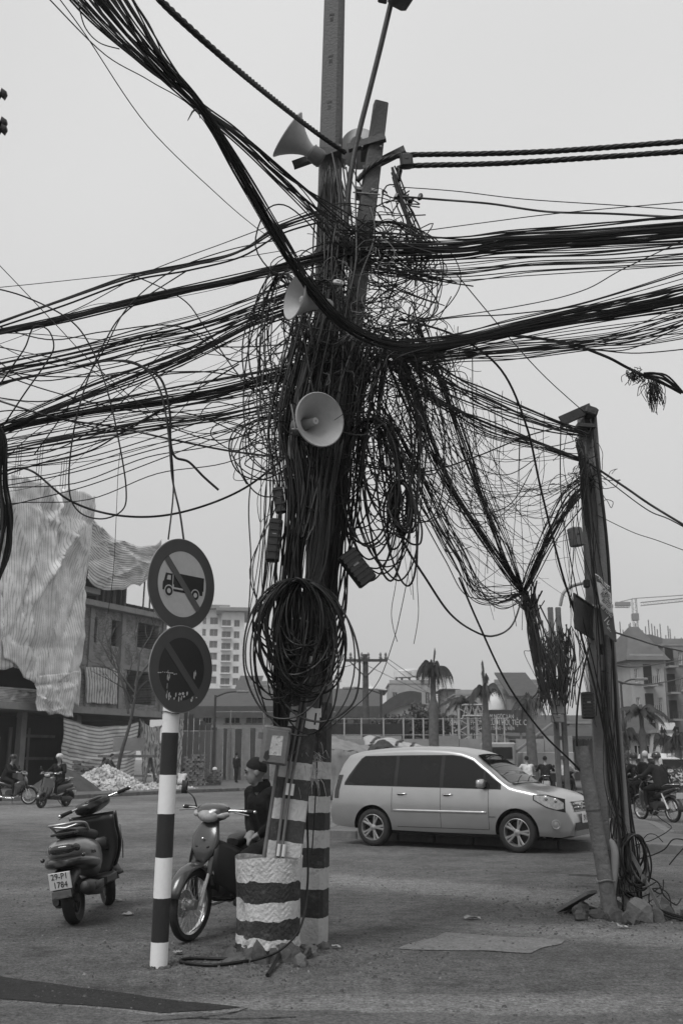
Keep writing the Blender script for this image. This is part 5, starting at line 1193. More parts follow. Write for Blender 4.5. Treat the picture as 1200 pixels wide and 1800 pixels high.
MB().tube([(0,-.08,hgt+1.1),(8,-.08,hgt+1.1)], .03, 6).build('rail', 'galvanised', fn)

# --- tower block far away
def tower(name, label, x0, x1, ytop, Y, floors, cols, bal):
    a, b = P(x0, ytop, Y), P(x1, ytop, Y); W = b.x-a.x; H = a.z; t = thing(name, label, 'tower block', (a.x, Y, 0), R(6))
    fh = H/(floors+1); ops = []
    for j in range(floors):
        for (u0, u1) in cols: ops.append((W*u0, W*u1, fh*(j+.75), fh*(j+1.35)))
    wall_open(MB(), W, H, ops, 0, .4).build('wall', 'render_white', t)
    mb = MB().box((W-.2, 9, H/2), (.4,17.2,H)); mb.box((.2, 9, H/2), (.4,17.2,H)); mb.build('side_wall', 'render_white', t)
    MB().box((W/2,1.6,H/2),(W-1,.2,H-1)).build('inner_wall', 'render_mid', t)
    for o in ops: window(t, *o, y=.2, bars=1, sill=False, gm='tower_glass')
    if bal:
        for j in range(floors): MB().box((W*(bal[0]+bal[1])/2, -.5, fh*(j+.72)), (W*(bal[1]-bal[0]), 1.1, .25)).build('balcony', 'render_white', t)
    MB().box((W/2, 8, H+.5), (W+2.4, 19, .7)).build('roof', 'render_mid', t); MB().box((W/2, 8, H+.95), (W+1, 17, .25)).build('roof_cap', 'render_white', t)
    return t
mat('tower_glass', .10, .3, .2, 1)
tower('tower_block', 'pale tower block left of the poles, half behind the signs', 330, 394, 1071, 215, 12, [(.12,.2),(.42,.52),(.62,.84)], None)
tower('tower_block', 'pale tower block with dark stacked balconies just left of the poles', 390, 430, 1076, 210, 12, [(.02,.42),(.55,.80)], (.0,.45))

# --- long low hall with a curved roof end
YH = 84.0
hx0, hx1 = P(352,1270,YH).x, P(668,1270,YH).x; hwz = P(600,1250,YH).z; W = hx1-hx0
hall = thing('hall', 'long low white hall under a broad dark roof with a curved gable', 'hall', (hx0, YH, 0))
ops = []
for pa, pb in ((356,372),(395,422),(432,462),(478,500),(505,540),(583,611),(620,650)):
    a, b = P(pa,1265,YH).x-hx0, P(pb,1265,YH).x-hx0; ops.append((max(.1,a), b, P(600,1272,YH).z, P(600,1256,YH).z))
wall_open(MB(), W, hwz, ops).build('wall', 'render_white', hall)
for o in ops: window(hall, *o, bars=2, fm='frame_white')
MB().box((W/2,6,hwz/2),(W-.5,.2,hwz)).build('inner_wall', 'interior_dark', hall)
rz0, rz1 = P(600,1247,YH-.8).z, P(600,1215,YH+11).z
mb = MB(); v = [(-1,-1.2,rz0),(W+.2,-1.2,rz0),(W+.2,11,rz1),(-1,11,rz1)]; mb.add(v+[(x,y,z+.25) for x,y,z in v], [(3,2,1,0),(4,5,6,7),(0,1,5,4),(1,2,6,5),(2,3,7,6),(3,0,4,7)]); rf = mb.build('roof', 'roof_dark', hall)
MB().box((W/2-.5,-1.2,rz0-.25),(W+.6,.12,.9)).build('fascia', 'roof_dark', rf)
# curved gable end: arch rising to the right
g = [(660,1249),(672,1238),(688,1226),(704,1218),(722,1215),(740,1218)]; arch = [P(x,y,YH-.9) - Vector((hx0,YH,0)) for x,y in g]
arch = cr(arch, 5); mb = MB(); n = len(arch); vs = [(p.x,-1.25,p.z) for p in arch]+[(p.x,-1.25,p.z-1.1) for p in arch]+[(p.x,9,p.z) for p in arch]
mb.add(vs, [(i,i+1,n+i+1,n+i) for i in range(n-1)] + [(i,2*n+i,2*n+i+1,i+1) for i in range(n-1)]); mb.build('curved_fascia', 'roof_dark', rf)
mb = MB(); vs = [(p.x,-.6,p.z-.9) for p in arch]+[(p.x,-.6,0) for p in arch]; mb.add(vs, [(i,i+1,n+i+1,n+i) for i in range(n-1)]); mb.build('gable_wall', 'render_white', hall)

# --- houses on the skyline
HS = [('small white house with a roof tank beyond the hall, left of the dark hip roofs', 558,592,1215,120,'render_white',2,2,'flat'),
 ('dark-roofed house with a low hip roof above the hall, left of the power pole', 600,640,1214,112,'render_mid',2,3,'hip'),
 ('dark-roofed house with a hip roof above the hall, right of the power pole', 644,672,1214,114,'render_mid',2,2,'hip'),
 ('pale block with a white water tank on the skyline right of the power pole', 684,760,1203,130,'render_pale',3,4,'flat'),
 ('grey house with a dark eave on the skyline between two bare palms', 780,800,1212,125,'render_mid',3,2,'hip'),
 ('pale flat-roofed house behind the small palm', 800,862,1222,105,'render_pale',3,3,'flat'),
 ('pale house with a tiny window and stepped gable behind the middle palm', 862,902,1222,98,'render_pale',3,3,'flat'),
 ('big house with a dark roof and balcony windows left of the far pole', 868,944,1203,118,'render_mid',3,4,'flat'),
 ('two-storey house with a wide window strip below the dark shed roof', 900,948,1226,92,'render_mid',2,3,'shed'),
 ('grey terrace end low on the skyline left of the pole tangle', 438,470,1205,125,'render_mid',2,2,'flat'),
 ('low dark house behind the left tower blocks', 415,450,1218,135,'render_mid',2,3,'shed')]
for lab, a, b, yt, Y, wm, rows, cols, rf_ in HS:
    building('house', lab, a, b, yt, Y, 8, wm, rows, cols, (.45,.42), rf_, skip=((0,0),(1,0)) if cols > 2 else ())
def tank(label, px, py, Y, w_=1.6):
    p = P(px, py, Y); t = thing('roof_tank', label, 'water tank', p); MB().lathe([(0,1.3),(w_*.3,1.28),(w_*.5,1.15),(w_*.5,.35),(0,.35)], 16).build('drum', 'white_paint', t, smooth=50)
    mb = MB()
    for sx in (-1,1):
        for sy in (-1,1): mb.tube([(sx*w_*.35,sy*w_*.35,-2.0),(sx*w_*.35,sy*w_*.35,.36)], .07, 6)
    mb.build('stand', 'dark_steel', t)
tank('white roof tank on the skyline left of the hip roofs', 584, 1204, 121, 2.2); tank('twin-sized white roof tank right of the power pole', 708, 1196, 131, 2.4); tank('white tank beside it with a dark band on the skyline', 720, 1194, 132, 3.0)
for px, py, lab in ((652,1212,'small domed roof ornament right behind the power pole'), (872,1218,'small domed roof ornament behind the middle palm')):
    p = P(px,py,96); t = thing('roof_finial', lab, 'finial', (p.x,p.y,p.z-.6)); MB().lathe([(.9,-1.0),(.9,-.3),(.75,0),(.55,.5),(.3,.75),(.08,1.0),(.1,1.2),(0,1.45)], 14).build('dome', 'render_white', t, smooth=50)
# dark shed roof at right with the sign board
shed = thing('shed', 'wide dark lean-to shed behind the car bonnet', 'shed', (P(905,1330,66).x, 66, 0)); a = P(905,1290,66).x; b = P(1062,1290,66).x; Ws = b-a; e = P(950,1300,66).z; r_ = P(950,1262,76).z
mb = MB(); v = [(-.5,-1,e),(Ws,-1,e),(Ws,10,r_),(-3.2,10,r_)]; mb.add(v+[(x,y,z+.2) for x,y,z in v], [(3,2,1,0),(4,5,6,7),(0,1,5,4),(1,2,6,5),(2,3,7,6),(3,0,4,7)]); mb.build('roof', 'roof_dark', shed)
MB().box((Ws/2,2,e/2),(Ws,.2,e)).build('wall', 'render_mid', shed); 
for k in range(5): MB().tube([(.3+k*Ws/4.3,-.6,0),(.3+k*Ws/4.3,-.6,e)], .08, 6).build('post', 'timber', shed)
sb = thing('sign_board', 'dark hoarding with pale wedding-party lettering behind the car', 'sign', P(868,1268,62)); a = P(803,1268,62).x - P(868,1268,62).x; b = P(926,1268,62).x - P(868,1268,62).x
mat('board_dark', .035, .7, .2, 1); mat('letter_pale', .5, .7, .1, 4)
hb = P(868,1268,62).z - P(868,1288,62).z
MB().box(((a+b)/2,0,-hb*.0), (b-a,.12,hb*2)).build('board', 'board_dark', sb)
for k in range(4): MB().tube([(a+.4+k*(b-a-.8)/3,.1,-hb-3.6),(a+.4+k*(b-a-.8)/3,.1,hb)], .06, 6).build('post', 'galvanised', sb)
for s_, zz, sz in (('TRUNG TÂM NGỌC LAN',.42*hb,.36), ('CHUYÊN PHÒNG CƯỚI HỎI, TIỆC CƯỚI',-.12*hb,.44), ('HỘI NGHỊ - HỘI THẢO - SỰ KIỆN',-.62*hb,.27)):
    text('lettering', s_, sz*1.05, 'letter_pale', sb, Matrix.Translation(((a+b)/2,-.068,zz)) @ Matrix.Rotation(R(90),4,'X'), sx=.62)
# lattice gate arch
def lattice(mb, a, b, w_, n, up=(0,0,1)):
    a, b = Vector(a), Vector(b); d = (b-a)/n; s1 = Vector((w_,0,0)) if abs((b-a).normalized().z) > .7 else Vector((0,0,w_)); s2 = Vector((0,w_,0))
    for o_ in (s1*.5+s2*.5, s1*.5-s2*.5, -s1*.5+s2*.5, -s1*.5-s2*.5): mb.tube([a+o_, b+o_], .045, 4)
    for i in range(n):
        q = 1 if i%2 else -1; mb.tube([a+d*i+s1*.5*q-s2*.5, a+d*(i+1)-s1*.5*q-s2*.5], .025, 4); mb.tube([a+d*i+s2*.5*q+s1*.5, a+d*(i+1)-s2*.5*q+s1*.5], .025, 4)
    return mb
mat('lattice_pale', .34, .6, .2, 3)
lg = thing('lattice_gate', 'pale steel lattice gate arch behind the car roof', 'gate', (P(815,1330,56).x,56,0))
for px in (815, 846): x = P(px,1300,56).x - P(815,1330,56).x; lattice(MB(), (x,0,0), (x,0,P(px,1246,56).z), .5, 14).build('tower', 'lattice_pale', lg)
xa, xb = 0, P(855,1300,56).x - P(815,1330,56).x; zz = P(830,1249,56).z; lattice(MB(), (xa,0,zz), (xb,0,zz), .6, 8).build('beam', 'lattice_pale', lg)
# wire fence and low wall along the far side
YN = 52.0
wf = thing('mesh_fence', 'tall wire mesh fence with pale posts in front of the hall', 'fence', (P(560,1300,YN).x, YN, 0)); xo = P(560,1300,YN).x; zt, zm = P(700,1262,YN).z, P(700,1292,YN).z
for px in (580,605,635,674,709,726,744,757,779,795,861,872,886): 
    x = P(px,1290,YN).x - xo; MB().tube([(x,0,0),(x,0,zt)], .04, 6).build('post', 'lattice_pale', wf)
for z in (zt-.05, zm): MB().tube([(0,0,z),(P(890,1290,YN).x-xo,0,z)], .025, 5).build('rail', 'galvanised', wf)
mat('green_mesh', .03, .9, .2, 3)
MB().box((P(640,1290,YN).x-xo, .3, (P(600,1272,YN).z+zm)/2), (P(720,1290,YN).x-xo, .03, P(600,1272,YN).z-zm)).build('screen', 'green_mesh', wf)
lw_ = thing('low_wall', 'low rendered wall under the mesh fence', 'wall', (P(560,1300,YN-.5).x, YN-.5, 0)); 
for k in range(9):
    a = P(556+ k*50,1300,YN-.5).x - xo; b = P(606+k*50,1300,YN-.5).x - xo; hgt = zm - .15*(k%2) - .05
    if k in (6,): continue
    MB().box(((a+b)/2,.2,hgt/2),(b-a-.03,.22,hgt)).build('panel', 'slab_grey', lw_)

# --- tents and wraps by the far kerb
mat('canvas_pale', .34, .9, .2, 1.2, .2, 10, dirt=.4, dirt_v=.2); mat('canvas_mid', .19, .9, .3, 1.5, .3, 8, dirt=.5, dirt_v=.08); mat('canvas_dark', .03, .9, .4, 2, .4, 8)
def tent(label, px0, px1, pyt, pyb, Y, m_, slope, seed, stripes_=False, dep=5):
    a, b = P(px0,pyb,Y), P(px1,pyb,Y); W = b.x-a.x; zt, zb_ = P(px0,pyt,Y).z, max(.05,P(px0,pyb,Y).z); t = thing('tarpaulin_shelter', label, 'shelter', (a.x,Y,0)); hh = zt-zb_
    def f(u, v):
        z = zb_ + hh*(slope(u) if v > .0 else slope(u))*(1-.55*(1-v)**1.5) + .14*mnoise.noise(Vector((u*6,v*4,seed))); return (W*u, dep*(v-.35), z)
    MB().grid(f, 24, 12).build('sheet', m_, t, smooth=70, solid=.03)
    def g_(u, v): p = f(u, 0); return (p[0] + .1*mnoise.noise(Vector((u*9,v*5,seed))), p[1] - .15*mnoise.noise(Vector((u*8,v*3,seed+4))), p[2]*(1-v))
    MB().grid(g_, 24, 8).build('skirt', 'canvas_mid' if m_ != 'canvas_dark' else 'canvas_dark', t, smooth=70, solid=.02)
    for k in range(3): x = W*(.08+.42*k); MB().tube([(x,0,0),(x,0,max(.3,f((x/W),.35)[2]-.03))], .05, 6).build('pole', 'timber', t)
    if stripes_:
        for u in (.08,.42,.62): MB().tube([Vector(f(u+.18*v, v)) + Vector((0,0,.05)) for v in [i/8 for i in range(9)]], .06, 5).build('rib', 'roof_dark', t)
    return t
tent('drab tarpaulin shelter sloping down right of the banded poles', 566, 655, 1288, 1335, 40, 'canvas_mid', lambda u: 1 - .55*u, 3.1)
tent('pale ribbed canvas awning behind the silver car roof', 640, 765, 1291, 1322, 46, 'canvas_pale', lambda u: 1 - .9*abs(u-.15), 5.3, True)
tent('small black tarpaulin hump above the rear of the silver car', 648, 700, 1300, 1330, 38, 'canvas_dark', lambda u: .35+.65*sin(pi*u), 8.8, dep=2)

# --- rubble, bricks, bare tree on the left pavement
mat('brick_stack', .15, .95, .4, 4, .5, 20)
def bricks(label, px0, px1, pyt, pyb, seed):
    a, b = G(px0,pyb,.15), G(px1,pyb,.15); Y = (a.y+b.y)/2; W = b.x-a.x; h = P(px0,pyt,Y).z-.15; t = thing('brick_stack', label, 'bricks', (a.x,Y,.15)); rg = random.Random(seed); me = None
    nx, nz = max(3,int(W/.26)), max(3,int(h/.11))
    for j in range(nz):
        for i in range(nx):
            if j > nz-3 and rg.random() < .35: continue
            if me is None: o = MB().box((0,0,0),(.235,.5,.1)).build('brick','brick_stack',t); me = o.data
            else: o = bpy.data.objects.new('brick', me); COL.objects.link(o); o.parent = t
            o.location = (.13+i*.255+rg.uniform(-.015,.015)+(.1 if j%2 else 0), rg.uniform(-.06,.06), .055+j*.112); o.rotation_euler = (0,0,rg.uniform(-.1,.1))
bricks('dark stack of bricks in front of the tarpaulin left of the rubble heap', 126, 166, 1338, 1383, 1); bricks('stack of bricks against the yard wall right of the sign post', 322, 362, 1325, 1381, 2); bricks('low broken row of bricks beside the right-hand brick stack', 362, 378, 1350, 1380, 3)
def heap(name, label, px, py, rx, h, m_, n, seed, sz):
    c = G(px,py,.0); rg = random.Random(seed); mb = MB()
    mb.grid(lambda u, v: (c.x + rx*v*cos(2*pi*u), c.y + rx*.6*v*sin(2*pi*u), .02 + h*(1-v**1.3)*.9), 20, 6)
    for i in range(n):
        a = rg.uniform(0,2*pi); d = rg.random()**.6; s_ = sz*rg.uniform(.5,1.3); mb.ball((c.x+rx*d*cos(a), c.y+rx*.6*d*sin(a), h*(1-d**1.3)*.95+.03), (s_,s_*.7,s_*.5), 5, 4, (rg.random()*3,rg.random()*3,rg.random()*3), jit=.3, seed=i+1)
    tag(mb.build(name, m_), label, 'rubble', kind='stuff')
mat('rubble_pale', .42, .95, .6, 2.5, .4, 10); mat('sand', .06, .95, .2, 3, .4, 20)
heap('rubble_heap', 'heap of pale broken rubble at the far kerb', 184, 1394, 2.1, 1.15, 'rubble_pale', 900, 4, .12); heap('rubble_row', 'scattered pale rubble along the far kerb', 250, 1391, 2.8, .35, 'rubble_pale', 420, 5, .11)
heap('sand_heap', 'smooth heap of dark sand behind the passing scooter', 112, 1396, 1.8, 1.2, 'sand', 0, 6, .1)
tb = thing('timber_trestle', 'rough timber trestle table standing by the rubble heap', 'trestle', G(222,1385,.15))
MB().box((0,0,1.45),(2.6,1.0,.12)).build('top', 'timber', tb); MB().box((.1,-.3,2.0),(1.5,.06,.6)).build('back_board', 'canvas_mid', tb)
for sx in (-1.1,1.1): MB().tube([(sx-.25,-.4,0),(sx,0,1.4)], .06, 6).build('leg', 'timber', tb); MB().tube([(sx+.25,.4,0),(sx,0,1.4)], .06, 6).build('leg', 'timber', tb)
MB().box((0,-.25,.55),(2.4,.06,.1)).build('cross_bar', 'timber', tb)

def branchy(mb, p, d, L_, r, depth, rg, up=.2):
    q = p + d*L_*.5 + Vector((rg.gauss(0,.06),rg.gauss(0,.06),0))*L_; e = p + d*L_
    mb.tube(cr([p,q,e],4), [r*(1-.45*i/8) for i in range(9)], 6)
    if depth:
        for k in range(rg.choice((2,3))):
            nd_ = (d + Vector((rg.gauss(0,.55),rg.gauss(0,.4),rg.gauss(up,.3)))).normalized(); branchy(mb, e if k else q.lerp(e,.6), nd_, L_*rg.uniform(.5,.75), r*.55, depth-1, rg, up)
mat('bark', .06, .95, .3, 8, .6, 30); mat('leaf_dark', .035, .8, .4, 2); mat('leaf_mid', .06, .8, .4, 2)
tr = thing('bare_tree', 'thin bare tree with twisted branches in front of the tarpaulins', 'tree', G(206,1386,.15)); rg = random.Random(12)
MB().tube(cr([(-.1,0,0),(.1,0,1.5),(.5,0,3.2),(.7,0,5.2)],5), [.10-.003*i for i in range(16)], 8).build('trunk', 'bark', tr, smooth=60)
mb = MB()
for k in range(7): branchy(mb, Vector((.35+.05*k,0,3.4+.25*k)), Vector((rg.uniform(-.9,.6),rg.uniform(-.4,.4),.7)).normalized(), rg.uniform(1.0,1.8), .06, 3, rg)
mb.build('crown', 'bark', tr)
def leaf_cloud(mb, c, r, n, rg, sz):
    for i in range(n):
        d = Vector((rg.gauss(0,1),rg.gauss(0,1),rg.gauss(0,1))).normalized()*(rg.random()**.4); p = Vector(c)+Vector((d.x*r[0],d.y*r[1],d.z*r[2])); a = Vector((rg.gauss(0,1),rg.gauss(0,1),rg.gauss(0,1))).normalized()*sz*rg.uniform(.6,1.3); b = a.orthogonal().normalized()*sz*.55
        mb.quad(p-a, p+b, p+a, p-b)
tr = thing('leafy_tree', 'dark bushy tree at the curved end of the hall', 'tree', (P(735,1300,70).x,70,0)); MB().tube([(0,0,0),(.1,0,2),(0,0,4)], [.25,.2,.12], 8).build('trunk','bark',tr); mb = MB(); rg = random.Random(2); rt = P(735,1222,70).z
for k in range(22): leaf_cloud(mb, (rg.gauss(0,1.2),rg.gauss(0,1),rt-2.4+rg.gauss(0,.9)), (1.1,1.0,.8), 150, rg, .2)
mb.build('crown','leaf_dark',tr)

# --- palms
def frond(mb, p, d, L_, droop, n=9, lf=.5, rg=random, wilt=0):
    pts = [p]; v = Vector(d).normalized()
    for i in range(n):
        if wilt > .5: q = (i+1)/n; pts.append(p + v*L_*q*(1-.25*q) + Vector((0,0,-droop*.36*q*q*L_)))
        else: v = (v + Vector((0,0,-droop/n))).normalized(); pts.append(pts[-1] + v*L_/n)
    mb.tube(pts, [.035*(1-.8*i/n) for i in range(n+1)], 4)
    for i in range(1, n+1):
        t_ = (pts[i]-pts[i-1]).normalized(); s_ = t_.cross(Vector((0,0,1))); s_ = s_.normalized() if s_.length > .05 else Vector((1,0,0))
        for k in range(3):
            q = pts[i-1].lerp(pts[i], k/3)
            for sg in (-1,1):
                l_ = lf*(1-.4*i/n)*rg.uniform(.7,1.2); e = q + (s_*sg*(.8-.6*wilt) + t_*.5 + Vector((0,0,-.35-.9*wilt)))*l_; w_ = t_*.035; mb.add([q-w_,q+w_,e],[(0,1,2)])
def palm(label, px, pyt, Y, lean=0, nfr=12, tied=True, swell=None, tw=.22, seed=1, frl=2.0, m_='leaf_mid', pcrown=None):
    b = Vector((P(px,1330,Y).x, Y, 0)); zt = P(px,pyt,Y).z; t = thing('palm_tree', label, 'palm tree', b); rg = random.Random(seed); zc = zt - (frl*.8 if tied else .4)
    n = 26; mb = MB(); zs = [zc*i/n for i in range(n+1)]
    mb.tube([(lean*z/zc,0,z) for z in zs], [tw*(1.25 - .35*z/zc)*(1.0 if z/zc < .72 else .62)*(1+.05*(i%2)) for i,z in enumerate(zs)], 10); mb.build('trunk', 'palm_bark', t, smooth=50)
    for r_ in range(5): MB().lathe([(tw*1.02,0),(tw*1.07,.03),(tw*1.02,.06)], 12, Matrix.Translation((lean*.55,0,zc*(.42+.05*r_)))).build('leaf_scar', 'palm_bark', t)
    mb = MB()
    for k in range(nfr*2 if tied else nfr):
        a = 2*pi*k/nfr + rg.uniform(-.3,.3); up = rg.choice((.9,1.2,1.7,2.4,4,12)) if tied else rg.uniform(.2,1.2)
        frond(mb, Vector((lean,0,zc-.3)), (cos(a),sin(a)*.8,up), frl*rg.uniform(.7,1.1), (rg.uniform(1.6,3.4) if up < 5 else rg.uniform(.2,1.2)) if tied else rg.uniform(1.4,2.2), 9, (.5 if tied else .55), rg, .8 if tied else .3)
    mb.build('crown', m_, t)
mat('palm_bark', .10, .95, .3, 6, .5, 20)
palm('half-dead palm with wilted fronds, tallest and nearest above the car roof', 762, 1106, 44, .05, 13, True, tw=.19, seed=3, frl=1.9, m_='leaf_dark')
palm('half-dead palm with stubby wilted fronds right of the tallest palm', 856, 1142, 46, .0, 8, True, tw=.2, seed=5, frl=2.0)
palm('half-dead palm close beside the far pole tangle', 936, 1170, 48, -.1, 9, True, tw=.21, seed=8, frl=1.9)
palm('small leafy palm with arching fronds behind the lattice gate', 818, 1212, 62, 0, 13, False, tw=.16, seed=9, frl=2.0, m_='leaf_dark')
palm('slim palm right of the leaning right-hand pole', 1131, 1222, 44, 0, 11, False, tw=.15, seed=11, frl=1.3, m_='leaf_dark')
palm('slim palm with tied fronds farther right, beside the flats', 1168, 1252, 48, 0, 8, True, tw=.16, seed=13, frl=1.2, m_='leaf_dark')
palm('palm with tied fronds at the right edge of the picture', 1192, 1245, 46, 0, 9, True, tw=.17, seed=15, frl=1.4, m_='leaf_dark')
palm('palm with tied fronds partly hidden behind the right-hand pole', 1098, 1230, 42, 0, 8, True, tw=.16, seed=17, frl=1.6, m_='leaf_dark')
sh_ = thing('shrub', 'dark street shrub behind the right-hand motorbikes', 'shrub', (P(1125,1345,38).x,38,0)); mb = MB(); rg = random.Random(4)
for k in range(9): leaf_cloud(mb, (rg.gauss(-.3,.9),rg.gauss(0,.5),.9+rg.gauss(0,.4)), (.5,.5,.4), 80, rg, .11)
mb.build('foliage','leaf_dark',sh_); MB().tube([(0,0,0),(.1,0,1.2)], .08, 6).build('stem','bark',sh_)

# --- power pole and lamps in the middle distance
def power_pole(label, px, pyt, pyb, Y):
    t = thing('power_pole', label, 'power pole', (P(px,pyt,Y).x,Y,0)); zt = P(px,pyt,Y).z; MB().tube([(0,0,0),(0,0,zt*.6),(0,0,zt*.6+.01),(0,0,zt)], [.26,.2,.17,.14], 10).build('shaft','dark_concrete',t, smooth=40)
    za = zt-.35; MB().box((0,-.2,za),(2.3,.12,.14)).build('cross_bar','dark_steel',t)
    for s_ in (-1,1): MB().tube([(s_*.9,-.2,za),(0,-.15,za-.9)], .035, 5).build('brace','dark_steel',t)
    for x in (-1.08,-.8,-.2,.15,.8,1.08): MB().lathe([(.06,0),(.09,.1),(.05,.18),(.08,.26),(.03,.36),(0,.38)], 8, Matrix.Translation((x,-.2,za+.06))).build('insulator','box_grey',t)
    return t
pp = power_pole('power pole with a cross bar and insulators standing before the hall', 642, 1150, 1320, 54)
def lamp(label, px, pyt, Y, arm, name='lamp_post'):
    t = thing(name, label, 'lamp post', (P(px,pyt,Y).x,Y,0)); zt = P(px,pyt,Y).z
    MB().tube([(0,0,0),(0,0,zt)], [.09,.06], 8).build('shaft','dark_steel',t); MB().tube(cr([(0,0,zt-.1),(arm*.5,0,zt+.15),(arm,0,zt+.2)],4), .045, 6).build('arm','dark_steel',t); MB().rbox((arm*1.15,0,zt+.2),(.7,.25,.14),.05).build('lamp_head','galvanised',t,smooth=40); return t
lamp('dark lamp post with a short arm before the hall, right of the power pole', 669, 1216, 58, -1.6); lamp('thin dark pole with a lamp arm left of the leaning pole', 379, 1222, 56, 1.3); lamp('slim street lamp standing by the sign board', 822, 1262, 60, .6)
# ---------------------------------------------------------------- leaning pole at the right
RB = Vector((P(1086,1600,10.2).x, 10.2, 0)); RT = P(1030, 724, 10.3)
rot, RL = pole_frame(RB, RT, R(-8))
rp = thing('utility_pole', 'leaning slotted concrete pole at the right beyond the car bonnet', 'utility pole', RB, rot=rot)
bands('right_pole_stone', .17, .16, [.5, 1.0], wear=.5, bump=.6)
hs = [0,.5,1,1.5,2,2.5,3,3.5,4,4.5,RL]
def rw(h): return .33 - .13*h/RL
for s_ in (-1,1):
    mb = MB(); loft(mb, [[(x + s_*rw(h)*.31, y, z) for x,y,z in rect_ring(rw(h)*.36, .17-.03*h/RL, .012, h)] for h in hs]); mb.build('flange', 'right_pole_stone', rp)
z = .25       # web: rungs between ladder slots below, solid above
while z < 2.6: MB().box((0,.02,z), (rw(z)*.3, .08, .16)).build('web_rung', 'right_pole_stone', rp); z += .36
MB().box((0,.02,(2.6+RL)/2), (rw(3.5)*.3,.09,RL-2.6)).build('web', 'right_pole_stone', rp)
for h in (4.7,4.3,3.65,3.5,2.95,2.3,2.1): MB().lathe([(0,0),(.012,0)], 8, Matrix.Translation((.015+.03*(h<4),-.07,h)) @ Matrix.Rotation(R(90),4,'X')).build('bolt_hole', 'ink', rp)
MB().box((0,-.0,2.98), (rw(3)+.012,.18,.03)).build('paint_ring', 'white_paint', rp)
t2 = thing('utility_pole', 'second dark post standing tight behind the right-hand leaning pole', 'utility pole', (P(1112,1600,10.7).x,10.7,0), rot=(0,R(-4.5),0)); mb = MB(); loft(mb, [rect_ring(.17-.01*h,.15,.02,h) for h in (0,1,2,3.1)]); mb.build('shaft','dark_concrete',t2)
t = thing('cross_arm', 'rusty angle-iron bracket crowning the right-hand leaning pole', 'bracket', RT)
angle_iron(MB(), P(988,746,10.1), P(1042,722,10.15), .09, .01).build('angle_bar','dark_steel',t,world=True); MB().rbox(P(1036,726,10.2),(.14,.2,.09),.02,(0,R(20),0)).build('cap','dark_concrete',t,world=True); MB().box(P(1027,752,10.25),(.2,.2,.04),(0,R(4),0)).build('clamp_band','dark_steel',t,world=True)
# prop: pipe leaning at the pole foot
a, b = G(1074,1600), P(1022,1312,10.0); a.y = 9.95; a.x = P(1074,1598,9.95).x; pr = thing('prop_pipe', 'stout round concrete prop leaning against the right-hand pole', 'prop', a)
MB().tube([a, a.lerp(b,.5), b], [.072,.07,.068], 16).build('pipe','old_concrete',pr,smooth=50,world=True); d = (b-a)
for k in (.22,): MB().tube([a+d*k+Vector((.082*cos(q),.082*sin(q),.01*sin(q*3))) for q in [2*pi*i/16 for i in range(17)]], .007, 5).build('tie_wire','pale_wire',pr,world=True)
MB().tube([a+d*.615,a+d*.625], .073, 16).build('joint','dark_concrete',pr,world=True)
w2 = thing('wrapped_cable', 'cable wrapped in torn pale cloth beside the prop', 'cable', P(1076,1590,10.0)); MB().tube(cr([P(1072,1475,10.05),P(1080,1500,10.0),P(1078,1550,9.98),P(1074,1580,9.98)],6), [.012,.02,.028,.032,.036,.038,.04,.04,.04,.038,.036,.034,.032,.03,.03,.03,.026,.022,.015], 8).build('cloth','canvas_mid',w2,smooth=60,world=True)
# footing rubble and planks
f2 = thing('rubble_mound', 'low mound of broken concrete round the foot of the right-hand pole', 'rubble', (RB.x+.05,10.15,0))
for k in range(16): a_ = k*2.4; rr = .12+.045*k*.6; rock('lump', (rr*cos(a_)*1.25, rr*sin(a_)*.7-.1, -.02), (.10+.03*(k%3),.08,.06+.03*(k%2)), 300+k, 'rubble', f2)
rock('block', (.05,-.32,-.02), (.15,.12,.14), 77, 'old_concrete', f2)
def plank(label, p0, p1, w_, t_): 
    a, b = Vector(p0), Vector(p1); q = (b-a).to_track_quat('Y','Z').to_matrix(); tag(MB().box((a+b)/2,(w_,(b-a).length,t_),q).build('plank','timber'), label, 'plank')
plank('broad weathered plank lying tilted at the foot of the prop', G(985,1604)+Vector((0,0,.02)), P(1040,1568,10.1), .16, .03); plank('thin stick lying left of the prop foot', G(1002,1556)+Vector((0,0,.12)), G(1055,1562)+Vector((0,0,.14)), .05, .025)
plank('long dark rod leaning out to the right of the pole foot', P(1095,1475,10.1), G(1170,1618), .03, .03)
mat('banner_pale', .42, .7, .1, 5, dirt=.3, dirt_v=.25); mat('banner_dark', .06, .7, .2, 5)
# banner and sheet-metal board tied to the pole
bn = thing('banner', 'torn printed drilling-service banner tied to the right-hand pole', 'banner', P(1065,1070,10.0)); c = [P(1045,1008,10.02), P(1071,1030,10.0), P(1083,1128,9.9), P(1062,1118,9.92)]
def bf(u, v): p = c[0].lerp(c[1],u).lerp(c[3].lerp(c[2],u),v); return p + Vector((0,-.03*sin(u*pi)*sin(v*pi*2)-.012*mnoise.noise(Vector((u*4,v*6,1))),.01*sin(u*6)))
mb = MB(); mb.grid(lambda u,v: bf(u,v*.5), 10, 12); mb.build('upper_sheet','banner_pale',bn,smooth=70,world=True,solid=.002); mb = MB(); mb.grid(lambda u,v: bf(u,.5+v*.5), 10, 12); mb.build('lower_sheet','banner_dark',bn,smooth=70,world=True,solid=.002)
mb = MB(); mb.grid(lambda u,v: bf(u,.02+.11*v)+Vector((0,-.004,0)), 10, 4); mb.build('heading_band','banner_dark',bn,world=True)
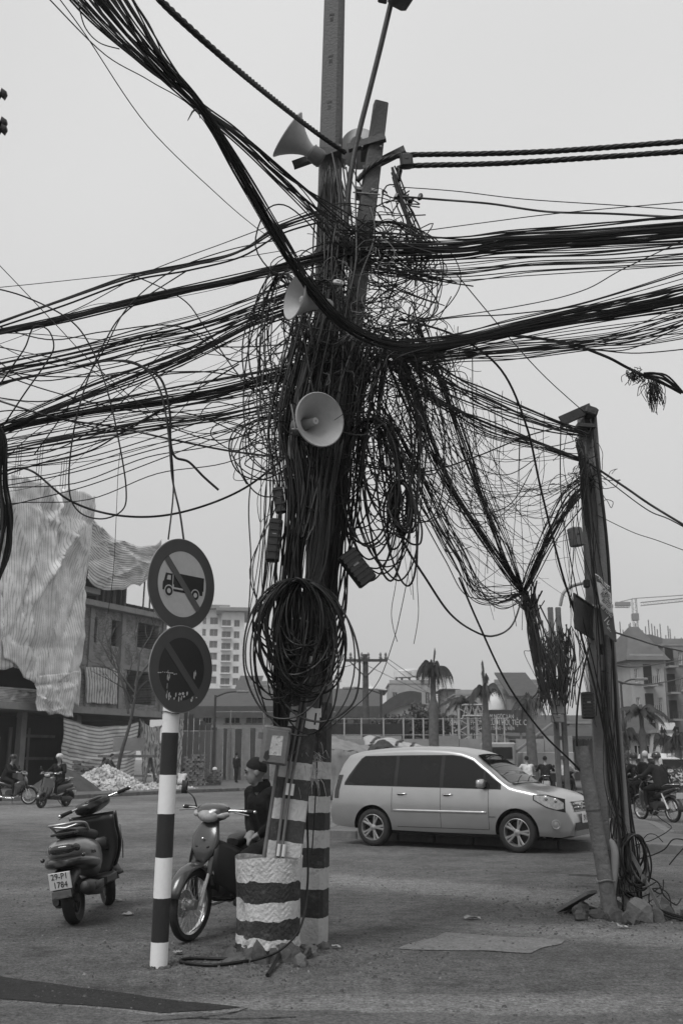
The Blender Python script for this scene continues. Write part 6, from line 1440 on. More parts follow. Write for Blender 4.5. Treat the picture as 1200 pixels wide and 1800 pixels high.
def btext(s_, u, v, size, m_):
    o = bf(u,v); ex = (bf(min(1,u+.1),v)-bf(max(0,u-.1),v)).normalized(); ey = (bf(u,max(0,v-.05))-bf(u,min(1,v+.05))).normalized(); ez = ex.cross(ey).normalized(); ey = (ey - ex*ey.dot(ex)).normalized()
    text('lettering', s_, size, m_, bn, Matrix.Translation(o+Vector((0,-.009,0))) @ Matrix((ex,ey,ez)).transposed().to_4x4(), world=True, sx=.75)
btext('KHOAN', .5,.07,.055,'banner_pale'); btext('CẮT BÊ TÔNG', .5,.19,.03,'ink'); btext('TƯỜNG', .5,.26,.045,'ink'); btext('ĐỤC - PHÁ', .5,.34,.04,'ink'); btext('RÚT LÕI', .5,.42,.04,'ink'); btext('BÊ TÔNG', .5,.55,.045,'banner_pale'); btext('10', .52,.69,.12,'banner_pale'); btext('0912', .55,.83,.04,'banner_pale')
bd = thing('steel_board', 'blank rusty sheet-steel board fixed to the right-hand pole', 'board', P(1032,1090,10.1)); q = [P(1008,1044,9.75),P(1046,1070,10.25),P(1046,1126,10.25),P(1010,1104,9.75)]
mb = MB(); off = Vector((.0,.03,0)); mb.add(q+[p+off for p in q], [(0,1,2,3),(7,6,5,4),(0,4,5,1),(1,5,6,2),(2,6,7,3),(3,7,4,0)]); mb.build('sheet','dark_steel',bd,world=True)
for (i,j) in ((0,1),(1,2),(2,3),(3,0)): MB().tube([q[i]+Vector((0,-.006,0)),q[j]+Vector((0,-.006,0))], .012, 6).build('rim','dark_steel',bd,world=True)
def gearbox(label, px, py, Y, d, rot_=(0,0,0), m_='black_plastic', ribs=0, name='junction_box'):
    t = thing(name, label, 'junction box', P(px,py,Y), rot=rot_); MB().rbox((0,0,0), d, .02).build('case', m_, t, smooth=40)
    for k in range(ribs): MB().box((0,-d[1]/2-.004, -d[2]*.42+d[2]*.84*k/max(1,ribs-1)), (d[0]*.92,.012,d[2]*.4/max(1,ribs))).build('rib', m_, t)
    MB().box((0,-d[1]/2-.003,d[2]*.1),(d[0]*.3,.004,d[2]*.08)).build('label_plate','galvanised' if ribs else 'dark_steel',t); return t
gearbox('square grey junction box strapped to the upper right-hand pole', 1011, 944, 10.1, (.13,.12,.2), (0,R(-8),R(20)), 'box_grey')
gearbox('small black clip box on the left of the right-hand pole', 1030, 1026, 10.1, (.06,.08,.09)); gearbox('ribbed black cable closure hanging beside the right-hand pole', 1032, 1240, 10.0, (.115,.11,.26), (0,0,0), 'black_plastic', 8)
gearbox('slim black fuse tube bracketed to the right of the upper right-hand pole', 1064, 970, 10.2, (.035,.035,.36)); 
# far pole under the tangle, with two meter boxes
YP = 27.0; fp = thing('utility_pole', 'far twin concrete pole buried in hanging cables behind the car bonnet', 'utility pole', (P(985,1300,YP).x,YP,0))
for px in (978,992): x = P(px,1300,YP).x - P(985,1300,YP).x; mb = MB(); loft(mb, [[(xx+x,y,z) for xx,y,z in rect_ring(.13,.16,.02,z)] for z in (0,2,P(985,1068,YP).z)]); mb.build('shaft','old_concrete',fp)
for k in range(9): MB().box((0,.0,.5+.5*k),(.2,.08,.1)).build('rung','old_concrete',fp)
MB().tube(cr([P(984,1065,YP),P(990,1042,YP),P(1006,1030,YP),P(1030,1024,YP-.5)],6), .045, 8).build('lamp_arm','galvanised',fp,smooth=50,world=True)
gearbox('upper grey meter box on the far twin pole', 979, 1243, YP-.3, (.32,.2,.36), m_='render_mid'); gearbox('lower grey meter box on the far twin pole', 979, 1263, YP-.3, (.32,.2,.2), m_='render_mid')
# ---------------------------------------------------------------- right-hand background
def flats(label, x0, x1, ytop, Y, depth, yaw, wm, rows, cols, dark_col=(), name='apartment_block'):
    t, W, H = building(name, label, x0, x1, ytop, Y, depth, wm, rows, cols, (.34,.5), 'flat', yaw=yaw, cat='flats', skip=[(c_,r_) for c_ in dark_col for r_ in range(rows)])
    for c_ in dark_col:
        for r_ in range(rows):
            cx = (c_+.5)*W/cols; z0_ = r_*H/rows; MB().box((cx,-.03,z0_+H/rows*.55),(W/cols*.72,.06,H/rows*.72)).build('loggia','interior_dark',t)
            b_ = MB().box((cx,-.5,z0_+H/rows*.16),(W/cols*.9,1.0,.16)).build('balcony','slab_grey',t)
            for q in range(6): MB().tube([(cx-W/cols*.4+q*W/cols*.16,-.95,z0_+H/rows*.18),(cx-W/cols*.4+q*W/cols*.16,-.95,z0_+H/rows*.48)], .025, 4).build('baluster','dark_steel',b_)
    return t, W, H
t, W, H = flats('pale flats with dark loggias right of the leaning pole, under a steep grey roof', 1106, 1166, 1163, 74, 9, R(4), 'render_pale', 4, 3, (1,))
mb = MB(); v = [(-.4,-.4,H+.1),(W+.4,-.4,H+.1),(W-.8,2.4,H+2.9),(1,2.4,H+2.9)]; mb.add(v+[(W+.4,9,H+.1),(-.4,9,H+.1)], [(0,1,2,3),(1,4,2),(0,3,5),(3,2,4,5)]); mb.build('mansard','roof_mid',t)
flats('taller pale flats with dark loggias at the right edge of the picture', 1164, 1240, 1135, 80, 9, R(0), 'render_mid', 5, 4, (0,2))
building('house', 'narrow pale house between the leaning pole and the flats', 1070, 1110, 1152, 84, 8, 'render_pale', 5, 2, (.5,.5), 'flat')
building('shopfront', 'low dark shopfront with a sagging awning under the flats', 1088, 1150, 1294, 60, 5, 'render_mid', 1, 3, (.7,.6), 'shed', cat='shop', glassm='interior_dark')
building('shopfront', 'pale roadside kiosk behind the slim palms at the right', 1158, 1186, 1288, 58, 5, 'render_white', 2, 1, (.0001,.0001), 'flat', cat='shop')
building('house', 'low pale house behind the leaning pole foot, left of the flats', 1000, 1092, 1272, 70, 7, 'render_mid', 2, 4, (.5,.4), 'flat')
# unfinished building with a grey hooded top and crowd of starter bars
YB = 170; a = P(1072,1130,YB); b = P(1215,1130,YB); un = thing('unfinished_building', 'hazy unfinished building with a bowed grey top and starter bars', 'building', (a.x,YB,0)); W = b.x-a.x; H = P(1130,1150,YB).z; hT = P(1130,1115,YB).z
wall_open(MB(), W, H, [(W*(k+.3)/7, W*(k+.7)/7, H*.55, H*.9) for k in range(7)], 0, .5).build('wall','render_mid',un); MB().box((W/2,4,H/2),(W-1,.2,H-.5)).build('inner_wall','interior_dark',un)
prof = [(0,H*1.0),(W*.02,hT-1.2),(W*.2,hT-.2),(W*.5,hT),(W*.72,hT-1.0),(W*.86,hT-2.6),(W,hT-3.4),(W,H)]
MB().prism(prof, 14, Matrix.Rotation(R(90),4,'X') @ Matrix.Translation((0,0,-14))).build('hooded_top','netting',un) if mat('netting', .09, .9, .2, .4) else None
for k in range(26): x = W*k/26+random.uniform(-.3,.3); zt_ = hT - 1.5*max(0,x/W-.6)*6; MB().tube([(x,2,zt_-3),(x,2,zt_+random.uniform(.8,3.4))], .08, 4).build('starter_bar','dark_steel',un)
# tower crane
YC = 190; base = P(1118,1120,YC); ck = thing('tower_crane', 'hazy tower crane above the unfinished building', 'crane', (base.x,YC,0)); zt_ = P(1118,1052,YC).z; zj = P(1118,1071,YC).z
lattice(MB(), (0,0,0), (0,0,zt_), 0.75, 60).build('mast','crane_steel',ck) if mat('crane_steel', .12, .7, .2, 1) else None
def up_(mb): return mb
jx = P(1235,1062,YC).x - base.x; lattice(MB(), (1.2,0,zj+1), (jx,0,zj+2.2), 0.6, 36).build('jib','crane_steel',ck); lattice(MB(), (-1,0,zj+.6), (P(1080,1071,YC).x-base.x,0,zj+.6), 0.5, 10).build('counter_jib','crane_steel',ck)
MB().box((P(1094,1069,YC).x-base.x,0,zj+1),(2.8,.9,.75)).build('counterweight','render_mid',ck); MB().box((0,0,zj-1.5),(1.15,1.15,1.3)).build('cab','render_mid',ck)
for x, z in ((jx*.8,zj+2.8),(P(1082,1071,YC).x-base.x,zj+1.2)): MB().tube([(0,0,zt_),(x,0,z)], .07, 4).build('stay','crane_steel',ck)
# white off-roader beyond the riders and a small lorry left of the far pole
def smallcar(label, px, py, rz, m_, Yp=None):
    p = G(px,py); t = thing('parked_car', label, 'car', (p.x,p.y,0), rz); mb = MB(); loft(mb, [[(x,y,z) for x,y,z in ((xx,-.75*f,.3),(xx,.75*f,.3),(xx,.84*f,.6),(xx,.8*f,.95),(xx,.7*g_,zt),(xx,-.7*g_,zt),(xx,-.8*f,.95),(xx,-.84*f,.6))] for xx,f,g_,zt in ((-2,.85,.85,.98),(-1.9,1,.9,1.5),(-1.2,1,.92,1.72),(.2,1,.9,1.70),(.75,1,.9,1.12),(1.7,.97,.95,1.0),(2,.8,.8,.8))]); mb.build('body', m_, t, smooth=40)
    MB().box((-1.965,0,1.25),(.03,1.2,.42),(0,R(10),0)).build('rear_screen','car_glass',t)
    for s_ in (-1,1): MB().box((-.6,s_*.80,1.3),(1.9,.02,.4),(R(s_*11),0,0)).build('side_window','car_glass',t); MB().box((-2.0,s_*.62,.85),(.04,.14,.26)).build('tail_light','red_lens',t)
    for x in (-1.25,1.3):
        for s_ in (-1,1): MB().lathe([(0,.1),(.2,.1),(.31,.08),(.31,-.08),(0,-.1)], 18, Matrix.Translation((x,s_*.72,.31)) @ Matrix.Rotation(R(90),4,'X')).build('wheel','rubber',t,smooth=40)
    MB().box((-2.04,0,.6),(.02,.4,.15)).build('number_plate','number_plate',t)
smallcar('white off-roader driving away beyond the right-hand motorbikes', 1153, 1392, R(100), 'white_paint')
lo = thing('lorry', 'small pale lorry with a raised loader arm parked far behind the bonnet', 'lorry', (P(915,1345,50).x,50,0), R(0)); MB().rbox((-1.1,0,1.5),(1.5,1.8,1.5),.12).build('cab','render_pale',lo,smooth=40); MB().box((-1.1,-.92,1.75),(1.1,.03,.55)).build('windscreen','car_glass',lo); MB().rbox((1.2,0,1.3),(2.4,1.9,1.0),.06).build('load_bed','render_pale',lo); MB().tube([(-.6,-.4,1.6),(1.6,-.4,3.2)], .07, 6).build('loader_arm','render_mid',lo)
for x in (-1.2,1.4): MB().lathe([(0,.15),(.42,.12),(.42,-.12),(0,-.15)], 16, Matrix.Translation((x,-.8,.42)) @ Matrix.Rotation(R(90),4,'X')).build('wheel','rubber',lo,smooth=40)
lam = lamp('street lamp with a hooked arm between the leaning pole and the flats', 1090, 1200, 56, 1.0)
tsg = thing('wall_sign', 'small dark signs with pale dots on a post at the right edge', 'sign', (P(1188,1330,50).x,50,0)); MB().tube([(0,0,0),(0,0,P(1188,1300,50).z)], .05, 6).build('post','dark_steel',tsg)
for py, w_ in ((1308,.7),(1324,1.3)): 
    o = MB().box((0,-.08,P(1188,py,50).z),(w_,.05,.55)).build('board','slab_grey',tsg)
    for i in range(int(w_*4)):
        for j in range(2): MB().lathe([(0,0),(.07,0)], 8, Matrix.Translation((-w_/2+.15+i*.24,-.11,P(1188,py,50).z-.12+.24*j)) @ Matrix.Rotation(R(90),4,'X')).build('dot','ink',o)
# ---------------------------------------------------------------- cables
rgw = random.Random(42)
def wpath(pts, n=7): return cr([P(*p) for p in pts], n)
def cable(label, pts, r=.008, m_='black_cable', name='cable', n=8, sides=6, cat='cable'):
    return tag(MB().tube(wpath(pts, n), r, sides).build(name, m_, smooth=60), label, cat)
def bundle(name, label, pts, nst, spread, r=(.004,.008), seed=1, n=6, wob=.6, m_=('black_cable',), ends=.0, sag=.0, cat='cable bundle', bias=None, sides=5, loose=.12):
    """one bound run of cables: pts (px, py, Y), spread (m) per point; every strand is a part"""
    rg = random.Random(seed); t = thing(name, label, cat, P(*pts[0])); base = [P(*p) for p in pts]; k = len(base)
    sp = spread if hasattr(spread,'__len__') else [spread]*k
    for i in range(nst):
        ox, oz, oy = rg.gauss(0,.5), rg.gauss(0,.5), rg.gauss(0,.5); sg = abs(rg.gauss(0,1))*sag; ph = rg.random()*10; free = rg.random() < loose; pp = []
        for j, p in enumerate(base):
            w1 = mnoise.noise(Vector((j*.9, ph, 0)))*wob; w2 = mnoise.noise(Vector((j*.9, ph, 5)))*wob; f = 2.2 if free and 0 < j < k-1 else 1
            q = p + Vector((ox+w1*f, oy, oz+w2*f))*sp[j]; s_ = j/(k-1); q.z -= sg*4*s_*(1-s_)
            if ends and j in (0,k-1): q += Vector((rg.gauss(0,ends),rg.gauss(0,ends*.6),rg.gauss(0,ends)))
            pp.append(q)
        MB().tube(cr(pp, n), rg.uniform(*r), sides).build('strand', rg.choice(m_), t, smooth=60, world=True)
    return t
def twisted(label, pts, r=.012, pitch=.28, cores=4, R_=.016):
    t = thing('power_cable', label, 'power cable', P(*pts[0])); path = wpath(pts, 40); ln = 0; out = [[] for _ in range(cores)]
    for i, p in enumerate(path):
        if i: ln += (p-path[i-1]).length
        d = (path[min(i+1,len(path)-1)]-path[max(i-1,0)]).normalized(); a = d.cross(Vector((0,0,1))).normalized(); b = a.cross(d)
        for c in range(cores): th = 2*pi*(ln/pitch + c/cores); out[c].append(p + (a*cos(th)+b*sin(th))*R_)
    for c in range(cores): MB().tube(out[c], r, 6).build('core','black_cable',t,smooth=60,world=True)
    return t
G_ = ('black_cable','black_cable','black_cable','grey_cable')
# --- up to the left and over the camera
A1 = [(70,-130,4.3),(180,15,5.2),(262,105,5.9),(348,186,6.3),(425,310,6.8),(492,425,7.15),(548,512,7.45),(610,575,7.75),(690,608,7.95),(790,602,8.0),(900,578,7.95),(1050,548,7.7),(1260,500,7.2)]
bundle('cable_bundle', 'thick black bundle dropping from the upper left across the pole and on to the right', A1, 26, [.26,.2,.11,.045,.06,.055,.055,.06,.06,.06,.07,.1,.16], (.0035,.0068), 1, 7, .3, G_, loose=.1)
bundle('cable_bundle', 'fan of cables spreading from the upper-left tie into the pole tangle', [(100,-130,4.5),(205,20,5.3),(280,112,5.9),(348,186,6.5),(425,245,7.3),(510,325,7.9),(600,400,8.2),(690,465,8.4),(770,490,8.4)], 15, [.2,.16,.09,.04,.07,.13,.18,.22,.25], (.004,.008), 2, 7, .3, G_)
rg = random.Random(4); tie = thing('cloth_tie', 'pale rag knotted round the upper-left cable bundle', 'tie', P(345,190,6.45))
for k in range(3): c0 = P(346,188,6.45); a_ = .9+.25*k; MB().tube([c0+Vector((.055*cos(q)*.8, .055*sin(q), .055*cos(q)*-.75)) + Vector((.01*k,0,.012*k)) for q in [2*pi*i/16 for i in range(17)]], .008, 6).build('wrap','pale_wire',tie,world=True)
for e in ((330,212),(352,208),(372,196)): MB().tube([P(346,190,6.4),P((346+e[0])/2,(190+e[1])/2-4,6.36),P(*e,6.36)], [.008,.007,.003], 5).build('tail','pale_wire',tie,world=True)
twisted('twisted power cable slanting down from the upper left to the pole head', [(262,-25,5.0),(300,18,5.3),(400,108,6.0),(500,190,7.2),(560,236,8.0),(606,268,8.4)], .011, .3, 4, .0135)
cable('thin lone wire slanting down the sky at the upper left', [(95,-15,5.2),(150,60,5.6),(260,222,6.5),(380,340,7.4),(450,400,8.0),(520,450,8.4)], .0035)
cable('thin slack wire drooping below the upper-left bundle', [(138,5,5.0),(150,48,5.3),(175,75,5.6),(210,86,5.8)], .004)
# --- upper right power cables and their clamp
twisted('upper of two twisted power cables running off to the right', [(628,318,8.4),(652,292,8.4),(690,276,8.4),(730,272,8.4),(860,270,8.2),(1000,264,8.0),(1260,244,7.4)], .012, .3, 4, .0145)
twisted('lower of two twisted power cables running off to the right', [(700,318,8.4),(702,302,8.4),(716,292,8.4),(860,288,8.2),(1000,280,8.0),(1260,262,7.4)], .012, .3, 4, .0145)
gearbox('black clamp block gripping the two twisted power cables', 714, 284, 8.36, (.12,.09,.13), (0,R(-4),0), 'black_plastic', name='cable_clamp')
cable('smooth grey cable stretched to the right under the power cables', [(700,345,8.4),(760,350,8.3),(860,358,8.2),(960,372,8.1),(1080,376,7.9),(1260,386,7.5)], .011, 'grey_cable')
cable('thin wire stretched above the smooth grey cable', [(690,328,8.4),(800,336,8.3),(920,350,8.1),(1100,362,7.9),(1260,374,7.5)], .005); cable('thin wire rising to the right across the smooth grey cable', [(700,412,8.4),(860,390,8.2),(1000,373,8.0),(1260,350,7.4)], .005)
bundle('cable_bundle', 'broad upper right bundle of black cables running off to the right', [(600,440,8.4),(690,440,8.35),(800,438,8.25),(900,430,8.1),(1040,420,7.9),(1260,402,7.4)], 38, [.16,.13,.10,.11,.115,.12], (.005,.009), 5, 8, .5, G_, loose=.06)
bundle('cable_bundle', 'thin sagging wires below the upper right bundle', [(600,460,8.4),(700,478,8.35),(800,482,8.2),(930,470,8.0),(1080,462,7.8),(1260,452,7.4)], 12, [.1,.07,.1,.09,.08,.12], (.003,.006), 6, 8, .6, G_)
bundle('cable_bundle', 'lower right run of cables leaving the middle of the tangle', [(650,630,8.4),(730,622,8.3),(860,592,8.1),(1000,562,7.9),(1130,540,7.6),(1260,515,7.3)], 20, [.12,.07,.07,.08,.1,.14], (.005,.009), 7, 8, .5, G_)
bundle('cable_bundle', 'loose thin strands hanging under the lower right run', [(720,640,8.3),(800,622,8.2),(900,610,8.0),(1020,600,7.8),(1120,588,7.6),(1260,560,7.3)], 22, [.08,.07,.07,.07,.1,.16], (.003,.005), 8, 8, .9, G_, sag=.05)
cable('single wire crossing between the two right-hand bundles', [(700,570,8.3),(900,540,8.1),(1020,512,7.9),(1100,470,7.8),(1260,395,7.4)], .005); cable('wire stretched just above the lower right run', [(640,580,8.3),(800,558,8.2),(900,552,8.0),(1080,530,7.7),(1260,500,7.3)], .006)
ov_ = cable('heavy spliced cable sloping down to the right edge', [(700,600,8.4),(850,588,8.2),(980,600,8.2),(1060,625,8.2),(1120,655,8.2),(1260,715,8.1)], .014)
def tuft(label, px, py, Y, L_, seed, n=40):
    rg = random.Random(seed); mb = MB(); c = P(px,py,Y)
    for i in range(n):
        a = c+Vector((rg.gauss(0,.03),rg.gauss(0,.02),rg.gauss(0,.025))); e = a+Vector((rg.gauss(0,.03),rg.gauss(0,.03),-L_*rg.uniform(.4,1))); mb.tube(cr([a,a.lerp(e,.4)+Vector((rg.gauss(0,.03),0,0)),e],3), .003, 4)
    tag(mb.build('rag_tuft','black_cable'), label, 'rag', kind='stuff')
tuft('short frayed tuft on the heavy spliced cable', 1113, 655, 8.15, .10, 1, 60); tuft('long frayed tuft hanging from the heavy spliced cable near the right edge', 1147, 672, 8.15, .26, 2, 70)
bundle('cable_splice', 'bulging splice wrapped on the heavy cable at the right edge', [(1130,660,8.15),(1160,668,8.12),(1196,690,8.1)], 9, [.02,.05,.015], (.006,.01), 14, 6)
# --- runs to the left
LBN = [('top pair of cables climbing from the left edge to the pole', [(-60,590,8.6),(0,566,8.6),(110,525,8.55),(230,482,8.5),(330,462,8.5),(420,440,8.5),(490,402,8.5),(560,380,8.5)], 6, [.03,.03,.025,.015,.02,.03,.05,.08], (.006,.0095)),
 ('dense straight run of cables along the upper left', [(-60,598,8.6),(0,583,8.6),(120,555,8.55),(260,522,8.5),(400,492,8.45),(520,468,8.4),(620,445,8.4)], 18, [.04,.035,.03,.045,.06,.08,.1], (.005,.009)),
 ('spread of fine wires in the middle left', [(-60,680,8.7),(0,655,8.6),(120,628,8.55),(240,600,8.5),(360,570,8.45),(470,530,8.4),(600,490,8.4)], 22, [.12,.11,.10,.10,.10,.10,.12], (.003,.007)),
 ('slanting run from the lower left edge up to the middle speaker', [(-60,790,8.7),(0,752,8.6),(120,700,8.5),(240,655,8.5),(340,615,8.4),(450,560,8.4),(580,520,8.4)], 15, [.09,.07,.09,.10,.08,.1,.1], (.004,.0085)),
 ('straight lower left run reaching the pole above the front speaker', [(-60,770,8.7),(0,754,8.6),(140,722,8.5),(280,703,8.5),(400,680,8.4),(500,658,8.4),(610,640,8.4)], 20, [.05,.05,.06,.08,.09,.1,.14], (.004,.0095)),
 ('lowest left spread of sagging wires', [(-60,805,8.7),(0,790,8.6),(120,764,8.5),(260,742,8.5),(380,722,8.4),(490,700,8.4),(590,690,8.4)], 14, [.1,.09,.11,.13,.13,.13,.14], (.003,.007)),
 ('scattered wires falling away below the lower left run', [(-60,850,8.7),(0,835,8.6),(130,810,8.5),(260,775,8.5),(380,740,8.4),(480,715,8.4),(580,690,8.4)], 7, [.2,.17,.2,.2,.2,.2,.15], (.003,.006))]
for i, (lab, pts, n_, sp_, rr) in enumerate(LBN): bundle('cable_bundle', lab, pts, n_, sp_, rr, 20+i, 7, .4, G_, sag=.03)
LC = [('thin high wire running out to the left edge', [(-30,508,8.5),(100,495,8.5),(300,472,8.5),(500,440,8.5)], .004),
 ('wire rising from the left edge, crossing under the top pair', [(-20,592,8.5),(120,550,8.5),(260,478,8.5),(400,425,8.5),(540,372,8.5)], .005),
 ('black cable sagging right across the sky above the signs', [(-10,840,8.4),(25,824,8.4),(60,830,8.35),(120,878,8.3),(190,903,8.3),(270,908,8.3),(350,892,8.3),(430,858,8.3),(500,805,8.3),(545,770,8.3)], .0095),
 ('cable arching over and down onto the no-trucks sign', [(130,645,8.3),(200,634,8.2),(255,648,8.1),(283,690,8.0),(296,760,7.9),(303,840,7.8),(316,900,7.7),(323,948,7.62)], .009),
 ('second cable dropping beside it onto the no-trucks sign', [(150,640,8.3),(225,634,8.2),(270,662,8.1),(290,720,8.0),(300,780,7.9),(305,860,7.8),(296,948,7.62)], .007),
 ('thick cut cable end curling in the air above the signs', [(240,640,8.2),(282,665,8.1),(298,720,8.0),(300,775,7.95),(308,803,7.95),(332,812,7.95),(358,838,7.95),(384,861,7.95)], .011),
 ('long loop of cable hanging at the left above the construction house', [(330,475,8.5),(225,545,8.5),(185,600,8.4),(150,680,8.3),(128,770,8.3),(122,860,8.3),(140,900,8.3),(180,912,8.3),(216,896,8.3),(222,860,8.3),(212,790,8.3),(190,690,8.3),(160,610,8.4),(120,560,8.4),(40,520,8.4),(-40,500,8.4)], .007),
 ('cable looping at the left edge below the dense straight run', [(-10,690,8.5),(25,640,8.4),(45,610,8.4),(60,575,8.4),(85,580,8.4),(95,610,8.4),(80,640,8.4),(45,690,8.4),(15,735,8.4),(-15,780,8.5)], .007),
 ('long cable crossing the left runs from upper left downwards', [(-40,425,8.5),(30,498,8.5),(100,572,8.4),(165,640,8.4),(260,720,8.4),(340,760,8.4),(440,755,8.4),(540,750,8.4)], .004),
 ('cable sloping down right across the lower left run', [(-15,700,8.5),(100,735,8.4),(200,750,8.4),(300,772,8.3),(400,792,8.3),(500,805,8.3)], .009),
 ('wire dropping steeply through the middle left runs', [(235,484,8.5),(320,525,8.5),(360,575,8.4),(420,660,8.4),(480,720,8.3),(540,780,8.3)], .006),
 ('wire climbing steeply through the middle left runs', [(60,800,8.5),(110,730,8.5),(180,620,8.4),(225,540,8.4),(300,478,8.4),(400,440,8.4),(500,420,8.4)], .006),
 ('fine wire hanging straight down above the small tarpaulin', [(212,790,8.3),(208,830,8.3),(205,900,8.3),(200,1000,8.3),(190,1080,8.3)], .0025),
 ('wire from the left edge rising under the lowest left spread', [(-20,897,8.5),(60,878,8.5),(160,852,8.45),(300,800,8.4),(480,730,8.4)], .005),
 ('cable running from the left edge loop up into the lower left run', [(10,835,8.5),(70,815,8.5),(160,792,8.4),(230,750,8.4),(320,700,8.4),(420,640,8.4)], .0075)]
for lab, pts, r_ in LC: cable(lab, pts, r_)
rg = random.Random(77)      # the criss-cross of odd ends over the left runs
odd = thing('cable_criss_cross', 'criss-cross of odd slack wires over the left-hand cable runs', 'cable tangle', P(250,640,8.4))
for i in range(24):
    y0 = rg.uniform(520,880); y1 = rg.uniform(430,790); x1 = rg.uniform(490,590); Y = rg.uniform(8.2,8.7); pts = [(-40,y0,Y)]
    for q in (.2,.4,.6,.8): pts.append((-40+(x1+40)*q+rg.gauss(0,14), y0+(y1-y0)*q+rg.gauss(0,34)+14, Y+rg.gauss(0,.08)))
    pts.append((x1,y1,Y)); MB().tube(wpath(pts,8), rg.choice((.002,.003,.004,.006)), 5).build('strand','black_cable',odd,smooth=60,world=True)
bundle('cable_coil', 'heavy drop of cables hanging down the left edge of the picture', [(-25,735,8.3),(2,780,8.3),(4,850,8.3),(10,920,8.3),(4,985,8.3),(-18,1040,8.3)], 16, [.06,.05,.04,.05,.07,.06], (.007,.011), 60, 8, .6, cat='cable coil')
lp = thing('pole_hardware', 'dark insulator fittings just showing at the upper left edge', 'insulator', P(-14,200,7)); 
for py in (168,218,230): MB().lathe([(.02,0),(.05,.02),(.02,.05),(.05,.07),(.02,.1),(0,.1)], 10, Matrix.Translation(P(-9,py,7)-P(-14,200,7)) @ Matrix.Rotation(R(80),4,'Y')).build('insulator','black_plastic',lp,smooth=30)
MB().tube([P(-12,-40,7),P(-9,60,7),P(-22,260,7)], .03, 8).build('post','dark_steel',lp,world=True)

# --- cables lashed down the poles
bundle('cable_sheath', 'thick sheath of cables running down the left side of the leaning pole', [(560,560,8.2),(535,640,8.2),(515,760,8.15),(524,880,8.1),(518,980,8.1),(512,1060,8.1),(504,1150,8.1),(496,1240,8.12),(490,1310,8.14)], 64, [.16,.16,.13,.12,.12,.11,.08,.05,.03], (.005,.0095), 70, 7, .6, G_, loose=.12)
bundle('cable_sheath', 'cables running down the right side of the two poles', [(640,600,8.35),(622,700,8.3),(608,800,8.3),(598,900,8.3),(590,990,8.3),(578,1080,8.3),(562,1180,8.3),(552,1280,8.3)], 40, [.16,.15,.13,.11,.09,.08,.05,.02], (.005,.009), 71, 7, .6, G_, loose=.12)
bundle('cable_sheath', 'cables hugging the back of the tall pole above the speakers', [(585,300,8.7),(592,400,8.5),(585,500,8.3),(575,600,8.25),(562,700,8.2),(548,830,8.15),(530,940,8.05)], 34, [.12,.2,.2,.16,.13,.10,.06], (.004,.009), 72, 7, .9, G_, loose=.2)
for lab, pts, r_ in (('black cable looping down the tall banded pole to the ground', [(590,1000,8.3),(575,1100,8.3),(560,1200,8.3),(546,1290,8.35),(540,1400,8.4),(541,1490,8.4),(540,1560,8.2),(528,1630,7.9),(490,1672,7.75),(440,1690,7.65)], .0085), ('thin cable straggling down the face of the tall banded pole', [(604,1150,8.4),(580,1220,8.4),(560,1290,8.45),(556,1370,8.5),(552,1440,8.5),(548,1500,8.5)], .005), ('thin cable down the left edge of the leaning pole', [(478,880,8.0),(470,1000,8.0),(450,1100,8.0),(447,1170,8.0),(470,1260,8.0)], .006), ('wire dropping straight from the tangle past the coil', [(500,820,7.9),(488,950,7.9),(474,1040,7.9),(445,1090,7.9),(452,1150,7.9),(486,1225,7.9)], .004)): cable(lab, pts, r_)
gc = [G(440,1692),G(380,1700),G(330,1697),G(317,1692),G(340,1688),G(400,1689),G(452,1684),G(500,1665)]; tag(MB().tube(cr([Vector((p.x,p.y,.014)) for p in gc],8), .012, 8).build('ground_cable','black_cable',smooth=60), 'black cable doubled back on the ground below the footing', 'cable')
tag(MB().tube(cr([Vector((G(470,1718).x,G(470,1718).y,.014)),Vector((G(480,1706).x,G(480,1706).y,.03)),Vector((G(492,1690).x,G(492,1690).y,.06))],6), .014, 8).build('cable_stub','black_cable',smooth=60), 'short thick cable stub on the ground before the footing', 'cable')

bundle('cable_sheath', 'cables strapped down the face of the leaning pole between the front speaker and the coil', [(585,780,8.05),(575,850,8.0),(566,920,7.98),(556,990,7.98),(545,1060,7.98),(535,1130,7.98),(520,1230,8.0)], 16, [.12,.1,.08,.08,.07,.06,.04], (.004,.008), 75, 7, .7, G_)
bundle('cable_drops', 'loose drops of cable fringing the left of the leaning pole', [(520,600,8.3),(494,700,8.2),(484,800,8.1),(478,900,8.1),(470,1000,8.1),(462,1090,8.05)], 12, [.14,.14,.12,.1,.1,.1], (.003,.006), 76, 7, 1.0, G_, cat='cable bundle')
# --- coils
def coil(label, px, py, Y, rx, ry, n, seed, r_=(.006,.009), hang=None, jit=.2, tilt=0, drop=.35):
    rg = random.Random(seed); t = thing('cable_coil', label, 'cable coil', P(px,py,Y)); c = P(px,py,Y); mpx = (P(px+1,py,Y)-P(px,py,Y)).length; top = c+Vector((0,0,ry*mpx))
    for i in range(n):
        a, b = rx*mpx*rg.uniform(1-jit*1.5,1+jit*.6), ry*mpx*rg.uniform(1-jit,1+jit*.6); q0 = rg.uniform(0,2*pi); pts = []; oy = rg.gauss(0,.035); ox = rg.gauss(0,.06)*rx*mpx*2; sk = rg.gauss(0,.10)+tilt
        for k in range(14):
            th = 2*pi*k/14+.2; x, z = a*cos(th), b*sin(th); z -= drop*b*(1-sin(th))*rg.uniform(.0,.12); pts.append(top + Vector((x + ox + sk*(z-b), oy+.05*sin(th*2+q0)+rg.gauss(0,.006), z-b)))
        MB().tube(cr(pts,4,closed=True), rg.uniform(*r_), 6).build('turn', rg.choice(G_), t, smooth=60, world=True)
    return t
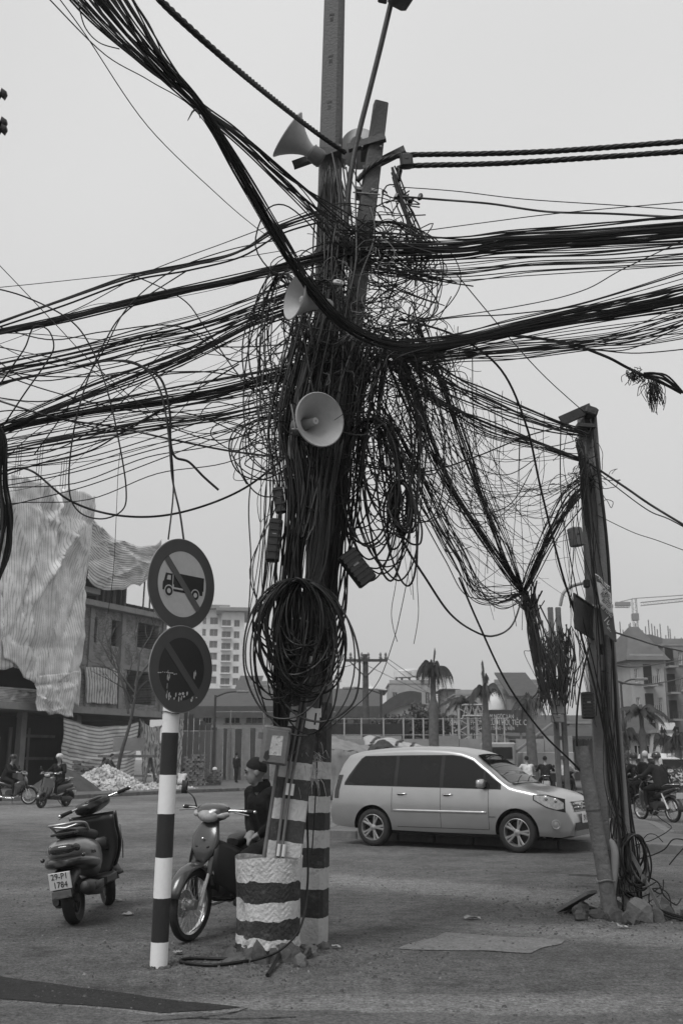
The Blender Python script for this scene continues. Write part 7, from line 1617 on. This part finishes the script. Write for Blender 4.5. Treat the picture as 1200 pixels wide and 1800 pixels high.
coil('big coil of spare cable hung on the leaning pole below the box', 524, 1106, 7.95, 62, 86, 40, 1, (.005,.009), jit=.42)
coil('loose outer turns of cable drooping below the big coil', 520, 1135, 7.92, 82, 118, 6, 2, (.006,.009), jit=.25)
coil('coil of black cable hung right of the poles at mid height', 704, 898, 8.3, 22, 52, 12, 3, (.006,.0095), jit=.25)
coil('large hanging loops of cable close right of the poles', 655, 860, 8.3, 48, 130, 16, 4, (.006,.0095), jit=.28)
coil('looser hanging loops right of the front speaker', 690, 740, 8.4, 60, 130, 20, 5, (.004,.008), jit=.4)
coil('tangled loops left of the poles beside the middle speaker', 492, 620, 8.3, 42, 150, 12, 6, (.004,.007), jit=.35)
coil('loops of cable standing out left of the front speaker', 470, 790, 8.2, 58, 62, 5, 7, (.005,.007), jit=.3)
coil('loops of cable high on the right of the pole heads', 690, 470, 8.4, 90, 90, 12, 8, (.004,.007), jit=.45)
coil('small tight loops around the crossing of the poles', 560, 560, 8.1, 55, 70, 10, 9, (.003,.006), jit=.4)
# --- tangle
def tangle(name, label, boxes, n, seed, r_=(.002,.005), step=.13, length=(4,9), m_='black_cable', curl=.9):
    rg = random.Random(seed); mb = MB()
    for i in range(n):
        (x0,x1,y0,y1,Ya,Yb) = rg.choice(boxes); p = P(rg.uniform(x0,x1), rg.uniform(y0,y1), rg.uniform(Ya,Yb)); d = Vector((rg.gauss(0,1),rg.gauss(0,.4),rg.gauss(0,1))).normalized(); pts = [p]
        for k in range(rg.randint(*length)): d = (d + Vector((rg.gauss(0,curl),rg.gauss(0,curl*.5),rg.gauss(-.08,curl))) + (p-pts[-1])*1.4).normalized(); pts.append(pts[-1]+d*step*rg.uniform(.6,1.4))
        mb.tube(cr(pts,4), rg.uniform(*r_), 5)
    return tag(mb.build(name, m_, smooth=60), label, 'cable tangle', kind='stuff')
tangle('cable_tangle', 'dense knot of wires clotted round both poles at speaker height', [(570,720,410,520,8.35,8.7),(590,740,570,690,8.2,8.6),(610,750,585,670,8.1,8.5)], 190, 1, (.002,.005), .12, (5,10), curl=.4)
tangle('cable_tangle', 'looser curls of wire round the poles below the pole heads', [(560,700,420,620,8.35,8.7)], 45, 2, (.003,.007), .24, (5,10), curl=.38)
tangle('cable_tangle', 'black mass of wires hanging between the front speaker and the coils', [(590,720,680,860,8.25,8.6),(495,560,640,800,8.25,8.5)], 120, 3, (.003,.006), .2, (4,8), curl=.42)
tangle('wire_ends', 'pale frayed wire ends and ties caught in the tangle', [(570,690,420,680,8.0,8.2)], 60, 4, (.0018,.003), .06, (3,5), 'pale_wire', curl=.6)
tangle('wire_ends', 'wiry mess round the connectors right of the pole heads', [(685,730,340,390,8.35,8.55)], 16, 5, (.004,.008), .12, (4,8), curl=.5)
for px, py, lab in ((697,345,'black connector hanging from the power cables, leftmost of three'), (722,352,'black connector hanging from the power cables, middle of three'), (738,346,'black connector hanging from the power cables, rightmost of three')): gearbox(lab, px, py, 8.4, (.045,.05,.07), (0,R(25),R(20)), 'black_plastic', name='connector')
bundle('cable_bundle', 'short dark jumpers dropping from the clamp block to the tangle', [(690,300,8.4),(700,340,8.4),(720,385,8.4),(730,430,8.4),(725,480,8.4)], 10, [.04,.06,.07,.09,.12], (.006,.01), 80, 7, .8, cat='cable bundle')
# boxes on the poles
gearbox('ribbed black cable closure tilted out right of the poles', 627, 998, 8.2, (.17,.1,.32), (0,R(-38),R(10)), 'black_plastic', 7)
gearbox('black cable closure half buried left of the leaning pole', 482, 950, 8.0, (.11,.1,.36), (0,R(5),0), 'black_plastic', 6)
gearbox('smaller dark closure above it on the left of the leaning pole', 491, 880, 8.05, (.09,.09,.22), (0,R(-8),0), 'black_plastic', 4)
gearbox('pale bracket box behind the front speaker', 522, 788, 8.15, (.17,.1,.26), (0,R(10),0), 'galvanised')
gearbox('small white connector box in the tangle between the upper speakers', 594, 497, 8.05, (.1,.05,.05), (0,R(10),0), 'white_paint')
fr = thing('cable_rack', 'welded steel rack frame holding the big coil', 'bracket', P(528,1020,8.05))
q = [P(528,1022,8.0),P(580,1048,8.0),P(578,1110,8.0),P(526,1086,8.0)]
for i in range(4): MB().tube([q[i],q[(i+1)%4]], .009, 6).build('rod','galvanised',fr,world=True)
# thin guard arm of speaker cable in front of the front horn
cable('speaker wire drooping across the mouth of the front loudspeaker', [(518,545,8.2),(535,600,8.05),(545,660,7.95),(556,710,7.9),(580,745,7.88),(612,762,7.9),(650,760,8.1),(690,720,8.3),(705,640,8.3),(720,540,8.3)], .006, 'grey_cable')

# --- from the poles to the right-hand and far poles
K = (920,1040,13.0)
bundle('cable_bundle', 'steep bundle receding from the tangle to the knot behind the right-hand pole', [(690,610,8.4),(740,740,9.0),(790,850,10.0),(850,945,11.4),(900,1015,12.6),K], 16, [.12,.08,.06,.06,.06,.05], (.005,.009), 90, 7, .8, G_)
bundle('cable_bundle', 'upper steep bundle receding to the same knot', [(735,560,8.4),(775,660,8.9),(810,760,9.6),(850,880,10.8),(890,985,12.2),K], 8, [.12,.08,.06,.05,.05,.04], (.005,.009), 91, 7, .7, G_)
bundle('cable_bundle', 'fan of straight wires converging on the knot', [(800,620,8.6),(830,760,9.6),(860,860,10.6),(895,960,11.9),K], 9, [.35,.25,.18,.1,.04], (.004,.006), 92, 6, .5)
bundle('cable_bundle', 'slack bundle sagging below the others towards the knot', [(660,700,8.4),(715,800,8.8),(765,905,9.6),(805,985,10.6),(840,1040,11.6),(880,1055,12.4),K], 20, [.15,.12,.12,.1,.1,.1,.05], (.003,.007), 93, 7, 1.1, G_)
bundle('cable_bundle', 'matted drop of cables from the knot down to the far pole', [K,(935,1085,16),(945,1130,19),(955,1180,23),(965,1240,27)], 34, [.05,.12,.2,.25,.3], (.007,.013), 94, 6, 1.0, cat='cable bundle', ends=.12)
bundle('cable_bundle', 'second drop of cables from the knot alongside the far pole', [K,(938,1110,17),(950,1190,22),(958,1225,25)], 14, [.05,.1,.12,.1], (.008,.014), 95, 6, .8)
bundle('cable_bundle', 'upward sweep of cables from the knot to the right-hand pole', [K,(938,1000,12.4),(965,940,11.4),(1000,885,10.7),(1036,845,10.25)], 18, [.05,.07,.1,.12,.08], (.005,.008), 96, 7, .6, G_)
bundle('cable_skirt', 'matted cable ends hanging left of the far pole', [(962,1120,26.6),(960,1160,26.6),(962,1200,26.6),(966,1235,26.6)], 30, [.25,.3,.25,.2], (.01,.02), 97, 5, 1.0, ends=.12); bundle('cable_skirt', 'matted cable ends hanging right of the far pole', [(995,1110,26.6),(1000,1150,26.6),(998,1185,26.6),(992,1230,26.6)], 34, [.25,.35,.3,.2], (.01,.02), 98, 5, 1.0, ends=.12)
bundle('cable_bundle', 'sagging bundle from the tangle to the head of the right-hand pole', [(700,610,8.4),(780,665,8.8),(850,700,9.2),(920,730,9.7),(985,750,10.05),(1030,762,10.2)], 13, [.12,.1,.1,.1,.06,.04], (.004,.009), 100, 7, .9, G_)
bundle('cable_bundle', 'lower sagging bundle to the shoulder of the right-hand pole', [(690,650,8.4),(780,710,8.8),(860,750,9.2),(940,780,9.7),(1000,800,10.05),(1032,812,10.2)], 13, [.12,.09,.08,.08,.06,.03], (.004,.009), 101, 7, .8, G_)
bundle('cable_bundle', 'fine slack wires strung below it to the right-hand pole', [(680,720,8.4),(760,800,8.8),(830,860,9.2),(900,890,9.7),(970,870,10.05),(1034,830,10.2)], 14, [.25,.25,.25,.22,.18,.08], (.002,.004), 102, 7, 1.2, G_)
RC = [('black cable hanging in a deep U right of the coils', [(690,880,8.3),(708,950,8.4),(750,1020,8.8),(790,1078,9.3),(830,1108,9.8),(866,1118,10.3),(900,1098,11.2),(918,1046,12.8)], .0105),
 ('long black cable slanting down past the car bonnet to the right-hand prop', [(806,1015,9.6),(840,1095,9.7),(890,1200,9.8),(950,1285,9.9),(1000,1335,9.95),(1030,1366,10.0)], .0105),
 ('black cable falling along the left of the right-hand pole', [(700,560,8.4),(800,590,8.7),(880,650,9.1),(925,750,9.4),(950,860,9.7),(985,1000,9.9),(1010,1080,10.0),(1040,1190,10.0),(1062,1290,10.0),(1080,1400,10.0),(1092,1500,10.0)], .011),
 ('thin black cable dropping past the upper right-hand pole', [(985,750,9.9),(984,830,9.9),(988,900,9.9),(1003,990,9.9),(1022,1080,9.95),(1050,1200,10.0),(1075,1330,10.0)], .006),
 ('cable hanging free to the mouth of the prop', [(1036,1130,9.9),(1020,1200,9.9),(1013,1260,9.9),(1013,1312,9.9)], .01),
 ('single wire from the tangle straight to the right-hand pole head', [(800,480,8.4),(900,600,9.0),(960,665,9.5),(1030,728,10.1)], .005),
 ('cable rising from the coils across to the right-hand pole head', [(640,820,8.3),(740,830,8.7),(830,805,9.2),(930,765,9.7),(1000,748,10.0)], .007),
 ('heavy cable slanting down to the right edge from the right-hand pole', [(1036,815,10.2),(1100,858,10.0),(1150,892,9.8),(1260,958,9.4)], .012),
 ('thin cable under the heavy one at the right edge', [(1040,822,10.2),(1090,862,10.0),(1140,898,9.8),(1180,915,9.6),(1260,960,9.4)], .006),
 ('fine wire sagging to the right edge below them', [(1048,905,10.2),(1110,935,10.0),(1160,952,9.8),(1260,990,9.4)], .004),
 ('thick black cable bowing down the right of the leaning pole', [(1042,730,10.2),(1046,790,10.15),(1058,880,10.1),(1068,980,10.1),(1074,1100,10.1),(1082,1240,10.1),(1092,1400,10.1),(1098,1520,10.1)], .017),
 ('cable sloping to the right edge across the hazy building', [(1075,1110,10.2),(1120,1124,12),(1160,1136,14),(1260,1158,18)], .011),
 ('sagging service wire across the flats', [(1076,1168,10.2),(1110,1172,14),(1150,1168,20),(1260,1150,30)], .012), ('lower sagging service wire across the flats', [(1078,1196,10.2),(1115,1203,14),(1160,1200,20),(1260,1180,30)], .012),
 ('fine string knotted in the air right of the poles', [(722,985,8.5),(705,1070,8.5),(690,1130,8.5),(660,1205,8.6),(600,1262,8.7),(556,1298,8.5)], .0035),
 ('thin string wavering down right of the coils', [(698,960,8.4),(696,1020,8.4),(688,1070,8.4),(690,1100,8.4),(698,1128,8.4)], .003), ('thin string hanging beside it', [(735,940,8.4),(733,1020,8.4),(735,1080,8.4),(727,1132,8.4)], .003)]
for lab, pts, r_ in RC: cable(lab, pts, r_)
hs_ = thing('hanging_strings', 'thin broken strings hanging free above the palms', 'string', P(800,950,9)); rg = random.Random(9)
for i in range(30):
    x = rg.uniform(690,1000); y = 606+(x-700)*.47+rg.uniform(-8,25); L_ = rg.uniform(100,420); Y = rg.uniform(8.6,10); pts = [(x,y,Y)]
    for k in range(1,6): pts.append((x+rg.gauss(0,6), y+L_*k/5, Y))
    MB().tube(wpath(pts,6), rg.choice((.0015,.002,.003)), 4).build('strand','black_cable',hs_,world=True)
wb = thing('wire_web', 'loose web of slack wires between the tangle and the right-hand pole', 'cable tangle', P(850,850,9.2)); rg = random.Random(31)
for i in range(70):
    x0, y0 = rg.uniform(660,800), rg.uniform(560,900); x1, y1 = rg.uniform(820,1030), rg.uniform(720,1050); Y0, Y1 = 8.4, rg.uniform(9.2,11); s_ = rg.uniform(10,120)
    MB().tube(wpath([(x0,y0,Y0),(x0*.7+x1*.3+rg.gauss(0,15),y0*.7+y1*.3+s_*.8,(Y0*2+Y1)/3),(x0*.3+x1*.7+rg.gauss(0,15),y0*.3+y1*.7+s_*.8,(Y0+2*Y1)/3),(x1,y1,Y1)],7), rg.choice((.0015,.002,.003,.003,.005)), 5).build('strand','black_cable',wb,smooth=60,world=True)
coil('coil of black cable dumped at the foot of the right-hand pole', 1118, 1515, 10.0, 24, 46, 7, 12, (.008,.011), jit=.3)
bundle('cable_bundle', 'cables running down the back of the right-hand pole to its foot', [(1062,1130,10.3),(1075,1220,10.3),(1086,1320,10.3),(1096,1420,10.25),(1108,1500,10.2),(1112,1570,10.2)], 16, [.05,.05,.05,.06,.08,.08], (.005,.011), 110, 7, .8)
bundle('cable_bundle', 'cables trailing along the ground to the right edge', [(1100,1565,10.1),(1140,1590,9.9),(1190,1608,9.8),(1260,1622,9.7)], 4, [.05,.06,.05,.05], (.008,.012), 111, 7, .5)
bundle('cable_bundle', 'tight wrap of wires round the head of the right-hand pole', [(1016,775,10.1),(1022,810,10.1),(1026,860,10.1),(1034,930,10.15)], 12, [.05,.05,.04,.04], (.004,.007), 112, 6, .8)
# distant lines on the power pole
pw = thing('overhead_lines', 'faint overhead lines reaching from the power pole', 'cable', P(642,1158,54))
for dx, e in ((-1.08,(560,1172,60)),(.8,(800,1240,110)),(1.08,(840,1250,110)),(-.8,(800,1230,110)),(.15,(560,1165,60))):
    a = P(642,1156,54)+Vector((dx,-.2,0)); b = P(*e); MB().tube(cr([a,(a+b)/2-Vector((0,0,.4)),b],8), .02, 4).build('line','dark_steel',pw,world=True)

bundle('cable_bundle', 'wires lashed down the front of the right-hand pole to its foot', [(1022,790,10.05),(1034,900,10.05),(1046,1010,10.05),(1058,1120,10.05),(1068,1240,10.05),(1080,1380,10.05),(1090,1480,10.05),(1100,1570,10.05)], 9, [.08,.08,.07,.07,.08,.08,.1,.14], (.003,.007), 120, 7, 1.1, G_)
bundle('cable_drops', 'slack wires hanging from the shoulder of the right-hand pole', [(1030,800,10.1),(1005,880,10.1),(1000,960,10.1),(1014,1060,10.1),(1030,1160,10.1),(1046,1260,10.1)], 9, [.06,.12,.16,.16,.14,.1], (.002,.005), 121, 7, 1.2, G_)
tangle('cable_tangle', 'snarl of cables dumped on the ground by the right-hand pole', [(1092,1122,1490,1580,10.05,10.3)], 15, 9, (.004,.008), .11, (5,9), curl=.4)
tangle('cable_tangle', 'wire wraps knotted round the shoulder of the right-hand pole', [(1008,1042,765,880,10.05,10.3)], 26, 10, (.003,.005), .07, (5,9), curl=.5)
# ---------------------------------------------------------------- haze
mh = bpy.data.materials.new('haze_air'); mh.use_nodes = True; nt = mh.node_tree; nt.nodes.clear()
vol = nt.nodes.new('ShaderNodeVolumePrincipled'); vol.inputs['Density'].default_value = .0008; vol.inputs['Color'].default_value = (.97,.97,.97,1); vol.inputs['Anisotropy'].default_value = .2
oo = nt.nodes.new('ShaderNodeOutputMaterial'); nt.links.new(vol.outputs[0], oo.inputs['Volume']); MATS['haze_air'] = mh
mb = MB().box((0, 170, 32), (420, 520, 66))
tag(mb.build('haze', 'haze_air'), 'pale dusty haze hanging over the whole street', 'haze', kind='stuff')
# repeats of a kind share a group
GROUPS = {'utility_pole':'utility poles', 'horn_loudspeaker':'horn loudspeakers on the poles', 'road_sign':'round signs on the banded post', 'cable_bundle':'cable bundles strung between the poles', 'cable_sheath':'cable sheaths on the main poles', 'cable_coil':'coils and loops of spare cable', 'cable':'single cables and wires', 'power_cable':'twisted power cables', 'junction_box':'boxes and closures on the poles', 'connector':'connectors on the power cables', 'cross_arm':'steel brackets on the poles', 'motorbike':'motorbikes', 'scooter':'scooters', 'person':'people in the street', 'palm_tree':'palms beyond the road', 'house':'houses on the skyline', 'tower_block':'far tower blocks', 'apartment_block':'flats at the right', 'brick_stack':'brick stacks on the far pavement', 'roof_tank':'roof tanks on the skyline', 'roof_finial':'domed roof ornaments', 'lamp_post':'lamp posts', 'tarpaulin_shelter':'shelters by the far kerb', 'rock':'loose rocks by the footing', 'paper_scrap':'litter on the ground', 'plank':'planks and sticks by the right-hand pole', 'shopfront':'shopfronts at the right', 'parked_car':'cars', 'cable_skirt':'matted cable ends on the far pole', 'cable_drops':'slack cable drops'}
for o in bpy.data.objects:
    if o.parent is None and o.get('label') and not o.get('group') and not o.get('kind'):
        g_ = GROUPS.get(o.name.split('.')[0])
        if g_: o['group'] = g_
